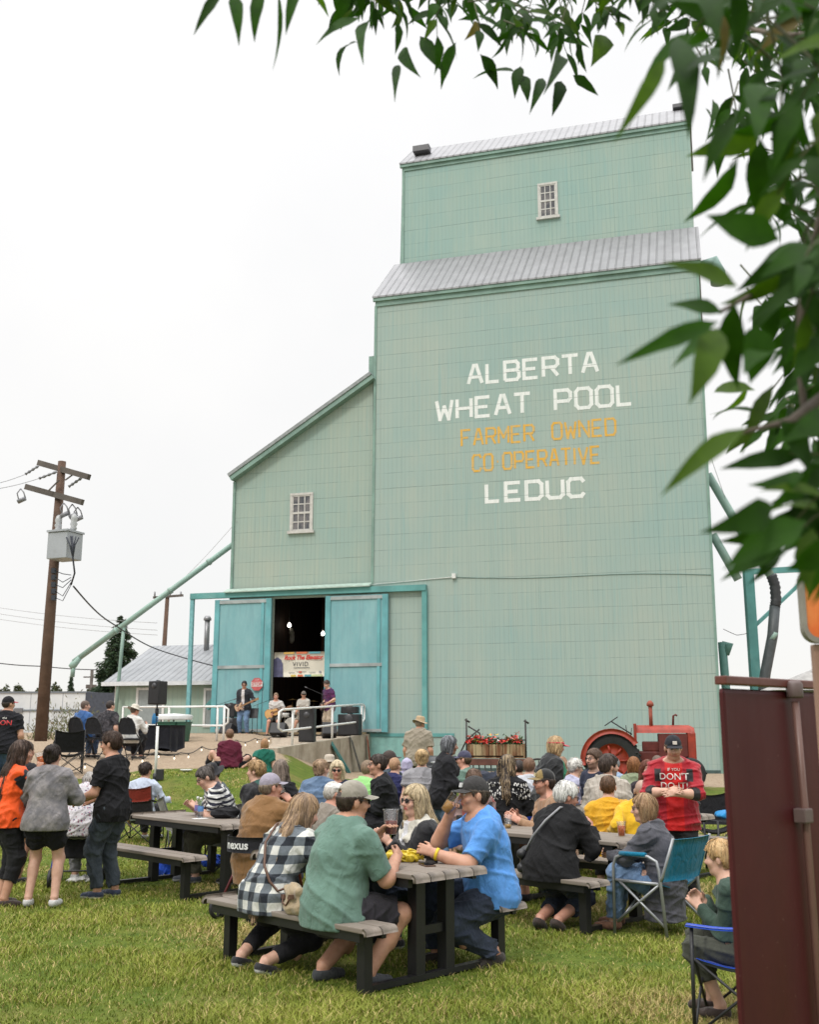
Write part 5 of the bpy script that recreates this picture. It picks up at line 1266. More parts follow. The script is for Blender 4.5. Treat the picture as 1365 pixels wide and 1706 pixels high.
for i, yy in enumerate((951, 962, 974, 985, 996)): m.tube([Lc(92, yy, -.2), Lc(104, yy + 5 + 3 * (i % 2), -.3), Lc(118, 958 + i * 4, -.4)], .010, 5); m.box(*[q for c_ in (Lc(90, yy, -.2),) for q in (c_.x - .06, c_.x + .03, c_.y - .05, c_.y + .05, c_.z - .06, c_.z + .06)])
m.build('cabling', paint((.03, .035, .05), .6), pole)
def wire(pts, label, r_=.010, dark=True):
    P = []
    for i in range(len(pts) - 1):
        a, b = pts[i], pts[i + 1]
        for k in range(10): P.append(a.lerp(b, k / 10) - Vector((0, 0, (b - a).length * .012 * math.sin(math.pi * k / 10))))
    P.append(pts[-1]); m = MB(); m.tube(P, r_, 5); o = m.build('power_line', paint((.03, .03, .034), .6) if dark else paint((.30, .30, .31), .6), None); tag(o, label, 'wire', 'overhead wires')
wire([at(122, 977, 24.6), at(192, 1042, 33), at(280, 1088, 41.6), B2W(-18.6, .8, 4.1)], 'dark service cable running from the transformer pole to the office roof', .022)
wire([at(-10, 1104, 44), at(70, 1110, 46), at(165, 1116, 48)], 'dark cable stretching level behind the thick pole towards the spruce', .022)
wire([at(42, 790, 24.9), at(-30, 810, 22)], 'wire leaving the left tip of the upper crossarm', .008, False); wire([at(65, 797, 24.9), at(-30, 818, 22)], 'wire leaving the middle insulator of the upper crossarm', .008, False)
for i, (y0, y1) in enumerate(((1015, 1048), (1025, 1060), (1034, 1068))): wire([at(-20, y0 - 5, 60), at(262, y1 - 10, 58)], ['topmost', 'middle', 'lowest'][i] + ' of three faint wires crossing behind the thick pole', .012, False)
wire([at(266, 996, 58), at(395, 868, 41)], 'faint wire rising from the far pole to the annex roof', .008, False)
p2 = at(264, 1216, 58); pl2 = thing('utility_pole', 'thin brown utility pole with one crossarm behind the office roof', 'utility pole', (p2.x, 58, 1.3)); tz = at(268, 992, 58).z - 1.3
m = MB(); m.tube([(0, 0, 0), (.14, 0, tz)], [.15, .11], 10); m.build('pole_shaft', POLEM, pl2)
m = MB(); m.bar((-.65, 0, tz - .12), (1.05, -.2, tz - .02), .1, .12); m.build('crossarm', ARMM, pl2)
for dx in (-.55, .3, .9):
    m = MB(); m.tube([(dx, -.1, tz - .05), (dx, -.1, tz + .2)], .05, 6); m.build('insulator', PORC, pl2)
p3 = at(147, 1216, 85); pl3 = thing('utility_pole', 'small grey distant utility pole left of the tall spruce', 'utility pole', (p3.x, 85, 1.3)); m = MB(); m.tube([(0, 0, 0), (0, 0, at(147, 1116, 85).z - 1.3)], .13, 8); m.build('pole_shaft', ARMM, pl3)
m = MB(); zz = at(147, 1128, 85).z - 1.3; m.bar((-.65, 0, zz), (.65, 0, zz), .1, .1); m.bar((-.4, 0, zz - .75), (.4, 0, zz - .75), .2, .3); m.build('crossarm', ARMM, pl3)

# grain spouts
SPM = paint((.24, .36, .31), .5, .15, 1.2, dirt=(.32, .42, .37))
sp = thing('grain_spout', 'long pale green grain spout sloping down left from the annex', 'grain spout')
a, b = B2W(-18.1, 3.2, 0), at(122, 1103, 43.5); a = at(396, 901, a.y); m = MB(); m.tube([a, b], .115, 12); sp1 = m.build('spout_pipe', SPM, sp)
for t_ in (.18, .42, .75): q = a.lerp(b, t_); d_ = (b - a).normalized(); m = MB(); m.tube([q - d_ * .06, q + d_ * .06], .145, 12); m.build('collar', SPM, sp1)
m = MB(); m.tube([b + (a - b).normalized() * .3, b + Vector((.0, 0, -.12)), at(117, 1112, 43.5)], [.12, .16, .12], 10); m.tube([at(122, 1108, 43.5), at(120, 1128, 43.5)], .09, 10); m.build('spout_head', SPM, sp)
q = a.lerp(b, .70); m = MB(); m.tube([(q.x, q.y, q.z), (q.x - .05, q.y, q.z - 1.2), (q.x - .15, q.y - .1, g(q.x, q.y) - .1)], .075, 8); m.build('support_post', SPM, sp)
for i, (pts, lb) in enumerate(((((1180, 790), (1233, 880), (1287, 962)), 'upper green spout pipe leaving the right wall, ending in a black hose'), (((1188, 890), (1231, 966)), 'short lower green spout pipe with a cut open end on the right wall'))):
    s_ = thing('grain_spout', lb, 'grain spout'); P = [at(*q, 38.5) for q in pts]; m = MB(); m.tube(P, .155, 12); m.build('spout_pipe', SPM, s_)
    if i == 0:
        hs = [at(*q, 38.5) for q in ((1286, 958), (1292, 975), (1294, 1000), (1292, 1012))]; m = MB(); PP = []; RR = []
        for j in range(len(hs) - 1):
            for k in range(6): PP.append(hs[j].lerp(hs[j + 1], k / 6)); RR.append(.17 + .035 * (k % 2))
        m.tube(PP, RR, 12); m.build('ribbed_hose', paint((.03, .032, .036), .6), s_)
        m = MB(); m.tube([at(*q, 38.5) for q in ((1292, 1010), (1288, 1060), (1276, 1122), (1268, 1200))], .19, 12); m.build('down_pipe', paint((.06, .07, .075), .5, .2), s_)
        m = MB(); m.tube([at(*q, 38.5) for q in ((1285, 1058), (1291, 1062))], .23, 12); m.build('collar', SPM, s_)
fr = thing('steel_frame', 'green steel post frame beside the right wall of the elevator', 'steel frame'); m = MB(); q = at(1247, 950, 39.5); m.bar((q.x, 39.5, .2), q, .34, .3, up=(0, 1, 0)); m.build('post', TEALTRIM, fr)
m = MB(); m.bar(at(1240, 953, 39.5), at(1400, 945, 41), .16, .22); m.build('beam', TEALTRIM, fr); m = MB(); m.bar(at(1254, 1047, 39.6), at(1345, 962, 40.5), .1, .12); m.build('brace', TEALTRIM, fr)
m = MB(); q = at(1204, 1070, 38.8); m.tube([q, Vector((q.x + .1, q.y, .3))], .16, 8); m.tube([q, q + Vector((.2, 0, -.1)), q + Vector((.1, 0, -.45))], [.05, .22, .14], 8); m.build('side_leg', paint((.08, .20, .17), .6), fr)
wire([at(1206, 1048, 38), at(1228, 1058, 38.3), at(1246, 1055, 39)], 'thin cable looping between the elevator corner and the green post', .012); wire([at(1182, 752, 38), at(1212, 838, 38.4), at(1290, 960, 39)], 'thin stay wire beside the upper right spout', .010, False)
# ------------------------------------------------------------------ picnic tables
tn = NT('recycled_plank'); v = tn.coord(); n = tn.noise(tn.mapping(v, (1.2, 30, 30)), 1.0, 5, .6); n2 = tn.noise(v, 4, 4)
PLANK = tn.set(tn.mix(tn.ramp(n2, .3, .7, 0, .5), tn.mix(tn.ramp(n, .3, .7), (.165, .135, .108), (.25, .21, .175)), (.215, .19, .165)), .62, 0, tn.bump(n, .25, .004), .35)
TBLACK = paint((.012, .012, .013), .42, .1, 5)
TROT = R(-45.4)
def plank_top(y0, y1, z1, L, nb, lip):
    m = MB(); w = (y1 - y0) / nb
    for i in range(nb): m.box(-L / 2, L / 2, y0 + w * i + .003, y0 + w * (i + 1) - .003, z1 - .035, z1 + (.0006 * (i % 2)), bev=.008)
    for sx in (1, -1):
        for i in range(nb):
            ya, yb = y0 + w * i + .0035, y0 + w * (i + 1) - .0035; x0 = sx * L / 2
            def fn(u, v, x0=x0, sx=sx, ya=ya, yb=yb):
                a = u * 1.35; return (x0 + sx * (.045 * math.sin(a)), ya + (yb - ya) * v, z1 - .001 - .045 * (1 - math.cos(a)) - lip * max(0, u - .85) / .15)
            m.sheet(fn, 7, 1, .028)
    return m
def make_table():
    t = thing('picnic_table', 'x', 'picnic table'); L = 1.78
    tt = plank_top(-.37, .37, .74, L, 5, .02).build('tabletop', PLANK, t)
    m = MB(); m.box(-L / 2 + .05, L / 2 - .05, -.35, -.31, .645, .703); m.box(-L / 2 + .05, L / 2 - .05, .31, .35, .645, .703); m.box(-L / 2 + .2, -L / 2 + .26, -.31, .31, .655, .703); m.box(L / 2 - .26, L / 2 - .2, -.31, .31, .655, .703); m.build('table_frame', TBLACK, t)
    for sy in (-1, 1):
        yc = sy * .675; b = plank_top(yc - .145, yc + .145, .445, L, 2, .01).build('bench', PLANK, t)
        m = MB(); m.box(-L / 2 + .05, L / 2 - .05, yc - .12, yc - .08, .35, .408); m.box(-L / 2 + .05, L / 2 - .05, yc + .08, yc + .12, .35, .408); m.build('bench_frame', TBLACK, b)
        for sx in (-1, 1):
            m = MB(); m.box(sx * .76 - .038, sx * .76 + .038, yc - .038, yc + .038, 0, .40, bev=.004); m.box(sx * .76 - .035, sx * .76 + .035, yc - .11, yc + .11, .375, .41); m.build('leg', TBLACK, b)
            m = MB(); m.box(sx * .72 - .045, sx * .72 + .045, sy * .15 - .045, sy * .15 + .045, 0, .655, bev=.004); m.build('leg', TBLACK, t)
    for sx in (-1, 1):
        m = MB(); m.box(sx * .74 - .03, sx * .74 + .03, -.635, .635, .012, .05); m.box(sx * .72 - .02, sx * .72 + .02, -.1, .1, .30, .36); m.build('ground_bar', TBLACK, t)
    return t
tabs = [((-.35, 8.42), 'nearest picnic table with cap-wearing drinkers and yellow snack wrapper on top'), ((1.46, 10.56), 'picnic table with two orange drinks, beside the turquoise chair'), ((-2.36, 12.36), 'picnic table with water bottles, its near bench empty'),
        ((-.75, 14.6), 'mostly hidden picnic table where the man in glasses and black jacket sits'), ((2.7, 13.3), 'mostly hidden picnic table behind the two people in yellow')]
T0_ = make_table()
for i, ((x, y), lb) in enumerate(tabs):
    o = T0_ if i == 0 else copy_tree(T0_); o.location = (x, y, g(x, y)); o.rotation_euler = (0, 0, TROT); tag(o, lb, 'picnic table', 'picnic tables on the lawn')
def tab(i, lx, ly, z=.741):
    (x, y), _ = tabs[i]; c, s = math.cos(TROT), math.sin(TROT); return Vector((x + lx * c - ly * s, y + lx * s + ly * c, z + g(x, y)))

# ------------------------------------------------------------------ chairs
def camp_chair(col, label, loc, rz_, frame=BLACK, back2=None, arms=True, w=.27, hb=.86, recl=.12, scale=1.0, group=None):
    """folding camp chair: crossed tubes, sling seat, back, arm rests; faces +y"""
    t = thing('camp_chair', label, 'camp chair', loc, rz_, group or 'folding camp chairs'); F = cloth(col)
    S_ = lambda x, y, z: Vector((x, y, z)) * scale
    m = MB()
    def fn(u, v): return S_((u - .5) * 2 * w, -.22 + .46 * v, .43 - .07 * math.sin(math.pi * u) - .04 * math.sin(math.pi * v))
    m.sheet(fn, 10, 8, .006); m.build('seat', F, t)
    m = MB()
    def fb(u, v):
        cu = 1 - (2 * u - 1) ** 2; return S_((u - .5) * 2 * (w + .01), -.24 - recl * v - .06 * cu * (1 - .3 * v), .42 + (hb - .42) * v - .05 * cu * v)
    if back2: m.sheet(lambda u, v: fb(u, v * .5), 10, 5, .006); m.sheet(lambda u, v: fb(u, .505 + v * .495), 10, 5, .008, 1); m.build('backrest', [F, cloth(back2)], t)
    else: m.sheet(fb, 10, 9, .006); m.build('backrest', F, t)
    for sx in (1, -1):
        m = MB(); m.tube([S_(sx * w, -.28, .0), S_(sx * (w + .01), -.24, .42), S_(sx * (w + .01), -.24 - recl, hb)], .011 * scale, 8); m.build('leg', frame, t)
        m = MB(); m.tube([S_(sx * w, .27, .0), S_(sx * w, .26, .60)], .011 * scale, 8); m.build('leg', frame, t)
        m = MB(); m.tube([S_(sx * w, .26, .02), S_(sx * (w + .005), -.24, .43)], .009 * scale, 6); m.tube([S_(sx * w, -.27, .02), S_(sx * w, .25, .42)], .009 * scale, 6); m.build('side_brace', frame, t)
        if arms:
            m = MB(); m.sheet(lambda u, v, sx=sx: S_(sx * w + (u - .5) * .07, .29 - .60 * v, .60 + .045 * v - .03 * math.sin(math.pi * v)), 3, 8, .010); m.build('armrest', F, t)
    m = MB(); m.tube([S_(-w, .27, .02), S_(w, .25, .42)], .009, 6); m.tube([S_(w, .27, .02), S_(-w, .25, .42)], .009, 6); m.tube([S_(-w, -.28, .02), S_(w, -.24, .42)], .009, 6); m.tube([S_(w, -.28, .02), S_(-w, -.24, .42)], .009, 6); m.build('cross_brace', frame, t)
    return t
def director_chair(loc, rz_):
    t = thing('director_chair', 'turquoise fabric folding chair with bent silver tube arms', 'camp chair', loc, rz_); AL = paint((.30, .31, .32), .4, .1, 5, metal=.5); TQ = cloth((.006, .15, .26), fuzz=.1)
    w = .29
    m = MB(); m.sheet(lambda u, v: ((u - .5) * 2 * w, -.20 + .44 * v, .44 - .05 * math.sin(math.pi * u)), 8, 5, .006); m.build('seat', TQ, t)
    m = MB(); m.sheet(lambda u, v: ((u - .5) * 2 * (w + .015), -.23 - .12 * v - .045 * math.sin(math.pi * u), .46 + .35 * v), 10, 6, .007); m.build('backrest', TQ, t)
    for sx in (1, -1):
        x = sx * (w + .02)
        m = MB(); m.tube([(x, .26, 0), (x, .25, .56), (x, .22, .63), (x, .14, .66), (x, -.10, .655), (x, -.18, .62), (x, -.20, .55), (x, -.25, 0)], .014, 8); m.build('arm_frame', AL, t)
        m = MB(); m.tube([(x, .18, .662), (x, -.08, .668)], .020, 8); m.build('armrest', TQ, t)
        m = MB(); m.tube([(x, -.20, .45), (x, -.23, .50), (x, -.35, .82)], .013, 8); m.build('back_post', AL, t)
        m = MB(); m.tube([(x, .23, .10), (x, -.20, .44)], .012, 6); m.tube([(x, -.24, .10), (x, .2, .44)], .012, 6); m.tube([(x, .23, .44), (x, -.2, .44)], .014, 8); m.build('side_brace', AL, t)
    m = MB(); m.tube([(-w, .22, .1), (w, .2, .44)], .011, 6); m.tube([(w, .22, .1), (-w, .2, .44)], .011, 6); m.build('cross_brace', AL, t)
    return t
def folding_chair(label, loc, rz_):
    t = thing('folding_chair', label, 'folding chair', loc, rz_, 'black padded folding chairs by the gravel'); F = paint((.03, .031, .034), .35, .1, metal=.3); U = cloth((.016, .017, .020))
    m = MB(); m.sheet(lambda u, v: ((u - .5) * .40 * (1 - .12 * v), -.21 + .42 * (1 - v), .455 + .012 * math.sin(math.pi * u) * math.sin(math.pi * v)), 6, 6, .035); m.build('seat', U, t)
    m = MB(); m.sheet(lambda u, v: ((u - .5) * .43 * (1 - .55 * max(0, v - .45) ** 1.8 * 2.2), -.235 - .06 * v - .03 * math.sin(math.pi * u), .58 + .38 * v), 10, 8, .03); m.build('backrest', U, t)
    for sx in (1, -1):
        m = MB(); m.tube([(sx * .22, .24, 0), (sx * .22, .0, .46), (sx * .22, -.22, .62), (sx * .21, -.27, .80), (sx * .14, -.30, .94), (0, -.305, .985)], .012, 8); m.build('side_tube', F, t)
        m = MB(); m.tube([(sx * .20, -.30, 0), (sx * .20, .14, .45)], .012, 8); m.build('leg', F, t)
    m = MB(); m.tube([(-.2, -.24, .10), (.2, -.24, .10)], .009, 6); m.tube([(-.22, .18, .12), (.22, .18, .12)], .009, 6); m.build('stretcher', F, t)
    return t
def cup(label, loc, drink, h=.13, r=.042, fill=.75, M=None, grp='plastic cups of beer'):
    t = thing('plastic_cup', label, 'cup', loc, 0, grp); t.rotation_euler = M if M else (0, 0, 0)
    m = MB(); m.lathe([(r * .72, .0), (r * .76, .002), (r, h), (r + .004, h + .002), (r + .003, h - .005), (r - .002, h - .006), (r * .72, .004)], 18); m.build('cup_wall', glass_mat((.95, .95, .95), .05), t)
    if drink:
        m = MB(); hh = h * fill; m.lathe([(r * .70, .006), (r * (.72 + .26 * fill) - .003, hh), (.001, hh + .0005)], 16); k = paint(drink, .15, .05, bump=0); m.build('drink', k, t)
    return t
# ------------------------------------------------------------------ things on the tables
cup('clear cup with a little beer standing on the table end behind the blue shirt', tab(1, -.66, .0), (.45, .26, .05), fill=.28)
cup('orange drink in clear cup near the table end by the grey cardigan', tab(1, .62, .12), (.60, .13, .015), fill=.72); cup('orange drink in clear cup half hidden by the black sleeve', tab(1, .22, .02), (.60, .13, .015), fill=.72)
def bottle(label, loc, tint, h=.21):
    t = thing('water_bottle', label, 'bottle', loc, 0, 'bottles on the picnic table'); m = MB(); m.lathe([(.030, 0), (.033, .01), (.033, .06), (.030, .065), (.033, .07), (.033, .135), (.026, .165), (.013, .185), (.013, .2)], 16); m.build('bottle_wall', glass_mat(tint, .08), t)
    m = MB(); m.lathe([(.034, .07), (.0345, .072), (.0345, .125), (.034, .127)], 16, close=False); m.build('wrapper', paint((.10, .22, .45), .4, .3, 30), t)
    m = MB(); m.lathe([(.015, .198), (.015, .222), (.012, .224)], 12); m.build('cap', WHITE, t); return t
bottle('clear water bottle with blue wrapper, nearer the camera', tab(2, .02, -.03), (.85, .92, .97)); b_ = bottle('milky water bottle with purple wrapper, standing behind the clear one', tab(2, -.12, .02), (.9, .9, .95)); 
for ch in b_.children:
    if ch.name.startswith('wrapper'): ch.data.materials[0] = paint((.18, .14, .35), .4, .3, 30)
t = thing('snack_wrapper', 'crumpled bright yellow snack wrapper in front of the blonde woman', 'wrapper', tab(0, .36, .10)); V_, F_ = nets(*field([cone((-.11, 0, .04), (.07, .02, .035), .034, .03, .02), cone((-.08, .03, .055), (.02, .05, .05), .028, .024, .02), cone((.04, -.02, .03), (.11, .0, .03), .03, .012, .01)], .006, (lambda P: -P[..., 2],), wrinkle(.012, 5, .05))); mesh_np('wrapper_foil', V_, F_, paint((.62, .46, .03), .35, .2, 20), t)
t = thing('phone', 'dark phone lying flat beside the yellow wrapper', 'phone', tab(0, .62, .06), R(20)); m = MB(); m.box(-.04, .04, -.08, .08, 0, .009, bev=.003); m.build('phone_body', paint((.10, .05, .03), .3), t); m = MB(); m.box(-.035, .035, -.072, .072, .0092, .0105); m.build('screen', paint((.01, .01, .012), .08), t)
t = thing('wallet', 'open black wallet standing next to the phone', 'wallet', tab(0, .60, .20), R(-30)); m = MB(); m.bar((-.06, 0, .0), (-.06, .05, .09), .10, .008); m.bar((-.06, 0, .002), (-.06, -.09, .006), .10, .008); m.build('wallet_cover', paint((.015, .012, .012), .5), t)
t = thing('handbag', 'soft black bag lying on the table in front of the striped shirt', 'handbag', tab(2, .25, .12)); V_, F_ = nets(*field([ell((0, 0, .05), (.15, .09, .06), .03), ell((.08, .03, .06), (.10, .07, .05), .03)], .010, (lambda P: -P[..., 2],), wrinkle(.01, 9, .08))); mesh_np('bag_body', V_, F_, cloth((.014, .014, .016)), t); m = MB(); m.tube([(-.1, .02, .08), (-.05, .05, .14), (.03, .05, .13), (.08, .02, .09)], .008, 6); m.build('strap', BLACKFAB, t)
t = thing('paper_napkin', 'folded white paper beside the water bottle', 'napkin', tab(2, .12, -.10), R(30)); m = MB(); m.box(-.08, .08, -.05, .05, .0, .003); m.build('sheet', WHITE, t)
def lump(name, label, cat, loc, prims, mat, wr=.012, wl=.08, vox=.012, rz_=0, part='cloth'):
    t = thing(name, label, cat, loc, rz_); V_, F_ = nets(*field(prims, vox, (lambda P: -P[..., 2],), wrinkle(wr, len(label), wl))); mesh_np(part, V_, F_, mat, t); return t
q = gp(262, 1470); lump('blue_tarp_bag', 'crumpled bright blue bag on the grass under the left table', 'bag', (q.x + .05, q.y + .6, 0), [ell((0, 0, .05), (.24, .14, .13), .05), ell((.14, .04, .05), (.14, .10, .11), .05)], cloth((.01, .06, .42)), .02)
q = gp(340, 1452); lump('blue_tarp_bag', 'small piece of blue bag showing behind the empty bench end', 'bag', (q.x, q.y + .5, 0), [ell((0, 0, .05), (.13, .1, .10), .05)], cloth((.01, .06, .42)), .02)
q = gp(128, 1470); lump('plastic_bag', 'flattened white plastic bag on the grass by the blue walker', 'bag', (q.x, q.y, 0), [ell((0, 0, .02), (.12, .08, .05), .03), ell((.1, .02, .02), (.08, .06, .03), .03)], paint((.66, .66, .64), .4), .015, part='film')
# camp chairs on the lawn
q = gp(232, 1404); RED_CH = (q.x, q.y - .05); camp_chair((.02, .018, .02), 'camp chair with dark red upper back and black seat', (q.x, q.y, g(q.x, q.y)), R(-8), back2=(.20, .022, .012), recl=.1)
q = gp(1082, 1552); TQ_CH = (2.17, 9.62); director_chair((TQ_CH[0], TQ_CH[1], 0), R(46))
q = gp(1205, 1690); BL_CH = (1.98, 6.60); camp_chair((.012, .055, .40), 'bright blue camp chair with black legs beside the maroon partition', (BL_CH[0], BL_CH[1], 0), R(68), w=.30, hb=.93)
camp_chair((.20, .19, .18), 'grey camp chair behind the striped shirt woman', (X(318, 14.6), 14.6, g(X(318, 14.6), 14.6)), R(-70), recl=.16)
camp_chair((.22, .21, .21), 'pale grey chair back left of the lilac cap', (X(414, 13.6), 13.6, 0), R(-30), recl=.16)
camp_chair((.42, .012, .06), 'pinkish red camp chair behind the brown jacket', (X(486, 15.6), 15.6, 0), R(-165), recl=.1)
camp_chair((.012, .045, .35), 'royal blue camp chair behind the black and white pattern top', (X(874, 14.3), 14.3, 0), R(-5), recl=.1)
camp_chair((.02, .05, .09), 'dark navy camp chair in front of the straw hat man', (X(692, 20.0), 20.0, g(X(692, 20), 20)), R(-175), recl=.1)
camp_chair((.012, .012, .014), 'empty black camp chair left of the folding chairs on the gravel', (X(112, 21.6), 21.6, g(X(112, 21.6), 21.6)), R(20), recl=.12)
camp_chair((.05, .09, .06), 'dark green camp chair with a blue cup, near the utility pole', (X(58, 19.2), 19.2, g(X(58, 19.2), 19.2)), R(-100), recl=.12)
camp_chair((.012, .012, .014), 'black camp chair at the far right edge near the striped lawn', (X(1186, 15.0), 15.0, 0), R(170), recl=.1, w=.24)
t = thing('tumbler', 'bright blue tumbler on the arm of the green camp chair', 'cup', (X(78, 19.1), 19.1, g(X(78, 19.1), 19.1) + .62)); m = MB(); m.lathe([(.03, 0), (.045, .17), (.047, .175), (.03, .175)], 12); m.build('tumbler_wall', paint((.02, .25, .45), .3), t); m = MB(); m.tube([(0, 0, .17), (.02, 0, .25), (.12, 0, .27)], .006, 5); m.build('straw', paint((.45, .45, .1), .4), t)
t = thing('folding_side_table', 'black tube side table holding blue items near the right edge', 'side table', (X(1212, 13.6), 13.6, 0), R(10)); m = MB(); m.sheet(lambda u, v: (-.25 + .5 * u, -.2 + .4 * v, .62 - .02 * math.sin(math.pi * u)), 5, 4, .006); m.build('tabletop', BLACKFAB, t)
for sx in (-.24, .24):
    for sy in (-.19, .19): m = MB(); m.tube([(sx, sy, 0), (sx, sy, .62)], .014, 7); m.build('leg', BLACK, t)
m = MB(); m.tube([(-.24, -.19, .08), (.24, -.19, .34)], .010, 6); m.tube([(.24, -.19, .08), (-.24, -.19, .34)], .010, 6); m.tube([(-.24, -.19, .30), (.24, -.19, .30)], .012, 6); m.build('cross_brace', BLACK, t)
t2 = thing('cooler_bag', 'small bright blue bag lying on the black side table', 'bag', (X(1212, 13.6), 13.6, .63)); V_, F_ = nets(*field([ell((0, 0, .04), (.16, .10, .06), .03)], .012, (lambda P: -P[..., 2],), wrinkle(.01, 3))); mesh_np('cloth', V_, F_, cloth((.02, .22, .50)), t2)
# black padded folding chairs, the three watchers' row
for i, (px, d, lb) in enumerate(((134, 25.8, 'black folding chair holding the blue shirted man'), (162, 25.6, 'black folding chair holding the man in the printed black shirt'), (217, 25.3, 'black folding chair holding the white cowboy hat man'))):
    x = X(px, d); folding_chair(lb, (x, d, g(x, d)), R(-22 + 4 * i))
# rollators
def rollator(label, loc, rz_, col, seatcol, low=False):
    t = thing('walker', label, 'walker', loc, rz_); F = paint(col, .3, .1, 4, metal=.3)
    m = MB(); m.sheet(lambda u, v: (-.21 + .42 * u, -.16 + .32 * v, .54 + .015 * math.sin(math.pi * u)), 6, 4, .03); m.build('seat', paint(seatcol, .6), t)
    for sx in (1, -1):
        m = MB(); m.tube([(sx * .25, .32, .12), (sx * .25, .20, .50), (sx * .25, .02, .76), (sx * .25, -.06, .82), (sx * .25, -.20, .83)] if not low else [(sx * .25, .32, .12), (sx * .25, .22, .46), (sx * .26, .16, .64), (sx * .26, .05, .68), (sx * .26, -.03, .60)], .014, 8); m.tube([(sx * .25, -.30, .12), (sx * .25, -.05, .52), (sx * .25, .18, .55)], .013, 8); m.build('side_frame', F, t)
        m = MB(); m.tube([(sx * .25, -.10, .825), (sx * .25, -.22, .83)] if not low else [(sx * .26, .14, .66), (sx * .26, .05, .685)], .020, 8); m.build('handle', BLACK, t)
        for sy in (.33, -.31):
            w = MB(); M_ = Matrix.Translation((sx * .25, sy, .10)) @ Matrix.Rotation(math.pi / 2, 4, 'Y'); w.lathe([(.072, -.015), (.098, -.017), (.102, 0), (.098, .017), (.072, .015)], 20, M=M_, close=False); wh = w.build('wheel', paint((.02, .02, .022), .6), t)
            h_ = MB(); h_.lathe([(.022, -.018), (.022, .018)], 10, M=M_)
            for k in range(5): a = k * 2 * math.pi / 5; h_.bar(M_ @ Vector((0, 0, 0)), M_ @ Vector((.075 * math.cos(a), .075 * math.sin(a), 0)), .012, .02)
            h_.build('hub', paint((.06, .06, .065), .5), wh)
            f_ = MB(); f_.tube([(sx * .25, sy, .10), (sx * .25, sy * .96, .22)], .012, 6); f_.build('fork', BLACK, t)
    m = MB(); m.tube([(-.25, .0, .50), (.25, .0, .50)], .011, 6); m.tube([(-.25, -.28, .18), (.25, -.28, .18)], .010, 6); m.tube([(-.25, .25, .40), (.25, .25, .40)], .010, 6); m.build('cross_bar', BLACK, t)
    m = MB(); m.box(-.19, .19, -.02, .22, .28, .49, bev=.03); m.build('basket', BLACKFAB, t)
    return t
RW = (X(440, 10.35), 10.35)
rollator('dark red framed walker with black seat behind the plaid shirt woman', (RW[0], RW[1], 0), R(-40), (.10, .015, .02), (.02, .02, .02), True)
BW = (X(138, 12.5), 12.5); rollator('bright blue framed walker seat on the left lawn', (BW[0], BW[1], 0), R(8), (.02, .04, .38), (.03, .03, .035))

# ------------------------------------------------------------------ stage: banner, sign, speakers, amps, drums, stands
th_ = R(16)
def stg(px, py, n_):
    """the point on a pixel's ray that lies n_ metres in front (-) or behind (+) the facade"""
    r = ray(px, py); nx, ny_ = math.sin(th_), math.cos(th_); k = (10.457 * nx + 36 * ny_ + n_) / (r[0] * nx + r[1] * ny_); return Vector((r[0] * k, r[1] * k, CAM_H + r[2] * k))
STZ = lambda n_: 1.60 + n_ * .045 + .0
p00 = stg(456, 1128, .25); p10 = stg(546, 1127, .25); p01 = stg(456, 1087, .25)
bw, bh = (p10 - p00).length, p01.z - p00.z; ban = thing('banner', 'white event banner with red script title hung across the doorway', 'banner', p00, rz)
tn = NT('banner_print'); v = tn.coord(); x, y, z = tn.sep(v); 
m = MB(); m.sheet(lambda u, v: (bw * u, .02 * math.sin(u * 9), bh * v - .02 * math.sin(math.pi * u) * 0), 24, 4, .004); bs = m.build('sheet', paint((.66, .62, .52), .6, .05, 3), ban)
cols = [(.55, .62, .35), (.62, .38, .10), (.60, .16, .07), (.10, .33, .38), (.55, .62, .35), (.66, .50, .12)]
def strip(x0, x1, z0, z1, col, y=-.026):
    m = MB(); m.sheet(lambda u, v: (x0 + (x1 - x0) * u, .02 * math.sin((x0 + (x1 - x0) * u) / bw * 9) + y, z0 + (z1 - z0) * v), 6, 1, .0); return m.build('print', paint(col, .6, .05, 3), bs)
for i, (a, b, c) in enumerate(((.18, .38, 1), (.42, .62, 2), (.66, .86, 3))): strip(bw * a, bw * b, bh * .92, bh * .995, cols[c])
for i, (a, b, c) in enumerate(((.32, .42, 5), (.45, .55, 2), (.58, .70, 3), (.70, .9, 4))): strip(bw * a, bw * b, bh * .005, bh * .08, cols[c])
strip(bw * .955, bw * .998, bh * .45, bh * .995, (.50, .60, .30)); strip(bw * .95, bw * .998, bh * .005, bh * .42, (.66, .50, .10))
m = MB(); prof = [(0, 0), (.175, 0), (.165, .55), (.14, .62), (.14, .68), (.07, .80), (0, .72)]; m.add([(bw * a, -.030 + .02 * math.sin(a * 9), bh * b) for a, b in prof], [tuple(range(len(prof)))]); m.build('print', paint((.10, .10, .18), .6, .3, 8), bs)
Mx = lambda x, z, y=-.036: Matrix.Translation((x, y, z)) @ Matrix.Rotation(math.pi / 2, 4, 'X')
text_mesh('title', 'Rock The Elevator', .225, paint((.55, .03, .02), .6, .05, bump=0), bs, Mx(bw * .55, bh * .765), .28, bold=.007, spacing=.93); text_mesh('title', 'VIVID', .235, paint((.05, .05, .055), .6, bump=0), bs, Mx(bw * .50, bh * .50), spacing=1.15)
for zf, wf, c in ((.36, .30, (.12, .12, .12)), (.20, .18, (.30, .30, .28)),): strip(bw * (.52 - wf / 2), bw * (.52 + wf / 2), bh * zf - .012, bh * zf + .012, c, -.030)
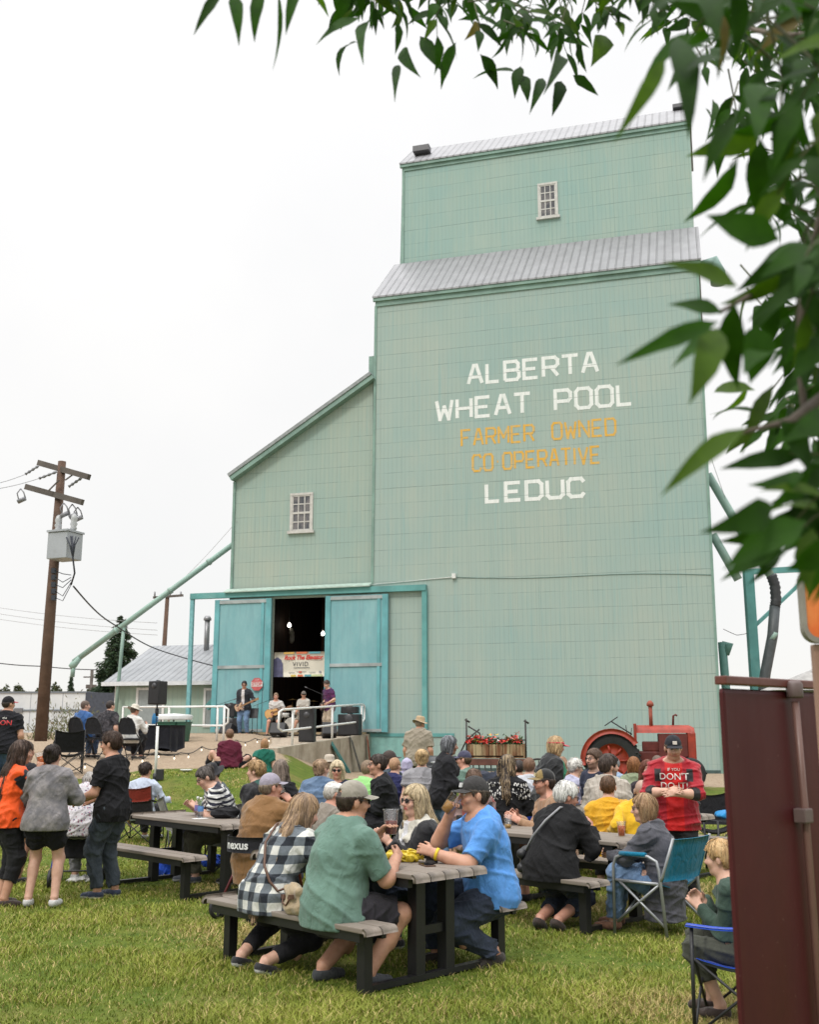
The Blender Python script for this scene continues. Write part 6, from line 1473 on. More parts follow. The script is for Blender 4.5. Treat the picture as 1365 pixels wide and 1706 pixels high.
strip(bw * .47, bw * .53, bh * .15, bh * .22, (.5, .12, .08), -.032); strip(bw * .28, bw * .40, bh * .16, bh * .185, (.35, .35, .33), -.03); strip(bw * .66, bw * .78, bh * .16, bh * .185, (.35, .35, .33), -.03); strip(bw * .84, bw * .88, bh * .15, bh * .22, (.3, .32, .36), -.03)
c0 = stg(428, 1140, -.24); sg_ = thing('stop_sign', 'faded octagonal stop sign fixed to the left sliding door', 'stop sign', c0, rz); r_ = .255
m = MB(); oc = [(r_ * math.cos(math.pi / 8 + k * math.pi / 4), r_ * math.sin(math.pi / 8 + k * math.pi / 4)) for k in range(8)]; m.add([(x, -.012, z) for x, z in oc] + [(x, .004, z) for x, z in oc], [tuple(range(7, -1, -1))[::-1], tuple(range(15, 7, -1))] + [(k, k + 8, (k + 1) % 8 + 8, (k + 1) % 8) for k in range(8)]); pl_ = m.build('plate', paint((.50, .10, .10), .5, .15, 6), sg_)
m = MB(); m.box(-.235, .235, -.0165, -.0125, -.085, .085); m.build('band', paint((.62, .58, .56), .5, .1, 6), pl_); text_mesh('lettering', 'STOP', .17, paint((.50, .10, .10), .5, bump=0), pl_, Mx(0, 0, -.019), bold=.006)
text_mesh('lettering', 'STOP', .075, paint((.62, .5, .5), .5, bump=0), pl_, Mx(0, .165, -.014)); 
GRILL = paint((.02, .02, .022), .65, .3, 40, bump=.5)
def speaker(name, label, loc, rz_, w, h, d, grp=None, tilt=0):
    t = thing(name, label, 'speaker', loc, rz_, grp); t.rotation_euler = (tilt, 0, rz_)
    m = MB(); m.box(-w / 2, w / 2, -d / 2, d / 2, 0, h, bev=min(.03, w * .08)); m.build('cabinet', paint((.016, .016, .018), .55, .15, 8), t)
    m = MB(); m.box(-w * .44, w * .44, -d / 2 - .012, -d / 2 - .001, h * .05, h * .60, bev=.004); m.build('grille', GRILL, t)
    m = MB(); m.lathe([(w * .20, -.0), (w * .17, .016), (w * .05, .03), (.001, .03)], 16, M=Matrix.Translation((0, -d / 2 - .004, h * .80)) @ Matrix.Rotation(math.pi / 2, 4, 'X'), close=False); m.build('horn', paint((.05, .05, .055), .4), t)
    m = MB(); m.box(-w * .12, w * .12, -.03, .03, h + .001, h + .025); m.build('handle', BLACK, t); return t
pt = at(261, 1186, 28.5); stand = thing('speaker_stand', 'black pole stand carrying the left loudspeaker', 'speaker stand', (pt.x, 28.5, g(pt.x, 28.5))); hz_ = at(261, 1174, 28.5).z - g(pt.x, 28.5)
m = MB(); m.tube([(0, 0, .25), (0, 0, hz_)], .022, 8); m.tube([(0, 0, hz_ - .30), (0, 0, hz_ - .1)], .05, 8); m.build('pole', BLACK, stand)
for k in range(3): a = k * 2.09 + .4; m = MB(); m.tube([(0, 0, .62), (.45 * math.cos(a), .45 * math.sin(a), 0)], .016, 6); m.build('leg', BLACK, stand)
speaker('loudspeaker', 'black loudspeaker raised on a stand in front of the office window', (pt.x, 28.5, g(pt.x, 28.5) + hz_), R(-25), .38, .62, .34)
q = stg(512, 1230, -5.4); speaker('loudspeaker', 'tall black loudspeaker standing on the ramp behind the handrail', (q.x, q.y, STZ(-5.4)), R(-5), .50, 1.06, .42)
q = stg(463, 1215, -2.2); speaker('floor_monitor', 'dark wedge monitor lying in front of the acoustic guitarist', (q.x, q.y, STZ(-2.2) + .05), R(165), .56, .42, .36, tilt=R(28))
q = stg(402, 1212, -1.6); speaker('floor_monitor', 'dark wedge monitor lying beside the standing left guitarist', (q.x - .55, q.y, STZ(-1.6) + .03), R(150), .5, .40, .36, tilt=R(28))
q = stg(566, 1222, -2.6); speaker('floor_monitor', 'dark wedge monitor on the ramp right of the tall loudspeaker', (q.x - .35, q.y, STZ(-2.6) + .05), R(190), .5, .45, .36, tilt=R(28))
q = stg(386, 1212, -.7); speaker('amplifier', 'square black amplifier at the far left of the band', (q.x, q.y, STZ(-.7)), R(-16), .62, .62, .34); q2 = q; speaker('amplifier', 'small black amplifier stacked on the left amplifier', (q2.x - .05, q2.y, STZ(-.7) + .65), R(-16), .44, .50, .3)
q = stg(583, 1215, -1.0); speaker('amplifier', 'wide black amplifier at the right end of the stage', (q.x, q.y, STZ(-1)), R(-16), .80, .74, .4); speaker('amplifier', 'slim amplifier head on top of the right amplifier', (q.x, q.y, STZ(-1) + .77), R(-16), .62, .24, .3)
CHROME = paint((.6, .6, .62), .2, .05, metal=.9, bump=0)
def mic(label, base, tip):
    t = thing('microphone_stand', label, 'microphone stand', base); v = Vector(tip) - Vector(base); top = Vector((0, 0, v.z * .85))
    m = MB(); m.tube([(0, 0, 0), top], .010, 6); [m.tube([(0, 0, .12), (.25 * math.cos(a), .25 * math.sin(a), 0)], .010, 5) for a in (0.4, 2.5, 4.6)]; m.build('stand', BLACK, t)
    m = MB(); d = (v - top).normalized(); m.tube([top - d * .25, v], .008, 6); m.build('boom', BLACK, t); m = MB(); m.tube([v, v + d * .05, v + d * .12, v + d * .15], [.014, .016, .024, .012], 8); m.build('microphone', paint((.12, .12, .13), .4), t); return t
bx = lambda px, n_: Vector((*stg(px, 1215, n_)[:2], STZ(n_)))
mic('microphone stand in front of the seated acoustic guitarist', bx(428, -2.4), stg(452, 1165, -1.7)); mic('microphone stand at the far left of the band', bx(360, -1.6), stg(388, 1166, -1.2)); mic('microphone stand beside the seated singer, boom raised', bx(536, -.9), stg(512, 1146, -.5))
ms = thing('music_stand', 'black music stand between the two left musicians', 'music stand', bx(420, -1.3)); m = MB(); m.tube([(0, 0, 0), (0, 0, .75)], .012, 6); [m.tube([(0, 0, .2), (.25 * math.cos(a), .25 * math.sin(a), 0)], .01, 5) for a in (0.4, 2.5, 4.6)]; m.build('stand', BLACK, ms); m = MB(); m.bar((0, -.1, .62), (0, .06, .98), .42, .012, up=(0, -1, .4)); m.build('tray', BLACK, ms)
dk = thing('drum_kit', 'small white and black drum kit with cymbals in the doorway', 'drum kit', bx(487, -.35)); M_ = Matrix.Translation((0, 0, .32)) @ Matrix.Rotation(math.pi / 2, 4, 'X')
m = MB(); m.lathe([(.30, -.2), (.30, .2)], 20, M=M_); m.build('bass_drum', paint((.55, .53, .48), .4, .3, 6), dk)
for x, y, z, r0, h in ((-.30, .1, .62, .17, .16), (.12, -.1, .70, .15, .22), (.38, .1, .45, .2, .3)): m = MB(); m.lathe([(r0, 0), (r0, h)], 16, (x, y, z)); m.tube([(x, y, 0), (x, y, z)], .012, 5); m.build('drum', paint((.50, .49, .46), .35, .3, 8), dk)
for x, y, z in ((-.05, .3, 1.28), (.75, .35, 1.22), (-.45, .2, .98)): m = MB(); m.lathe([(.22, -.012), (.06, .006), (.03, .02), (.001, .022)], 18, (x, y, z), close=False); m.tube([(x, y, 0), (x, y, z + .03)], .010, 5); m.build('cymbal', paint((.25, .17, .06), .3, metal=.7), dk)
# watchers' tables
q = Vector((X(272, 27.6), 27.6, 0)); q.z = g(q.x, q.y); t = thing('cloth_table', 'table under a black cloth beside the cowboy hat man', 'table', q, R(-20)); V_ = []
m = MB(); m.box(-.85, .35, -.36, .36, .70, .735, bev=.005); m.build('tabletop', paint((.30, .30, .30), .5), t)
m = MB()
def drape(u, v):
    per = [(-.87, -.38), (.37, -.38), (.37, .38), (-.87, .38)]; s_ = u * 4 % 4; i = int(s_) % 4; f = s_ - int(s_); a, b = per[i], per[(i + 1) % 4]; x = a[0] + (b[0] - a[0]) * f; y_ = a[1] + (b[1] - a[1]) * f; w = .03 * math.sin(u * 60) * v; cx, cy = x + .25, y_; n_ = math.hypot(cx, cy); return (x + cx / n_ * (.03 * v + w), y_ + cy / n_ * (.03 * v + w), .742 - .62 * v - .05 * math.sin(u * 23) * v)
m.sheet(drape, 96, 6, .004); m.box(-.872, .372, -.382, .382, .737, .742); m.build('cloth', cloth((.012, .013, .018)), t)
q = Vector((X(287, 34.5), 34.5, 0)); q.z = g(q.x, q.y); t = thing('serving_table', 'round topped table under white plastic beside green bins', 'table', q, R(-16)); m = MB(); m.lathe([(.58, .60), (.60, .72), (.54, .76), (.001, .80)], 24, close=False); m.build('cloth', paint((.66, .67, .66), .4, .1, 3), t)
for a in (0.5, 2.1, 3.7, 5.2): m = MB(); m.tube([(.4 * math.cos(a), .4 * math.sin(a), 0), (.4 * math.cos(a), .4 * math.sin(a), .62)], .02, 6); m.build('leg', BLACK, t)
for px, lb in ((280, 'dark green bin under the white table, left one'), (297, 'dark green bin under the white table, right one')): q = Vector((X(px, 33.2), 33.2, 0)); q.z = g(q.x, q.y); t = thing('storage_bin', lb, 'bin', q, R(-10)); m = MB(); m.add([(-.24, -.22, 0), (.24, -.22, 0), (.24, .22, 0), (-.24, .22, 0), (-.29, -.26, .60), (.29, -.26, .60), (.29, .26, .60), (-.29, .26, .60)], [(3, 2, 1, 0), (4, 5, 6, 7), (0, 1, 5, 4), (1, 2, 6, 5), (2, 3, 7, 6), (3, 0, 4, 7)]); m.build('bin_body', paint((.015, .09, .055), .5, .15), t); m = MB(); m.box(-.31, .31, -.28, .28, .56, .60, bev=.01); m.build('rim', paint((.012, .07, .045), .5), t)
q = Vector((X(253, 28.2), 28.2, 0)); q.z = g(q.x, q.y) + .745; t = thing('water_jug', 'small blue jug on the black cloth table', 'jug', q); m = MB(); m.lathe([(.05, 0), (.06, .02), (.055, .2), (.03, .25), (.03, .28)], 12); m.build('jug_body', paint((.03, .20, .42), .3), t); m = MB(); m.tube([(.05, 0, .2), (.1, 0, .18), (.1, 0, .08), (.055, 0, .06)], .012, 6); m.build('handle', paint((.03, .2, .42), .3), t)
# white marker pole and string lights along the bank
q = gp(258, 1302); mp = thing('marker_pole', 'thin white pole holding the string lights on the grass bank', 'pole', q); zt = at(258, 1210, q.y).z - q.z; m = MB(); m.tube([(0, 0, 0), (0, 0, zt)], .028, 8); m.build('pole_shaft', WHITE, mp); m = MB(); m.tube([(0, 0, 0), (0, 0, .14)], .05, 8); m.box(.02, .16, -.04, .04, .02, .22, bev=.01); m.build('base_clamp', BLACK, mp)
SLB = NT('glowing_bulb'); SLB.set((.9, .85, .75), .3, emit=(1, .90, .72), estr=1.1)
sl = thing('string_lights', 'black cable with small glowing round bulbs draped along the gravel edge', 'string lights')
P = []; kp = [(100, 1292), (140, 1287), (180, 1282), (214, 1270), (258, 1262), (300, 1258), (335, 1254), (368, 1248), (392, 1240), (424, 1235), (455, 1230), (520, 1222)]
pp = []
for px, py in kp: q = gp(px, py + 10); q.z += .24 + .05 * math.sin(px); pp.append(q)
m = MB(); cp = []
for i in range(len(pp) - 1):
    for k in range(8): cp.append(pp[i].lerp(pp[i + 1], k / 8) - Vector((0, 0, .08 * math.sin(math.pi * k / 8))))
m.tube(cp, .010, 5); m.build('cable', BLACK, sl)
for i in range(3, len(cp), 5):
    q = cp[i]; m = MB(); m.tube([q, q - Vector((0, 0, .05))], .016, 6); b = m.build('socket', BLACK, sl); m = MB(); m.lathe([(.001, -.036), (.018, -.022), (.021, -.006), (.014, .012), (.010, .03)], 10, q - Vector((0, 0, .075)), close=False); m.build('bulb', SLB.m, b)
for a, b in ((2, 0), ) : pass
q = gp(310, 1286); t = thing('paper_plate', 'small white plate lying on the grass bank', 'plate', q); m = MB(); m.lathe([(.001, .02), (.09, .02), (.13, .05), (.135, .05), (.09, .012), (.001, .012)], 16, close=False); m.build('plate_disc', WHITE, t)
# boards leaning on the ramp wall
for i, (px, w_, col, lb) in enumerate(((566, .30, (.04, .16, .15), 'dark teal board leaning on the concrete ramp wall'), (590, .14, (.12, .12, .11), 'grey metal strip leaning beside the teal board'), (612, .10, (.22, .07, .04), 'rusty brown post standing at the ramp corner'))):
    n_ = (-3.2, -1.8, -.4)[i]; q = B2W(-12.4 + .35 - i * .08, n_); q.z = g(q.x, q.y) - .05; e_ = B2W(-12.4 + .03 + .01 * i, n_ - .9 + .4 * i, rampz(n_) - (.15, .0, .05)[i]); t = thing(('leaning_board', 'metal_strip', 'rusty_post')[i], lb, ('board', 'strip', 'post')[i], q); m = MB(); m.bar((0, 0, 0), e_ - q, w_, .03, up=(1, 0, .2)); m.bar(Vector((.02, .05, .05)), (e_ - q) * .9 + Vector((.02, .08, 0)), w_ * .5, .03, up=(1, 0, .2)); m.build('plank', paint(col, .7, .3, 5, dirt=(.2, .18, .15)), t)
# ------------------------------------------------------------------ flower wagon
fw0 = Vector((X(828, 25.5), 25.5, 0)); fw0.z = g(fw0.x, 25.5); fw = thing('flower_wagon', 'antique seed drill with a wooden box of red flowers', 'planter', fw0, R(-9)); kz = at(800, 1240, 25.5).z - fw0.z
tn = NT('weathered_box'); v = tn.coord(); x, y, z = tn.sep(v); WB = tn.set(tn.mix(tn.ramp(tn.noise(tn.mapping(v, (7, 7, .8)), 1, 5), .42, .6), (.42, .33, .19), (.17, .07, .03)), .8, 0, tn.bump(tn.noise(tn.mapping(v, (9, 9, 1)), 1, 4), .4, .01))
z0 = at(828, 1263, 25.5).z - fw0.z; z1 = at(828, 1240, 25.5).z - fw0.z; hw = .64
m = MB(); n_ = 8
for i in range(n_): a, b = -hw + 2 * hw * i / n_ + .006, -hw + 2 * hw * (i + 1) / n_ - .006; m.box(a, b, -.20, -.17, z0 + .06, z1, bev=.004)
m.box(-hw, hw, .17, .20, z0, z1); m.box(-hw - .03, -hw - .002, -.2, .2, z0, z1 + .02); m.box(hw + .002, hw + .03, -.2, .2, z0, z1 + .02); m.box(-hw, hw, -.17, .17, z0, z0 + .03); m.build('box', WB, fw)
m = MB(); m.box(-hw - .05, hw + .05, -.26, .24, z0 - .16, z0 - .02, bev=.01); m.build('bed', paint((.13, .05, .035), .7, .3, 5), fw); m = MB(); m.box(-hw, hw, -.165, .165, z1 - .06, z1 - .04); m.build('soil', paint((.03, .02, .015), .9), fw)
IRON = paint((.035, .03, .028), .6, .3, 6, bump=.3)
for sx in (-1, 1):
    m = MB(); zt = (at(798, 1197, 25.5).z if sx < 0 else at(872, 1199, 25.5).z) - fw0.z; x = sx * (hw + .06); m.tube([(x, -.1, z0 - .3), (x, -.1, zt)], .022, 6); m.tube([(x - .03, -.1, zt - .02), (x + .08, -.1, zt - .09)], .025, 6); m.build('upright', IRON, fw)
    w = MB(); c_ = Vector((sx * .98, .05 if sx > 0 else -.25, .46 + .0)); rr = .44; w.tube([c_ + Vector((rr * math.cos(a), .12 * math.sin(a), rr * math.sin(a))) for a in [2 * math.pi * k / 28 for k in range(29)]], .024, 6); [w.tube([c_, c_ + Vector((rr * math.cos(a), .12 * math.sin(a), rr * math.sin(a)))], .012, 5) for a in [2 * math.pi * k / 12 for k in range(12)]]; w.tube([c_ - Vector((0, .1, 0)), c_ + Vector((0, .1, 0))], .05, 8); w.build('wheel', IRON, fw)
m = MB(); m.tube([(-hw - .06, -.1, z1 + .13), (hw + .06, -.1, z1 + .10)], .016, 6); m.tube([(-1.25, -.2, .25), (-hw - .06, -.1, z1 + .1), (-hw + .25, -.1, z1 + .35)], .02, 6); m.tube([(-hw - .02, -.1, z1 + .42), (-hw + .25, -.1, z1 + .26), (-hw + .32, -.1, z1)], .02, 6)
for k in range(9): x = -hw + .1 + k * .14; m.tube([(x, -.2, z0 - .15), (x + .03, -.32, .12)], .016, 5)
m.tube([(-.9, 0, .46), (.9, 0, .46)], .03, 6); m.build('lever_bar', IRON, fw)
r = np.random.default_rng(77); C = np.stack([r.uniform(-hw + .03, hw - .03, 420), r.uniform(-.2, .14, 420), z1 + .0 + np.abs(r.normal(size=420)) * .085], -1)
V_, F_, cc = cards(C, r.normal(size=C.shape) + [0, 0, .7], .10, .05, (.05, .10, .03), r); mesh_np('foliage', V_, F_, FOL, fw, False, cc)
fc = [(.55, .012, .012), (.62, .03, .02), (.60, .42, .04), (.62, .60, .56), (.60, .10, .03)]; m = [MB() for _ in fc]
for i in range(130):
    ci = [0, 0, 1, 1, 0, 4, 2, 3][r.integers(8)]; cx = r.uniform(-hw - .05, hw - .02)
    if ci == 3 and abs(cx - .2) > .2: ci = 0
    c_ = Vector((cx, r.uniform(-.26, .12), z1 + .04 + abs(r.normal()) * .085)); s_ = .028 + .018 * r.random()
    for k in range(5): a = k * 1.2566 + r.random(); d = Vector((math.cos(a), math.sin(a) * .6, .35 * r.normal())); e2 = Vector((-math.sin(a), math.cos(a) * .6, .5)); m[ci].add([c_, c_ + d * s_ + e2 * s_ * .5, c_ + d * s_ * 1.5, c_ + d * s_ - e2 * s_ * .5], [(0, 1, 2, 3)])
for ci, q in enumerate(m):
    if q.v: q.build('blossoms', paint(fc[ci], .6, .2, 20), fw)
# ------------------------------------------------------------------ red tractor
TX0 = X(1020, 28.5); td = 28.5; tr_ = thing('tractor', 'old red farm tractor with black tyres and tall exhaust', 'tractor', (TX0, td, g(TX0, td)), R(-10)); RED = paint((.30, .034, .016), .55, .3, 4, dirt=(.16, .03, .02)); DRED = paint((.12, .018, .014), .6, .3, 5); TYRE = paint((.02, .02, .021), .8, .2, 8, bump=.4)
def wheel(c_, R_, w, rim, lugs):
    m = MB(); M_ = Matrix.Translation(c_) @ Matrix.Rotation(math.pi / 2, 4, 'X'); ri = R_ * .60
    m.lathe([(ri, -w * .40), (R_ * .82, -w * .5), (R_ * .96, -w * .42), (R_, 0), (R_ * .96, w * .42), (R_ * .82, w * .5), (ri, w * .40)], 40, M=M_, close=False)
    for k in range(lugs):
        a = 2 * math.pi * k / lugs
        for sg in (1, -1):
            b = a + (.5 if sg > 0 else 0) * 2 * math.pi / lugs; p0 = M_ @ Vector(((R_ + .005) * math.cos(b), (R_ + .005) * math.sin(b), sg * .0)); p1 = M_ @ Vector((R_ * .90 * math.cos(b + .16), R_ * .90 * math.sin(b + .16), sg * w * .50)); m.bar(p0, p1, .05, .05, up=(math.cos(b), 0, math.sin(b)))
    ty = m.build('wheel', TYRE, tr_)
    h = MB(); h.lathe([(ri + .01, -w * .40), (ri * .93, -w * .30), (ri * .86, -w * .1), (ri * .55, -w * .12), (ri * .30, -w * .28), (.001, -w * .30)], 32, M=M_ @ Matrix.Rotation(math.pi, 4, 'X'), close=False)
    h.lathe([(ri + .01, w * .40), (ri * .93, w * .30), (ri * .86, w * .1), (.001, w * .1)], 32, M=M_ @ Matrix.Rotation(math.pi, 4, 'X'), close=False)
    for k in range(7): a = k * 2 * math.pi / 7; h.tube([M_ @ Vector((ri * .40 * math.cos(a), ri * .40 * math.sin(a), w * .20)), M_ @ Vector((ri * .9 * math.cos(a), ri * .9 * math.sin(a), w * .26))], .03, 6)
    h.build('rim', rim, ty)
wheel(Vector((0, -.62, .72)), .72, .34, RED, 18); wheel(Vector((0, .62, .72)), .72, .34, RED, 18); wheel(Vector((1.95, -.5, .40)), .40, .16, RED, 1); wheel(Vector((1.95, .5, .40)), .40, .16, RED, 1)
for sy in (-1, 1):
    m = MB(); m.sheet(lambda u, v, sy=sy: (.80 * math.cos(math.pi * (1.05 - .86 * u)), sy * (.42 + .42 * v), .72 + .80 * math.sin(math.pi * (1.05 - .86 * u))), 18, 2, .012); m.sheet(lambda u, v, sy=sy: ((.80 - .12 * v) * math.cos(math.pi * (1.05 - .86 * u)), sy * .845, .72 + (.80 - .12 * v) * math.sin(math.pi * (1.05 - .86 * u))), 18, 1, .012); m.build('fender', RED, tr_)
m = MB(); 
m.sheet(lambda u, v: (.62 + 1.52 * u, -.30 * math.cos(math.pi * v), 1.42 + .20 * math.sin(math.pi * v) - (.06 * max(0, u - .93) / .07)), 12, 14, .015); m.box(.60, .66, -.32, .32, 1.15, 1.66, bev=.01); m.build('hood', RED, tr_)
m = MB(); m.box(1.95, 2.16, -.30, .30, .70, 1.43, bev=.03); m.build('radiator', RED, tr_); m = MB(); m.box(1.22, 1.94, -.305, -.28, .82, 1.40); m.build('side_panel', DRED, tr_); m = MB(); m.box(1.22, 1.94, .28, .305, .82, 1.40); m.build('side_panel', DRED, tr_)
m = MB(); m.box(.30, 1.95, -.17, .17, .55, .95, bev=.04); m.box(.8, 1.6, -.14, .14, .95, 1.20, bev=.03); m.box(-.3, .5, -.24, .24, .55, 1.05, bev=.06); m.tube([(0, -.6, .72), (0, .6, .72)], .12, 10); m.tube([(1.95, -.5, .42), (1.95, .5, .42)], .06, 8); m.build('engine_block', DRED, tr_)
m = MB(); m.tube([(1.05, -.08, 1.55), (1.05, -.08, 2.10)], .05, 10); m.tube([(1.05, -.08, 2.10), (1.05, -.08, 2.13), (1.05, -.08, 2.20), (1.05, -.08, 2.26)], [.06, .10, .085, .03], 10); m.build('exhaust_pipe', paint((.26, .06, .035), .7, .3, 6), tr_)
m = MB(); m.tube([(1.62, .06, 1.58), (1.64, .06, 1.86), (1.70, .06, 1.89), (1.74, .06, 1.86)], .028, 8); m.build('breather_pipe', DRED, tr_)
m = MB(); c_ = Vector((.02, 0, 1.72)); ax_ = Vector((.55, 0, -.83)).normalized(); u_ = Vector((0, 1, 0)); w_ = ax_.cross(u_); m.tube([c_ + u_ * .20 * math.cos(a) + w_ * .20 * math.sin(a) for a in [2 * math.pi * k / 24 for k in range(25)]], .016, 6); [m.tube([c_, c_ + u_ * .2 * math.cos(a) + w_ * .2 * math.sin(a)], .010, 5) for a in (.3, 2.4, 4.5)]; m.tube([c_, (.55, 0, 1.38)], .018, 6); m.build('steering_wheel', BLACK, tr_)
m = MB(); m.sheet(lambda u, v: (-.52 + .38 * v, -.2 + .4 * u, 1.18 + .10 * (2 * u - 1) ** 2 + .14 * max(0, .35 - v)), 8, 8, .012); m.tube([(-.3, 0, .95), (-.35, 0, 1.17)], .03, 6); m.build('seat', RED, tr_); m = MB(); m.tube([(.42, -.1, 1.2), (.40, -.1, 1.62)], .012, 5); m.tube([(.5, .1, 1.2), (.55, .1, 1.55)], .012, 5); m.build('lever', BLACK, tr_)
# barbecue by the straw hat man
q = Vector((X(737, 22.0), 22.0, 0)); q.z = g(q.x, q.y); t = thing('barbecue', 'black lidded barbecue beside the straw hat man', 'barbecue', q, R(-12)); m = MB(); m.box(-.28, .28, -.22, .22, .75, .92, bev=.02); m.build('firebox', BLACK, t); m = MB(); m.sheet(lambda u, v: (-.28 + .56 * u, -.22 * math.cos(math.pi * v), .925 + .22 * math.sin(math.pi * v)), 4, 12, .012); lid = m.build('lid', paint((.03, .032, .036), .3), t); m = MB(); m.tube([(-.18, -.24, 1.02), (-.18, -.27, 1.02), (.18, -.27, 1.02), (.18, -.24, 1.02)], .012, 6); m.build('handle', CHROME, lid)
for sx in (-.25, .25):
    for sy in (-.18, .18): m = MB(); m.tube([(sx, sy, 0), (sx, sy, .76)], .016, 6); m.build('leg', BLACK, t)
t = thing('storage_bag', 'dark navy padded bag standing beside the flower wagon', 'bag', (X(806, 24.3), 24.3, g(X(806, 24.3), 24.3))); V_, F_ = nets(*field([cone((-.3, 0, .0), (.3, 0, .0), .2, .2, .05), cone((-.3, 0, .45), (.3, 0, .5), .2, .17, .1), cone((0, 0, 0), (0, 0, .5), .25, .2, .1)], .02, (lambda P: -P[..., 2],), wrinkle(.02, 4, .2))); mesh_np('cloth', V_, F_, cloth((.035, .04, .06)), t)

# ------------------------------------------------------------------ maroon booth and orange sign at the right edge
tn = NT('maroon_enamel'); v = tn.coord(); n = tn.noise(v, 1.6, 5, .6); n2 = tn.noise(tn.mapping(v, (6, 6, .8)), 1.0, 5); n3 = tn.noise(v, 55, 2)
MAR = tn.set(tn.mix(tn.ramp(n3, .70, .74, 0, .5), tn.mix(tn.ramp(n, .35, .7), (.055, .007, .009), (.080, .011, .013)), (.16, .08, .07)), tn.ramp(n2, .3, .7, .4, .6), 0, tn.bump(n, .15, .03), .3)
bA = at(1222, 1706, 2.9); bt = at(1196, 1128, 2.9); bo = thing('metal_partition', 'dark maroon metal partition panel with pinkish conduit at the right', 'partition', (bt.x + .012, 2.9, 0), R(41)); Hb = bt.z
m = MB(); m.box(0, 1.5, 0, .012, .0, Hb - .03, bev=.012); m.build('cabinet_wall', MAR, bo)
m = MB(); m.box(.0, 1.5, -.012, .024, Hb - .020, Hb + .004, bev=.004); m.build('top_trim', paint((.13, .035, .025), .4, .15, 6, dirt=(.25, .12, .08)), bo)
cp_ = .34; m = MB(); m.tube([(cp_, -.022, Hb - .06), (cp_ + .01, -.022, Hb - .4), (cp_ + .02, -.022, 0)], .0105, 10); m.build('conduit', paint((.16, .085, .07), .4, .1, 6), bo)
m = MB(); m.lathe([(.022, -.05), (.024, -.045), (.024, -.01), (.016, .0)], 12, (cp_, -.022, Hb - .0)); m.box(cp_ - .022, cp_ + .022, -.04, -.002, Hb - .40, Hb - .36, bev=.004); m.build('bracket', paint((.13, .09, .085), .5), bo)
so = at(1357, 1090, 2.55); sgn = thing('orange_sign', 'orange panel in rounded grey frame on a pinkish post', 'sign', (so.x, 2.55, 0), R(3)); z0 = at(1338, 1072, 2.55).z; z1 = at(1345, 948, 2.55).z; x0 = at(1331, 1000, 2.55).x - so.x
def rr(x0, x1, z0, z1, r_, n_=6):
    o = []
    for cx, cz, a0 in ((x1 - r_, z1 - r_, 0), (x0 + r_, z1 - r_, 90), (x0 + r_, z0 + r_, 180), (x1 - r_, z0 + r_, 270)):
        for k in range(n_ + 1): a = R(a0 + 90 * k / n_); o.append((cx + r_ * math.cos(a), cz + r_ * math.sin(a)))
    return o
o1 = rr(x0, x0 + .8, z0, z1, .035); o2 = rr(x0 + .009, x0 + .79, z0 + .012, z1 - .012, .03); n_ = len(o1)
m = MB(); m.add([(x, -.02, z) for x, z in o1] + [(x, -.02, z) for x, z in o2] + [(x, .004, z) for x, z in o1], [(i, (i + 1) % n_, (i + 1) % n_ + n_, i + n_) for i in range(n_)] + [((i + 1) % n_, i, i + 2 * n_, (i + 1) % n_ + 2 * n_) for i in range(n_)] + [tuple(range(3 * n_ - 1, 2 * n_ - 1, -1))]); m.build('frame', paint((.24, .22, .19), .6, .2, 8), sgn)
tn = NT('orange_panel'); v = tn.coord(); OR = tn.set(tn.mix(tn.ramp(tn.noise(v, 9, 4), .4, .65), (.75, .15, .02), (.80, .26, .06)), .35); m = MB(); m.add([(x, -.012, z) for x, z in o2], [tuple(range(n_))]); m.build('panel', OR, sgn)
m = MB(); m.box(.0, .045, -.005, .02, 0, z0 - .002, bev=.004); m.build('post', paint((.33, .19, .14), .5, .15, 5), sgn)
q = at(1352, 1108, 24); t = thing('food_cart', 'distant pale roofed cart glimpsed beyond the orange sign', 'cart', (q.x, 24, 0)); m = MB(); m.box(-.6, 2, 0, 1, 0, 2.6, bev=.05); m.build('cart_body', paint((.30, .28, .26), .7, .3), t); m = MB(); m.add([(-.9, -.2, 2.6), (2.2, -.2, 2.6), (2.2, 1.2, 2.6), (-.9, 1.2, 2.6), (.6, .5, 3.25)], [(0, 1, 4), (1, 2, 4), (2, 3, 4), (3, 0, 4), (3, 2, 1, 0)]); m.build('roof', paint((.34, .33, .32), .8, .3), t)
# ------------------------------------------------------------------ the people
BK = (.018, .018, .021); NAVY = (.022, .03, .055); JEAN = cloth((.055, .085, .15), 'denim'); DJEAN = cloth((.028, .036, .055), 'denim'); LJEAN = cloth((.10, .16, .26), 'denim')
BLKSH = ((.02, .02, .022), (.50, .50, .48)); ALLBLK = ((.02, .02, .022), (.02, .02, .022)); SAND = ((.05, .035, .03), (.03, .025, .02)); WHTSH = ((.55, .55, .54), (.60, .60, .58))
def loc(i, lx, ly): q = tab(i, lx, ly); return q.x, q.y
TH_ = -45.4
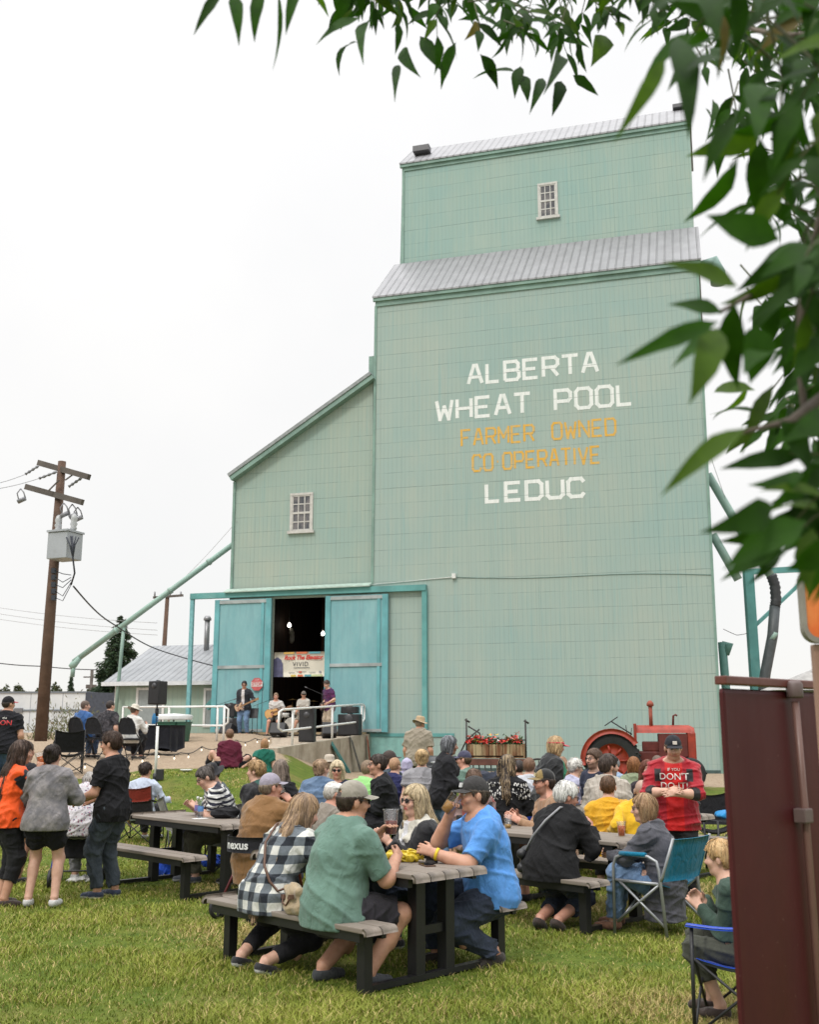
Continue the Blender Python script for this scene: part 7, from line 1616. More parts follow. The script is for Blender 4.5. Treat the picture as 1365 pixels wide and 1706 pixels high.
# --- nearest table
x, y = loc(0, .40, -.66)
P_green = make_person(590, 1305, y, 'heavy man in sage green t-shirt and faded cap, seen from behind', TH_ - 4, .008, .445, 1.86, 'tan', ('short', (.05, .035, .028)), ('tshirt', cloth((.125, .215, .175), fuzz=.15), {'sleeve': .86, 'wr': .008, 'wl': .17, 'drop': .10, 'o': .018}), ('shorts', cloth((.030, .028, .034)), .022), ((.05, .055, .06), (.03, .03, .03)), ('cap', cloth((.30, .275, .23)), {'strap': True}), 'sun', x=x, build=1.22, belly=.55, lean=10, hunch=10, head=(-16, -4, 3), rh=(.14, .46, .81), lh=(.02, .40, .98), lel=(-.8, -.2, -.5), rel=(.55, -.25, -.9), rf=(.20, .16, .09), lf=(-.16, .04, .09), foot_yaw=4, beard=None)
x, y = loc(0, -.24, -.66)
P_plaid = make_person(515, 1330, y, 'woman in black and white plaid shirt with long blond hair, leaning forward', TH_ + 2, .008, .445, 1.68, 'fair', ('long', (.40, .27, .16), (.22, .15, .10)), ('cardigan', cloth((.60, .60, .56), 'plaid', color2=(.016, .020, .028), color3=(.13, .15, .17)), {'drop': .10, 'wr': .008, 'wl': .16, 'o': .028, 'flare': .02}), ('leggings', cloth(BK)), ((.02, .02, .023), (.6, .6, .58)), x=x, fem=True, build=1.08, lean=22, hunch=16, side=4, head=(-20, -18, 4), rh=(.20, .44, .84), lh=(-.08, .48, .82), rel=(.6, -.2, -.6), rf=(.10, -.10, .09), lf=(-.20, -.08, .09), foot_pitch=16, hk=dict(length=.66, vol=1.5))
x, y = loc(0, -.14, .80)
P_blonde = make_person(692, 1310, y, 'blonde woman in sunglasses and white denim jacket with black leather sleeves', 112, .008, .445, 1.70, 'fair', ('long', (.50, .40, .25), (.34, .26, .15)), ('jacket', cloth((1, 1, 1), 'attr', rough=.6), {'drop': .09, 'color': lambda V, p: np.where(((armdist(V, p) < .098) | (np.abs((V - p.C) @ p.rx) > .165))[:, None], (.018, .018, .02), np.where((np.abs((V - p.C) @ p.rx) < .045)[:, None] & (((V - p.C) @ p.fwd_c) > 0)[:, None], (.60, .60, .62), (.52, .50, .43)))}), ('jeans', DJEAN), BLKSH, None, 'sun', x=x, fem=True, lean=6, hunch=8, head=(12, 0, 0), rh=(.05, .40, .83), lh=(-.08, .36, .82), lel=(-.25, -1.0, -1.1), rf=(.1, .38, .09), lf=(-.1, .3, .09), hk=dict(length=.40, vol=1.5, curl=.6, fwd=.6), makeup=True)
x, y = loc(0, .64, .64)
P_blue = make_person(790, 1296, y, 'man in bright blue t-shirt and dark cap drinking beer', 104, .008, .445, 1.84, 'tan', ('short', (.08, .06, .045)), ('tshirt', cloth((.10, .29, .68), fuzz=.12), {'sleeve': .82, 'wr': .008, 'wl': .18, 'drop': .085, 'o': .020}), ('jeans', DJEAN, .016), ((.045, .038, .033), (.10, .09, .08)), ('cap', cloth((.045, .043, .043)), {'badge': paint((.5, .5, .5), .5)}), None, x=x, build=1.2, belly=.45, lean=6, hunch=12, head=(4, -2, 0), rh='mouth', lh=(-.14, .50, .815), rel=(.5, .3, -.8), lel=(-.4, -.5, -.4), rf=(.12, .40, .09), lf=(-.14, .03, .10), foot_pitch=10, finger=.85)
# --- right table
x, y = loc(1, .42, -.66)
P_white = make_person(948, 1308, y, 'white haired woman in black cardigan with a thin strap over her shoulder', TH_ + 6, .008, .445, 1.68, 'ruddy', ('short', (.62, .61, .58)), ('cardigan', cloth((.012, .012, .013)), {'drop': .10, 'flare': .04, 'o': .034}), ('capri', DJEAN), SAND, None, 'clear', x=x, fem=True, build=1.16, lean=22, hunch=14, head=(-38, -14, 0), rh=(.18, .42, .83), lh=(-.10, .42, .83), rf=(.10, -.06, .09), lf=(-.06, -.10, .09), foot_pitch=30, hk=dict(vol=1.7))
x, y = loc(1, -.62, .68)
make_person(908, 1283, y, 'man in tan zip shirt and gold fronted black cap at the table end', 98, .009, .445, 1.78, 'ruddy', ('short', (.05, .035, .03)), ('shirt', cloth((.33, .20, .12)), {'drop': .1}), ('shorts', cloth(BK)), ALLBLK, ('cap', cloth((.22, .16, .06)), {'front': (.24, .17, .06), 'color': (.015, .015, .016), 'badge': paint((.45, .38, .2), .5)}), 'clear', x=X(918, y), lean=10, hunch=10, beard=(.16, .09, .06), head=(0, 0, 0), rh=(.06, .44, .82), lh=(-.10, .48, .80))
make_person(1013, 1297, 12.0, 'man with short brown hair in plain mustard yellow shirt, back turned', -8, .009, .445, 1.74, 'fair', ('short', (.13, .075, .045)), ('sweater', cloth((.62, .33, .02)), {'drop': .09}), ('trousers', cloth(BK)), BLKSH, x=X(1013, 12.0), lean=6, hunch=6, head=(-10, 0, 0), hk=dict(vol=.5))
make_person(1070, 1302, 11.7, 'shaven headed person in yellow hooded top leaning right, back turned', -14, .009, .445, 1.72, 'fair', ('stubble', (.33, .25, .20)), ('hoodie', cloth((.66, .40, .02)), {'drop': .09}), ('trousers', cloth(BK)), BLKSH, x=X(1066, 11.7), lean=14, hunch=8, side=5, head=(-6, -6, 0), build=1.08, lh=(-.30, .10, .62), rh=(.25, .35, .75))
P_grey = make_person(1100, 1336, TQ_CH[1], 'woman with light brown bob in grey cardigan on the turquoise chair', 66, .008, .43, 1.66, 'fair', ('bob', (.33, .20, .11), (.42, .29, .17)), ('cardigan', cloth((.085, .085, .10)), {'drop': .30, 'o': .026}), ('jeans', LJEAN), ((.22, .11, .07), (.12, .06, .04)), None, 'clear', x=TQ_CH[0] + .06, fit=False, fem=True, build=1.08, lean=9, hunch=14, head=(18, -4, 0), rh=(.05, .46, .64), lh=(-.02, .48, .62), rel=(.7, -.3, -.4), lel=(-.7, -.3, -.4), rf=(.12, .46, .09), lf=(-.10, .44, .09), hk=dict(vol=1.2))
def redjack(V, p):
    a = (V - p.C) @ p.rx; f = (V - p.C) @ p.fwd_c; u = (V - p.C) @ p.udir; c = np.tile(np.array((.33, .008, .018)), (len(V), 1))
    front = f > .02; c[front & (np.abs(a) < .085)] = (.50, .010, .010)
    c[front & (np.abs(np.abs(a) - .155) < .032) & (u > .03) & (u < .15)] = (.02, .018, .02); c[(np.abs(a) > .12) & (u < -.02) & (f < .03)] = (.02, .018, .02)
    for W, E in ((p.WR, p.ER), (p.WL, p.EL)): c[np.linalg.norm(V - (E * .8 + W * .2), axis=1) < .075] = (.02, .018, .02)
    return c
WT = paint((.70, .68, .64), .6, .05)
P_red = make_person(1122, 1227, 11.0, 'man standing in red and black jacket and dark cap, hands together', 166, .008, None, 1.72, 'fair', ('short', (.14, .085, .05)), ('jacket', cloth((1, 1, 1), 'attr'), {'drop': .16, 'sleeve': 1.35, 'color': redjack, 'text': [("DON'T", .075, .092, WT, 1), ('DO IT!', -.015, .092, WT, 1), ('IF YOU', .145, .04, WT, 1)]}), ('trousers', cloth((.018, .018, .02))), ALLBLK, ('cap', cloth((.022, .024, .03)), {'badge': paint((.5, .45, .4), .5)}), None, x=X(1133, 11.0), build=1.12, lean=3, hunch=8, head=(10, -12, 0), rh=(.06, .32, 1.12), lh=(-.02, .34, 1.10), rel=(1, -.4, -.4), lel=(-1, -.4, -.4), beard=(.33, .18, .11))
make_person(1226, 1405, 6.76, 'fair haired child in dark green sweater sitting on the bright blue chair', 70, .008, .40, 1.42, 'fair', ('short', (.48, .30, .14), (.58, .40, .20)), ('sweater', cloth((.045, .075, .058)), {'drop': .10, 'o': .024}), ('capri', cloth((.055, .058, .045))), SAND, x=2.10, fit=False, lean=14, hunch=18, head=(-10, -4, 0), rh=(.04, .30, .66), lh=(-.02, .32, .64), rf=(.10, .28, .09), lf=(-.08, .22, .09), hk=dict(vol=1.6))
# --- left standing group
def orange(V, p):
    q = V - p.C; return np.where(((armdist(V, p) < .092) & (np.hypot(q @ p.rx, (q @ p.fwd_c) / .8) > .155))[:, None], (.012, .014, .022), (.75, .085, .008))
P_or = make_person(36, 1236, 11.0, 'woman in orange top with black sleeves holding an orange drink', -58, .008, None, 1.62, 'tan', ('long', (.045, .026, .018), (.09, .055, .04)), ('tshirt', cloth((1, 1, 1), 'attr'), {'sleeve': 1.9, 'drop': .10, 'color': orange, 'o': .02}), ('capri', cloth((.015, .015, .017)), .014), SAND, x=X(24, 11.0), fem=True, build=1.12, lean=4, hunch=8, head=(-4, -2, 0), rh=(.06, .26, 1.30), lh=(-.12, .24, .98), hk=dict(length=.50, vol=1.4), finger=.9)
make_person(44, 1236, 12.6, 'dark haired person mostly hidden behind the woman in orange', -30, .013, None, 1.62, 'dark', ('short', (.06, .04, .03)), ('tshirt', cloth((.02, .02, .024))), ('shorts', cloth((.03, .03, .033))), BLKSH, x=X(38, 12.6))
make_person(88, 1242, 10.9, 'woman in faded grey hoodie and black shorts, back turned', 2, .008, None, 1.58, 'fair', ('bun', (.030, .020, .017)), ('hoodie', cloth((.15, .145, .155), 'wash', color2=(.27, .25, .25)), {'drop': .11, 'o': .036, 'wr': .007, 'wl': .18}), ('hotpants', cloth((.012, .012, .014)), .022), WHTSH, x=X(88, 10.9), fem=True, build=1.04, lean=2, hunch=8, head=(-8, 0, 0), rh=(.10, .26, 1.02), lh=(-.10, .26, 1.00), rel=(.9, -.5, -.3), lel=(-.9, -.5, -.3), rf=(.13, .0, .09), lf=(-.13, .02, .09))
P_blk = make_person(186, 1221, 11.5, 'slim man in black t-shirt and dark jeans with thin glasses', 72, .008, None, 1.72, 'tan', ('short', (.055, .032, .022)), ('tshirt', cloth((.012, .012, .014)), {'drop': .13, 'sleeve': .72}), ('jeans', cloth((.028, .036, .045), 'denim', color2=(.07, .085, .10)), .014), ((.03, .04, .07), (.5, .5, .5)), None, 'clear', x=X(188, 11.5), lean=-1, hunch=10, head=(12, -3, 0), rh=(.10, .30, .98), lh=(-.15, .32, .98), lel=(-.4, -.9, -.3), hk=dict(vol=1.5), rf=(.10, -.02, .09), lf=(-.10, .06, .09))
make_person(132, 1318, BW[1], 'person in white floral shirt bending forward on the blue walker', 8, .011, .54, 1.66, 'fair', ('short', (.35, .33, .31)), ('shirt', cloth((.50, .48, .50), 'floral', color2=(.08, .07, .14), color3=(.25, .08, .13)), {'drop': .11, 'o': .026}), ('trousers', cloth((.20, .20, .21))), WHTSH, x=BW[0], zhead=False, build=1.15, lean=38, hunch=28, head=(0, -38, 0))
make_person(14, 1161, 19.5, 'man in black t-shirt with red print and black cap on the gravel', 12, .013, None, 1.78, 'tan', ('short', (.04, .03, .025)), ('tshirt', cloth((.014, .014, .018)), {'text': [('SON', .05, .13, paint((.60, .03, .03), .6), -1), ('the', .14, .06, WT, -1)]}), ('jeans', JEAN), BLKSH, ('cap', cloth((.015, .015, .017)), {'brim': cloth((.35, .03, .05))}), x=X(12, 19.5), build=1.15, head=(-50, 0, 0))
# --- left table and the bank behind it
make_person(243, 1272, RED_CH[1], 'dark haired person in pale blue shirt sitting in the red backed chair', -6, .011, .40, 1.66, 'tan', ('curly', (.030, .018, .015)), ('shirt', cloth((.50, .56, .68)), {'drop': .08}), ('trousers', cloth((.04, .04, .045))), WHTSH, x=RED_CH[0], lean=2, hunch=6, head=(-14, -4, 0), rh=(.30, .38, .62), rf=(.12, .46, .09), lf=(-.1, .46, .09))
x, y = loc(2, .10, .68)
P_str = make_person(334, 1280, y, 'woman in black and white striped top looking down at the table', 108, .008, .445, 1.66, 'fair', ('bun', (.055, .045, .04), (.16, .14, .13)), ('tshirt', cloth((.60, .60, .58), 'stripe', color2=(.014, .015, .03)), {'drop': .09, 'sleeve': .7, 'o': .022}), ('trousers', cloth((.09, .085, .065))), ((.07, .08, .10), (.3, .3, .3)), None, 'clear', x=x, fem=True, build=1.1, lean=18, hunch=20, head=(6, -30, 0), rh=(.06, .42, .84), lh=(-.06, .38, .84), lel=(-.5, -.5, -.5), rf=(.10, .42, .09), lf=(-.08, .36, .09))
make_person(349, 1277, 14.0, 'person in dark wide hat hidden behind the striped woman', 130, .013, .42, 1.66, 'fair', ('short', (.03, .025, .022)), ('tshirt', cloth((.10, .12, .13))), ('trousers', cloth(BK)), BLKSH, ('hat', cloth((.03, .03, .033)), .075), x=X(350, 14.0), head=(0, -25, 0))
P_brn = make_person(450, 1292, RW[1] + .02, 'man in brown jacket and lilac cap drinking, sitting on the red walker', -36, .008, .54, 1.74, 'ruddy', ('short', (.22, .17, .13)), ('jacket', cloth((.22, .115, .045)), {'drop': .20, 'o': .040, 'wr': .008, 'wl': .2}), ('trousers', cloth((.03, .035, .05))), BLKSH, ('cap', cloth((.31, .28, .34))), None, x=RW[0], build=1.1, lean=10, hunch=14, head=(-22, 2, 0), rh='mouth', lh=(-.14, .36, .80), rel=(.8, .2, -.6), finger=.9)
make_person(428, 1269, 12.4, 'curly haired boy in green and black jacket facing left', 58, .011, .42, 1.62, 'fair', ('curly', (.36, .23, .11)), ('jacket', cloth((1, 1, 1), 'attr'), {'color': lambda V, p: np.where((np.abs((V - p.C) @ p.rx) < .10)[:, None], (.02, .075, .06), (.015, .015, .018))}), ('trousers', cloth(BK)), BLKSH, x=X(424, 12.4), lean=6, head=(16, 0, 0))
make_person(468, 1267, 13.2, 'girl with straight ash brown hair and black t-shirt', -24, .011, .42, 1.64, 'fair', ('long', (.20, .155, .125)), ('tshirt', cloth((.015, .015, .018))), ('jeans', JEAN), BLKSH, x=X(474, 13.2), fem=True, head=(16, 0, 0), hk=dict(length=.22), rh=(.22, .3, .75))
make_person(488, 1262, 17.0, 'person lying back on the grass with dark boots raised', 178, .013, .05, 1.66, 'fair', ('short', (.04, .03, .03)), ('tshirt', cloth((.12, .16, .25))), ('jeans', LJEAN), ((.05, .05, .055), (.05, .05, .05), False), x=X(494, 18.6), zhead=False, lean=-60, rf=(.10, .80, .40), lf=(-.08, .82, .36))
make_person(535, 1267, 13.9, 'woman with blond bun and faded denim jacket, back turned', -8, .009, .44, 1.68, 'fair', ('bun', (.42, .29, .18), (.30, .20, .13)), ('jacket', cloth((.085, .14, .23), 'denim', color2=(.14, .21, .32)), {'drop': .10}), ('trousers', cloth(BK)), BLKSH, x=X(541, 13.9), fem=True, build=1.12, lean=8, hunch=8, head=(-30, 0, 0), rh=(.20, .40, .78))
make_person(562, 1269, 15.2, 'blond woman in sunglasses facing the camera, navy top', 172, .009, .44, 1.66, 'ruddy', ('bob', (.60, .50, .34)), ('tshirt', cloth((.02, .025, .06))), ('trousers', cloth(BK)), BLKSH, None, 'sun', x=X(566, 15.2), fem=True, head=(8, -4, 0), hk=dict(vol=1.8), makeup=True)
make_person(549, 1261, 16.4, 'person in beige hat hidden behind the blond bun', 10, .013, .44, 1.68, 'fair', ('short', (.3, .22, .15)), ('tshirt', cloth((.30, .28, .25))), ('trousers', cloth(BK)), BLKSH, ('hat', cloth((.48, .42, .34)), .03), x=X(549, 16.4))
make_person(557, 1305, 11.4, 'person in white flat cap and beige top behind the sage green shirt', -52, .009, .44, 1.62, 'ruddy', ('short', (.52, .49, .45)), ('shirt', cloth((.24, .21, .175))), ('trousers', cloth(BK)), BLKSH, ('flat', cloth((.66, .65, .63))), x=X(549, 11.4), lean=8, hunch=12, head=(-10, -6, 0))
make_person(630, 1258, 13.6, 'man with glasses and black jacket sitting in profile, facing left', 98, .009, .445, 1.78, 'tan', ('short', (.05, .035, .028)), ('jacket', cloth((.014, .015, .017)), {'drop': .09}), ('trousers', cloth(BK)), BLKSH, None, 'clear', x=X(648, 13.6), lean=8, hunch=12, head=(4, 0, 0), rh=(.05, .36, .83), lh=(-.05, .38, .83))
make_person(616, 1266, 14.8, 'person in neon green t-shirt mostly hidden by the black jacket', -40, .013, .44, 1.66, 'fair', ('short', (.2, .14, .09)), ('tshirt', cloth((.30, .62, .22))), ('trousers', cloth(BK)), BLKSH, x=X(600, 14.8), zhead=False, lean=14, build=1.1)
make_person(649, 1252, 15.6, 'man in dark cap behind the man in glasses', 60, .013, .44, 1.74, 'ruddy', ('short', (.06, .04, .03)), ('tshirt', cloth((.05, .07, .09))), ('trousers', cloth(BK)), BLKSH, ('cap', cloth((.06, .045, .04))), x=X(648, 15.6), head=(-130, 0, 0))
make_person(658, 1264, 14.9, 'fair haired kid in navy top, back turned', -30, .013, .42, 1.50, 'fair', ('short', (.36, .21, .12)), ('tshirt', cloth((.022, .025, .085)), {'sleeve': 1.9}), ('trousers', cloth(BK)), BLKSH, x=X(660, 14.9), lean=12)
make_person(679, 1265, 16.0, 'child with lavender hood pulled up', -20, .013, .42, 1.45, 'fair', None, ('hoodie', cloth((.38, .36, .50))), ('trousers', cloth(BK)), BLKSH, ('hood', cloth((.40, .38, .52))), x=X(679, 16.0), brow=(.1, .07, .05))
make_person(703, 1250, 14.4, 'woman with blond updo and grey t-shirt, back turned', -4, .009, .46, 1.70, 'fair', ('bun', (.50, .35, .18)), ('tshirt', cloth((.27, .265, .28)), {'sleeve': .45, 'o': .022}), ('trousers', cloth(BK)), BLKSH, x=X(706, 14.4), fem=True, build=1.16, lean=4, hunch=4)
make_person(750, 1227, 14.0, 'grey haired woman standing in black jacket with green edged apron', -78, .009, None, 1.68, 'dark', ('bob', (.10, .105, .115), (.22, .23, .25)), ('jacket', cloth((.016, .016, .019)), {'drop': .16}), ('jeans', LJEAN), BLKSH, x=X(741, 14.0), fem=True, build=1.05, lean=3, hunch=12, head=(-4, -6, 0), rh=(.14, .3, 1.0), lh=(-.14, .28, 1.0))
make_person(774, 1252, 16.2, 'man in navy cap and grey green shirt facing left', 62, .011, .44, 1.76, 'ruddy', ('short', (.12, .08, .05)), ('tshirt', cloth((.13, .21, .17))), ('trousers', cloth(BK)), BLKSH, ('cap', cloth((.06, .06, .10))), x=X(784, 16.2), head=(14, 0, 0), lean=8)
make_person(789, 1283, 11.9, 'brown haired woman in red check shirt hidden behind the blue shirted man', 20, .011, .44, 1.62, 'fair', ('short', (.12, .07, .045)), ('shirt', cloth((.35, .10, .09), 'plaid', color2=(.05, .045, .05), color3=(.25, .17, .16)), {'drop': .1}), ('skirt', cloth((.25, .08, .08), 'plaid', color2=(.05, .045, .05), color3=(.2, .15, .15))), BLKSH, x=X(780, 11.9), fem=True)
make_person(846, 1260, 12.6, 'woman with long dark wavy hair and black top with white pattern', -28, .009, .445, 1.68, 'fair', ('long', (.028, .020, .018), (.30, .22, .13)), ('sweater', cloth((.012, .012, .014), 'knit', color2=(.58, .57, .54)), {'drop': .1, 'sleeve': 1.2}), ('trousers', cloth(BK)), BLKSH, x=X(850, 12.6), fem=True, build=1.18, head=(-34, 0, 0), hk=dict(length=.28, vol=1.4, curl=1.0), rh=(.24, .35, .78))
make_person(882, 1262, 14.35, 'child with brown hair in white top on the royal blue chair', -16, .013, .40, 1.5, 'fair', ('short', (.15, .08, .045)), ('tshirt', cloth((.52, .54, .58))), ('trousers', cloth(BK)), BLKSH, x=X(876, 14.3), hk=dict(vol=1.5))
make_person(928, 1228, 13.4, 'woman standing in coral red visor and black and green jacket', -74, .009, None, 1.66, 'ruddy', ('bob', (.55, .40, .22), (.40, .27, .15)), ('hoodie', cloth((1, 1, 1), 'attr'), {'drop': .14, 'color': lambda V, p: np.where((((V - p.C) @ p.fwd_c) > .085)[:, None], (.02, .16, .085), (.017, .018, .02))}), ('trousers', cloth(BK)), BLKSH, ('visor', cloth((.50, .045, .07))), x=X(915, 13.4), fem=True, build=1.08, lean=6, hunch=14, head=(4, -10, 0), rh=(.12, .3, 1.0))
make_person(936, 1262, 15.4, 'woman with long light brown hair partly hidden by the visor woman', 140, .013, .44, 1.66, 'fair', ('long', (.26, .15, .09)), ('tshirt', cloth((.22, .15, .12))), ('trousers', cloth(BK)), BLKSH, x=X(938, 15.4), fem=True)
make_person(960, 1266, 15.0, 'white haired older woman in lilac shirt facing right', -62, .011, .44, 1.60, 'fair', ('curly', (.62, .60, .56)), ('shirt', cloth((.42, .42, .55))), ('trousers', cloth(BK)), BLKSH, None, 'clear', x=X(956, 15.0), fem=True, lean=10, head=(-14, -8, 0), rh=(.1, .35, .78))
make_person(990, 1249, 14.6, 'bearded man with glasses and navy shirt over a grey tee, smiling left', 128, .009, .45, 1.80, 'fair', ('short', (.10, .06, .04)), ('shirt', cloth((.03, .035, .06))), ('trousers', cloth(BK)), BLKSH, None, 'clear', x=X(992, 14.6), beard=(.11, .065, .045), head=(-4, 0, 0), hk=dict(vol=1.4))
make_person(1014, 1260, 13.0, 'dark haired bearded man in cream knitted sweater, back turned', -30, .009, .445, 1.78, 'fair', ('short', (.055, .038, .03)), ('sweater', cloth((.42, .38, .33), 'vstripe', color2=(.33, .29, .25)), {'drop': .1, 'o': .026}), ('trousers', cloth(BK)), BLKSH, x=X(1006, 13.0), build=1.1, beard=(.06, .04, .03), head=(-44, 0, 0), hk=dict(vol=1.9), lean=8, hunch=10)
make_person(1056, 1262, 15.8, 'woman with copper bob and sage green top, back turned', -12, .011, .44, 1.66, 'fair', ('bob', (.27, .12, .05)), ('tshirt', cloth((.23, .27, .17))), ('trousers', cloth(BK)), BLKSH, x=X(1054, 15.8), fem=True)
make_person(1079, 1267, 13.9, 'smiling woman with long reddish brown hair facing the camera', 174, .009, .445, 1.66, 'fair', ('long', (.14, .045, .025)), ('sweater', cloth((.03, .025, .03))), ('trousers', cloth(BK)), BLKSH, x=X(1079, 13.9), fem=True, head=(6, 0, 0), hk=dict(length=.3, fwd=.8), makeup=True, rh=(.1, .35, .8), lh=(-.1, .35, .8))
make_person(1104, 1252, 17.0, 'small figure seen left of the red jacket, short brown hair', 10, .016, .44, 1.66, 'fair', ('short', (.13, .09, .07)), ('tshirt', cloth((.2, .2, .22))), ('trousers', cloth(BK)), BLKSH, x=X(1100, 17.0), zhead=False)
make_person(866, 1283, 16.2, 'dark haired figure glimpsed between pattern top and blue chair', 0, .016, .42, 1.6, 'tan', ('short', (.03, .022, .02)), ('tshirt', cloth((.05, .05, .06))), ('trousers', cloth(BK)), BLKSH, x=X(866, 16.2), zhead=False)
make_person(1022, 1262, 16.6, 'grey haired figure glimpsed behind the bearded men', 40, .016, .44, 1.68, 'fair', ('short', (.2, .2, .21)), ('tshirt', cloth((.3, .4, .55))), ('trousers', cloth(BK)), BLKSH, x=X(1026, 16.6))
make_person(701, 1196, 23.5, 'man in straw hat and khaki shirt standing by the barbecue', -18, .014, None, 1.8, 'tan', ('short', (.25, .2, .15)), ('tshirt', cloth((.29, .25, .195)), {'drop': .14, 'sleeve': .8, 'o': .03}), ('trousers', cloth((.06, .06, .06))), BLKSH, ('hat', cloth((.42, .31, .19)), .06), x=X(698, 23.5), build=1.2, head=(-30, -10, 0))
# --- the bank and the watchers' row
q = gp(384, 1280); make_person(383, 1216, q.y, 'kid in maroon sweater with pale cloth at the waist sitting on the bank', 10, .014, .0, 1.62, 'fair', ('curly', (.16, .085, .05)), ('sweater', cloth((.10, .012, .03)), {'drop': .02}), ('trousers', cloth((.02, .022, .03))), BLKSH, x=q.x, ground=q.z, rf=(.42, .55, .08), lf=(-.45, .35, .08), lean=4, knee_out=1.5)
q = gp(441, 1284); make_person(441, 1233, q.y, 'kid with fair hair in green t-shirt sitting on the bank', 6, .014, .0, 1.5, 'fair', ('bob', (.33, .18, .09)), ('tshirt', cloth((.012, .12, .085)), {'drop': .02, 'sleeve': .6}), ('shorts', cloth((.03, .03, .035))), BLKSH, x=q.x, ground=q.z, rf=(.3, .6, .08), lf=(-.35, .5, .08), lh=(-.40, -.10, .10), lean=-4)
make_person(142, 1168, 25.95, 'man in blue shirt on a folding chair watching the band', -30, .014, .46, 1.74, 'fair', ('short', (.14, .10, .08)), ('shirt', cloth((.05, .13, .33))), ('jeans', JEAN), BLKSH, x=X(139, 25.95), lean=8, head=(-30, 0, 0), build=1.1)
make_person(184, 1168, 25.75, 'man in black shirt with white print on a folding chair', -22, .014, .46, 1.74, 'fair', ('short', (.035, .025, .022)), ('shirt', cloth((.02, .02, .024), 'wash', color2=(.12, .11, .12)), {'sleeve': .8}), ('jeans', JEAN), BLKSH, x=X(181, 25.75), lean=8, head=(-20, 0, 0), build=1.15)
make_person(226, 1176, 25.5, 'man in white shirt and white cowboy hat on a folding chair', -18, .014, .46, 1.74, 'ruddy', ('short', (.1, .07, .05)), ('shirt', cloth((.66, .65, .62))), ('trousers', cloth(BK)), BLKSH, ('cowboy', cloth((.62, .58, .50)), .085), x=X(226, 25.5), lean=12, head=(-20, -14, 0), build=1.12, rh=(.2, .42, .8))
# --- the band
def band(px, py, n_, *a, **k):
    q = stg(px, 1213, n_); return make_person(px, py, q.y, *a, x=q.x, ground=STZ(n_), **k)
TEE = paint((.62, .60, .60), .8)
G1 = band(407, 1133, -1.5, 'guitarist in open dark shirt, white tee and jeans, standing at left', 168, .014, None, 1.78, 'tan', ('short', (.018, .015, .014)), ('jacket', cloth((1, 1, 1), 'attr'), {'color': lambda V, p: np.where(((np.abs((V - p.C) @ p.rx) < .06) & (((V - p.C) @ p.fwd_c) > 0))[:, None], (.60, .58, .58), (.018, .022, .03))}), ('jeans', LJEAN), ((.20, .10, .06), (.2, .15, .1)), None, 'sun', lean=2, head=(14, -12, 0), rh=(.16, .22, 1.02), lh=(-.42, .30, 1.22), rf=(.14, .0, .09), lf=(-.16, .05, .09))
G2 = band(460, 1152, -1.75, 'seated older man in white shirt playing an acoustic guitar', 172, .014, .48, 1.74, 'ruddy', ('short', (.22, .15, .10)), ('shirt', cloth((.58, .56, .54)), {'sleeve': .9}), ('shorts', cloth((.12, .11, .10))), BLKSH, lean=8, head=(14, -6, 0), rh=(.10, .28, .78), lh=(-.34, .34, .92), rf=(.22, .40, .09), lf=(-.2, .4, .09))
G3 = band(506, 1148, -.9, 'seated band member in grey cap and pale tee behind the tall loudspeaker', 158, .014, .52, 1.74, 'tan', ('short', (.10, .07, .05)), ('tshirt', cloth((.50, .47, .42))), ('shorts', cloth((.30, .26, .21))), BLKSH, ('cap', cloth((.17, .14, .12))), 'sun', lean=6, head=(30, 0, 0), rh=(.15, .35, .8), lh=(-.1, .35, .85), rf=(.22, .5, .09), lf=(-.2, .5, .09))
G4 = band(543, 1133, -1.3, 'young bass player in purple shirt and khaki trousers, looking down', 132, .014, None, 1.78, 'fair', ('short', (.05, .035, .03)), ('tshirt', cloth((.11, .025, .09), 'wash', color2=(.05, .03, .09)), {'sleeve': .8, 'drop': .16}), ('trousers', cloth((.42, .34, .25)), .02), ((.4, .36, .3), (.5, .48, .44)), lean=4, hunch=14, head=(10, -22, 0), rh=(.14, .24, 1.06), lh=(-.34, .34, 1.14), hk=dict(vol=1.5))
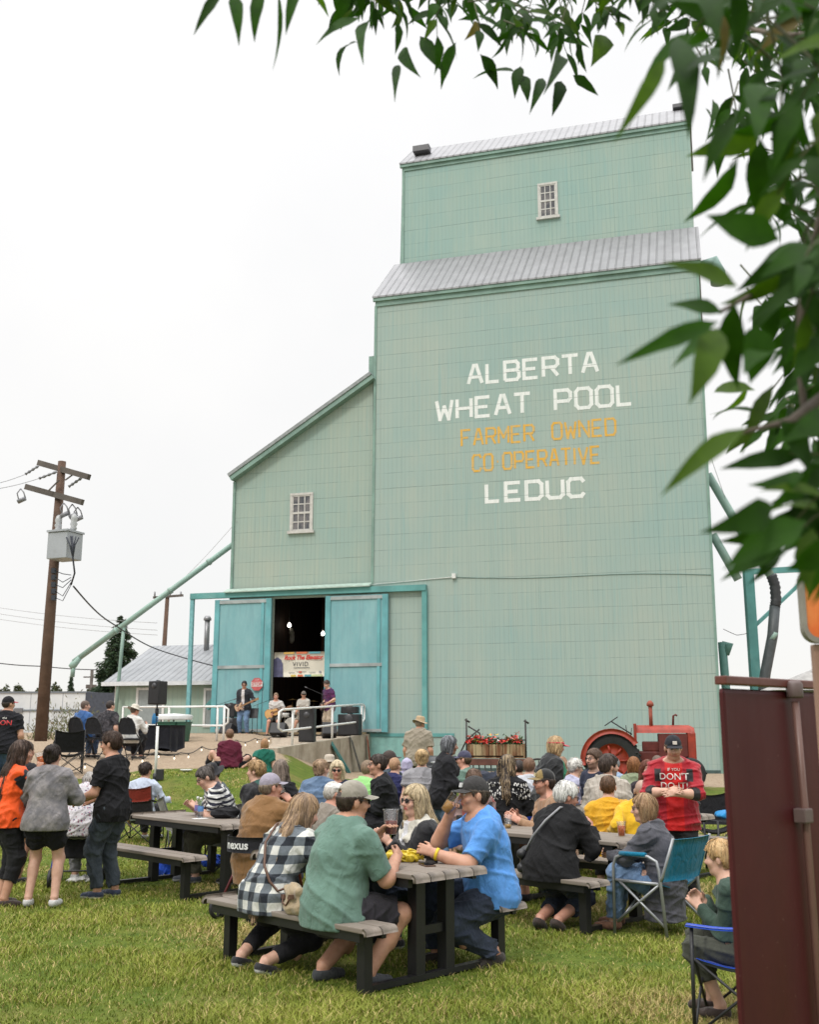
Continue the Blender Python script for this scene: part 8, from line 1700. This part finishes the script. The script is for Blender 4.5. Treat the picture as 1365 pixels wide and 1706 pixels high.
def guitar(label, p, body, neck, col, acoustic=False, top=None):
    """body and neck end given in the player's frame"""
    t = thing('guitar', label, 'guitar', p.root.location, R(p.heading)); b, n = Vector(body), Vector(neck); d = (n - b).normalized(); f = Vector((0, 1, 0)); f = (f - d * f.dot(d)).normalized(); u = f.cross(d); s = 1.25 if acoustic else 1.0; th = .05 if acoustic else .022
    out = [(-.20, .0), (-.17, .10), (-.08, .145), (.02, .115), (.07, .085), (.13, .10), (.20, .095), (.235, .04), (.235, -.04), (.20, -.095), (.13, -.10), (.07, -.085), (.02, -.115), (-.08, -.145), (-.17, -.10)] if acoustic else [(-.17, 0), (-.16, .09), (-.08, .14), (.0, .10), (.05, .085), (.12, .13), (.19, .12), (.14, .06), (.12, .03), (.12, -.03), (.13, -.07), (.17, -.12), (.10, -.13), (.03, -.09), (-.06, -.14), (-.15, -.10)]
    P_ = [b + d * x * s + u * y * s for x, y in out]; k = len(P_); m = MB(); m.add([q + f * th for q in P_] + [q - f * th for q in P_], [tuple(range(k)), tuple(range(2 * k - 1, k - 1, -1))] + [((i + 1) % k, i, i + k, (i + 1) % k + k) for i in range(k)]); m.build('guitar_body', paint(col, .25, .2, 6), t)
    if acoustic or top: m = MB(); m.add([b + (q - b) * .94 + f * (th + .003) for q in P_], [tuple(range(k))]); m.build('soundboard' if acoustic else 'pickguard', paint(top or (.62, .36, .14), .3, .15, 8), t)
    if acoustic: m = MB(); m.add([b + d * .06 + (d * math.cos(a) + u * math.sin(a)) * .055 + f * (th + .007) for a in [2 * math.pi * i / 16 for i in range(16)]], [tuple(range(16))]); m.build('sound_hole', paint((.02, .012, .01), .6), t)
    m = MB(); m.bar(b + d * .05 + f * (th + .012), n + f * (th + .012), .052, .022, up=f); m.bar(n + f * th, n + d * .16 + f * (th - .02), .085, .016, up=f); m.build('neck', paint((.30, .17, .08) if not acoustic else (.2, .1, .05), .4, .2, 9), t); return t
guitar('electric guitar in sunburst brown with maple neck held by the left guitarist', G1, (.12, .22, 1.02), (-.52, .30, 1.27), (.22, .05, .03), top=(.50, .36, .25)); guitar('honey coloured acoustic guitar on the seated older man', G2, (.12, .24, .80), (-.50, .32, 1.0), (.20, .09, .04), True); guitar('dark bass guitar held by the purple shirted player', G4, (.16, .22, 1.03), (-.62, .36, 1.18), (.05, .03, .03))
# --- things in hands and over shoulders
def held_cup(p, which, label, drink, tilt=(0, 0, 0), off=(0, 0, 0), fill=.6, s=1.15):
    W, E = (p.WR, p.ER) if which == 'R' else (p.WL, p.EL); d = unit(W - E); q = p.world(W + d * .085 + V3(*off))
    import mathutils
    b = q - mathutils.Euler(tilt).to_matrix() @ Vector((0, 0, .07 * s)); return cup(label, b, drink, .14 * s, .045 * s, fill, tilt, 'plastic cups of beer')
held_cup(P_blue, 'R', 'tilted beer cup at the mouth of the blue shirted man', (.50, .25, .05), (R(12), R(38), 0), (-.045, .03, .02), .5)
held_cup(P_brn, 'R', 'clear cup raised by the man in the lilac cap', (.10, .07, .05), (R(-10), R(-30), 0), (-.05, .02, .02), .4); held_cup(P_or, 'R', 'orange drink held up by the woman in orange', (.65, .16, .03), (0, R(-18), 0), (-.045, .02, .03), .7)
held_cup(P_green, 'L', 'wide clear cup with dark drink held in front of the sage green shirt', (.16, .03, .03), (0, 0, 0), (.02, .03, .03), .55, 1.25)
m = MB(); c_ = P_blue.world(P_blue.WL + (P_blue.EL - P_blue.WL) * .12); a_ = (P_blue.world(P_blue.EL) - P_blue.world(P_blue.WL)).normalized(); m.tube([c_ - a_ * .011, c_ + a_ * .011], .047, 16); wb = m.build('wristband', paint((.70, .50, .02), .5), None); tag(wb, 'yellow paper wristband on the blue shirted man', 'wristband')
def strap_path(p, pts, r_=.008): return [p.world(V3(*q)) for q in pts]
# tan shoulder bag of the plaid woman, lying on the bench
q = tab(0, .12, -.76, .445); sb = thing('shoulder_bag', 'tan canvas shoulder bag with brown leather strap beside the plaid shirt', 'bag', q, R(TH_ - 20)); pr = [cone((-.12, 0, .04), (.12, 0, .05), .05, .05, .02), cone((-.12, -.01, .15), (.12, -.01, .16), .035, .035, .06), cone((0, 0, .05), (0, 0, .15), .07, .05, .05)]
V_, F_ = nets(*field(pr, .008, (lambda P: -P[..., 2],), wrinkle(.004, 8, .08))); mesh_np('bag_body', V_, F_, cloth((.36, .28, .18)), sb); m = MB(); m.bar((-.13, -.058, .10), (.13, -.058, .13), .01, .03); m.tube([(-.08, -.06, .12), (-.06, -.075, .07), (.02, -.075, .06), (.07, -.06, .12)], .006, 6); LEA = paint((.10, .045, .025), .45, .2, 20); m.build('flap_trim', LEA, sb)
loc_ = lambda p, v: Matrix.Rotation(-R(TH_ - 20), 3, 'Z') @ (p.world(v) - q)
p = P_plaid; k = p.k; sp_ = [p.top - p.rx * .10 + p.udir * .10 - p.fwd_c * .02, p.top - p.rx * .09 + p.udir * .055 - p.fwd_c * .115, p.C - p.rx * .02 - p.fwd_c * .175 + p.udir * .04, p.C + p.rx * .07 - p.fwd_c * .185 - p.udir * .12, p.W + p.rx * .15 - p.fwd_c * .155 - p.udir * .05, p.P + p.rx * .21 - p.fwd * .12 + p.udir * .05]
m = MB(); m.tube([loc_(p, v) for v in sp_] + [Vector((-.11, -.03, .16))], .010, 6); m.build('strap', LEA, sb)
p = P_white; q = p.world(V3(-.24, .0, .62)); hb_ = thing('shoulder_bag', 'black leather bag hanging at the hip of the white haired woman', 'bag', q, R(p.heading)); V_, F_ = nets(*field([cone((0, -.10, .0), (0, .10, .0), .045, .045, .02), cone((0, -.10, -.12), (0, .10, -.12), .045, .045, .05), cone((0, 0, 0), (0, 0, -.12), .06, .06, .06)], .009)); mesh_np('bag_body', V_, F_, paint((.02, .02, .022), .45, .2, 10), hb_)
l2 = lambda v: Matrix.Rotation(-R(p.heading), 3, 'Z') @ (p.world(v) - q)
sp_ = [p.top + p.rx * .08 + p.udir * .105 + p.fwd_c * .01, p.top + p.rx * .06 + p.udir * .06 - p.fwd_c * .13, p.C - p.rx * .0 - p.fwd_c * .20 + p.udir * .05, p.C - p.rx * .11 - p.fwd_c * .185 - p.udir * .09, p.W - p.rx * .20 - p.fwd_c * .12 - p.udir * .04]
m = MB(); m.tube([l2(v) for v in sp_] + [Vector((0, 0, .05))], .011, 6); m.build('strap', paint((.22, .22, .23), .4), hb_)
# name strap behind the man on the walker
p = P_brn; ns_ = thing('walker_backstrap', 'curved black backrest strap with white lettering behind the brown jacket', 'strap', p.root.location, R(p.heading)); zc = float(p.W[2]) + .02
m = MB(); m.sheet(lambda u, v: (.27 * math.sin(2.4 * (u - .5)), -.03 - .25 * math.cos(2.4 * (u - .5)), zc - .07 + .14 * v), 20, 3, .010); bs_ = m.build('pad', BLACKFAB, ns_)
tm = text_mesh('lettering', 'nexus', .105, paint((.66, .66, .66), .5), ns_, Matrix.Identity(4), spacing=1.02, bold=.003)
for v in tm.data.vertices:
    a = (v.co.x + .02) / .28; v.co = Vector((.288 * math.sin(a), -.03 - .268 * math.cos(a) - .006, zc + v.co.y))
# apron, its green edging on the standing grey haired woman, is part of the setting of her clothes
# ------------------------------------------------------------------ the ash tree the camera stands under: trunk out of frame, limbs and leaves overhead
def tree_overhead():
    r = np.random.default_rng(12)
    root = thing('ash_tree', 'leafy green tree whose dark leaves hang across the top and right', 'tree', (2.6, .7, 0))
    off = Vector(root.location)
    m = MB(); m.tube([(0, 0, -.1), (.02, .02, .8), (-.04, .06, 1.7), (-.1, .15, 2.6)], [.17, .14, .125, .10], 14); m.build('trunk', BARK, root)
    A = lambda px, py, d: at(px, py, d) - off
    limbs = [[Vector((-.1, .15, 2.6)), Vector((-.6, .6, 2.9)), A(1240, -60, 1.9), A(1000, -55, 2.4), A(760, -40, 2.6), A(520, -50, 2.4)], [Vector((-.08, .13, 2.4)), A(1460, 120, 1.4), A(1380, 330, 1.35), A(1330, 560, 1.3), A(1350, 800, 1.25)],
             [A(1460, 60, 1.5), A(1300, 60, 1.5), A(1180, 30, 1.7)], [A(1395, 380, 1.35), A(1290, 470, 1.25), A(1200, 520, 1.1)], [A(1400, 640, 1.3), A(1320, 700, 1.2), A(1240, 720, 1.1)]]
    for i, L in enumerate(limbs):
        m = MB(); P = []
        for j in range(len(L) - 1):
            for k in range(5): P.append(L[j].lerp(L[j + 1], k / 5))
        P.append(L[-1]); n = len(P); r0 = .045 if i < 1 else .02 if i < 2 else .009; m.tube(P, [max(.0025, r0 * (1 - .93 * q / n)) for q in range(n)], 7); m.build('branch', BARK, root)
    V, F, Cc, nV = [], [], [], 0
    prof = [(0, .0), (.06, .10), (.16, .34), (.30, .50), (.45, .48), (.62, .36), (.80, .19), (.92, .07), (1.0, .0)]
    def leaf(base, tip, width, nrm, col, droop):
        nonlocal nV
        base, tip = np.array(base), np.array(tip); d = tip - base; L = np.linalg.norm(d); d = d / L; s = np.cross(d, nrm); s /= np.linalg.norm(s) + 1e-9; n = np.cross(s, d); tw = r.normal() * .25; fold = .18 + .15 * r.random(); side = r.normal() * .07
        vs = []
        for t, w in prof:
            c = base + d * L * t + n * (L * droop * (t * (1 - t)) * 1.2) + s * side * L * t * (1 - t); a = tw * (t - .5); ss = s * math.cos(a) + n * math.sin(a); nn = n * math.cos(a) - s * math.sin(a); h = w * width
            wob = 1 + .06 * r.normal()
            vs += [c - ss * h * wob + nn * h * fold, c, c + ss * h * wob + nn * h * fold]
        for i in range(len(prof) - 1):
            for j in (0, 1): F.append([nV + i * 3 + j, nV + i * 3 + j + 1, nV + i * 3 + j + 4, nV + i * 3 + j + 3])
        V.extend(vs); Cc.extend([col] * len(vs)); nV += len(vs)
    def pick(): 
        b = .7 + .7 * r.random(); c = np.array([.018, .058, .003]) * b
        if r.random() < .14: c = np.array([.05, .10, .006]) * b
        if r.random() < .012: c = np.array([.12, .09, .02]) * b
        return c
    twigs = MB()
    # leaves along the outline of the foliage: base, tip, depth
    edge = [((372, -20), (322, 60), 1.7, 20), ((388, -15), (398, 78), 1.75, 24), ((440, -25), (424, 72), 1.75, 26), ((462, -20), (453, 120), 1.7, 15), ((498, -30), (476, 60), 1.75, 22), ((520, -10), (548, 30), 2.0, 16), ((600, 30), (526, 76), 2.1, 26), ((596, 70), (566, 128), 2.2, 22), ((620, 35), (606, 110), 2.3, 24), ((664, 108), (658, 172), 2.3, 15), ((672, 80), (702, 130), 2.4, 22),
            ((700, 60), (745, 128), 2.4, 24), ((760, 70), (735, 150), 2.4, 26), ((800, 90), (830, 150), 2.5, 26), ((860, 120), (788, 132), 2.5, 26), ((905, 130), (882, 192), 2.5, 18), ((936, 135), (920, 195), 2.5, 24), ((868, 110), (858, 165), 2.5, 20), ((955, 125), (998, 160), 2.5, 20), ((1010, 60), (985, 112), 2.4, 34), ((930, 96), (905, 160), 2.5, 24), ((870, 125), (880, 172), 2.5, 22),
            ((1110, 96), (1022, 240), 1.0, 30), ((1128, 60), (1148, 235), 1.1, 52), ((1230, 190), (1172, 305), 1.0, 38), ((1215, 100), (1140, 120), 1.1, 40), ((1268, 140), (1262, 240), 1.1, 56), ((1278, 262), (1322, 350), 1.15, 34), ((1310, 180), (1290, 300), 1.2, 40), ((1176, 180), (1186, 232), 2.2, 18), ((1190, 170), (1176, 240), 2.2, 16),
            ((1300, 400), (1176, 358), 1.0, 56), ((1230, 478), (1102, 437), .95, 42), ((1206, 522), (1112, 508), 1.05, 28), ((1200, 535), (1024, 610), .92, 34), ((1196, 545), (1148, 676), .95, 50), ((1215, 560), (1118, 615), 1.05, 34), ((1225, 500), (1232, 650), 1.0, 44), ((1262, 540), (1250, 640), 1.05, 60), ((1300, 590), (1240, 625), 1.05, 50), ((1246, 712), (1100, 828), .92, 38), ((1260, 650), (1190, 655), 1.6, 26), ((1270, 690), (1188, 700), 1.7, 24), ((1246, 640), (1182, 690), 1.8, 24),
            ((1300, 700), (1355, 800), 1.05, 54), ((1340, 790), (1246, 808), 1.0, 34), ((1290, 842), (1165, 888), .95, 46), ((1345, 868), (1206, 950), .95, 54), ((1365, 850), (1270, 860), 1.05, 40), ((1400, 905), (1310, 950), 1.0, 44), ((1390, 700), (1300, 740), 1.1, 44), ((1395, 560), (1320, 640), 1.1, 50), ((1380, 430), (1270, 440), 1.1, 56), ((1290, 640), (1236, 760), 1.3, 24), ((1400, 930), (1352, 1010), .8, 18)]
    for b, t, d, w in edge:
        base, tip = A(*b, d), A(*t, d * (1 + .05 * r.normal())); leaf(base, tip, w / FPX * d * 1.1, np.array([r.normal() * .35, -1, .35 + r.normal() * .3]), pick(), .25)
    # sprays filling the mass: a twig with paired leaflets
    def spray(px, py, d, ang, n, ll):
        b = np.array(A(px, py, d)); dirn = np.array([math.cos(ang), .35 * r.normal(), -math.sin(ang)]); dirn /= np.linalg.norm(dirn); Lt = ll * .42 * n; tp = b + dirn * Lt; twigs.tube([b - dirn * .04, b + dirn * Lt * .5 + np.array([0, 0, .01]), tp], [.0022, .0016, .001], 4)
        nr = np.array([r.normal() * .5, -1 + .4 * r.normal(), .5 + .5 * r.normal()]); side = np.cross(dirn, nr); side /= np.linalg.norm(side)
        for i in range(n):
            for sg in ((1, -1) if i < n - 1 else (0,)):
                p = b + dirn * Lt * (i + .6) / n; q = dirn * (.75 if sg else 1) + side * sg * .85 + np.array([0, 0, -.35]) + r.normal(size=3) * .18; q /= np.linalg.norm(q); L = ll * (.75 + .5 * r.random()); leaf(p, p + q * L, L * (.22 + .10 * r.random()), nr + r.normal(size=3) * .35, pick(), .2 + .2 * r.random())
    lim = lambda px: np.interp(px, [540, 600, 700, 800, 880, 950, 1010, 1100, 1365], [-10, 20, 55, 75, 95, 100, 40, 120, 200])
    for i in range(150):
        px = r.uniform(560, 1400); py = r.uniform(-90, lim(px) - 45); spray(px, py, r.uniform(2.1, 2.9), math.pi / 2 + r.normal() * .8, int(r.integers(2, 4)), .085)
    left = lambda py: np.interp(py, [-50, 60, 150, 240, 330, 420, 520, 640, 720, 800, 900, 950], [1120, 1140, 1215, 1275, 1300, 1270, 1250, 1270, 1310, 1310, 1335, 1390])
    for i in range(80):
        py = -60 + 960 * r.random() ** 1.35; px = r.uniform(left(py) + 60, 1500); spray(px, py, r.uniform(1.0, 1.5), math.pi * .62 + r.normal() * .6, int(r.integers(2, 4)), .085)
    for i in range(50):
        py = 830 * r.random() ** 1.1; px = r.uniform(left(py) - 10, 1450); spray(px, py, r.uniform(1.8, 2.6), math.pi * .55 + r.normal() * .7, int(r.integers(2, 4)), .085)
    mesh_np('crown', np.array(V), np.array(F), LEAFM, root, True, np.array(Cc)); twigs.build('twigs', paint((.07, .075, .03), .8), root)
t = NT('ash_leaf'); c = t.attr('Col'); v = t.coord(); n = t.noise(v, 40, 3); c2 = t.mix(t.ramp(n, .3, .7), t.mix(1.0, c, (.75, .75, .75), 'MULTIPLY'), t.mix(1.0, c, (1.25, 1.2, 1.1), 'MULTIPLY'))
t.set(c2, .6, 0, t.bump(t.noise(v, 160, 3), .2, .002), .18); tl = t.node('ShaderNodeBsdfTranslucent'); t.l.new(t.mix(1.0, c2, (1.25, 1.5, .6), 'MULTIPLY'), tl.inputs[0]); mx = t.node('ShaderNodeMixShader'); mx.inputs[0].default_value = .36
t.l.new(t.b.outputs[0], mx.inputs[1]); t.l.new(tl.outputs[0], mx.inputs[2]); t.l.new(mx.outputs[0], t.out.inputs[0]); LEAFM = t.m
tree_overhead()
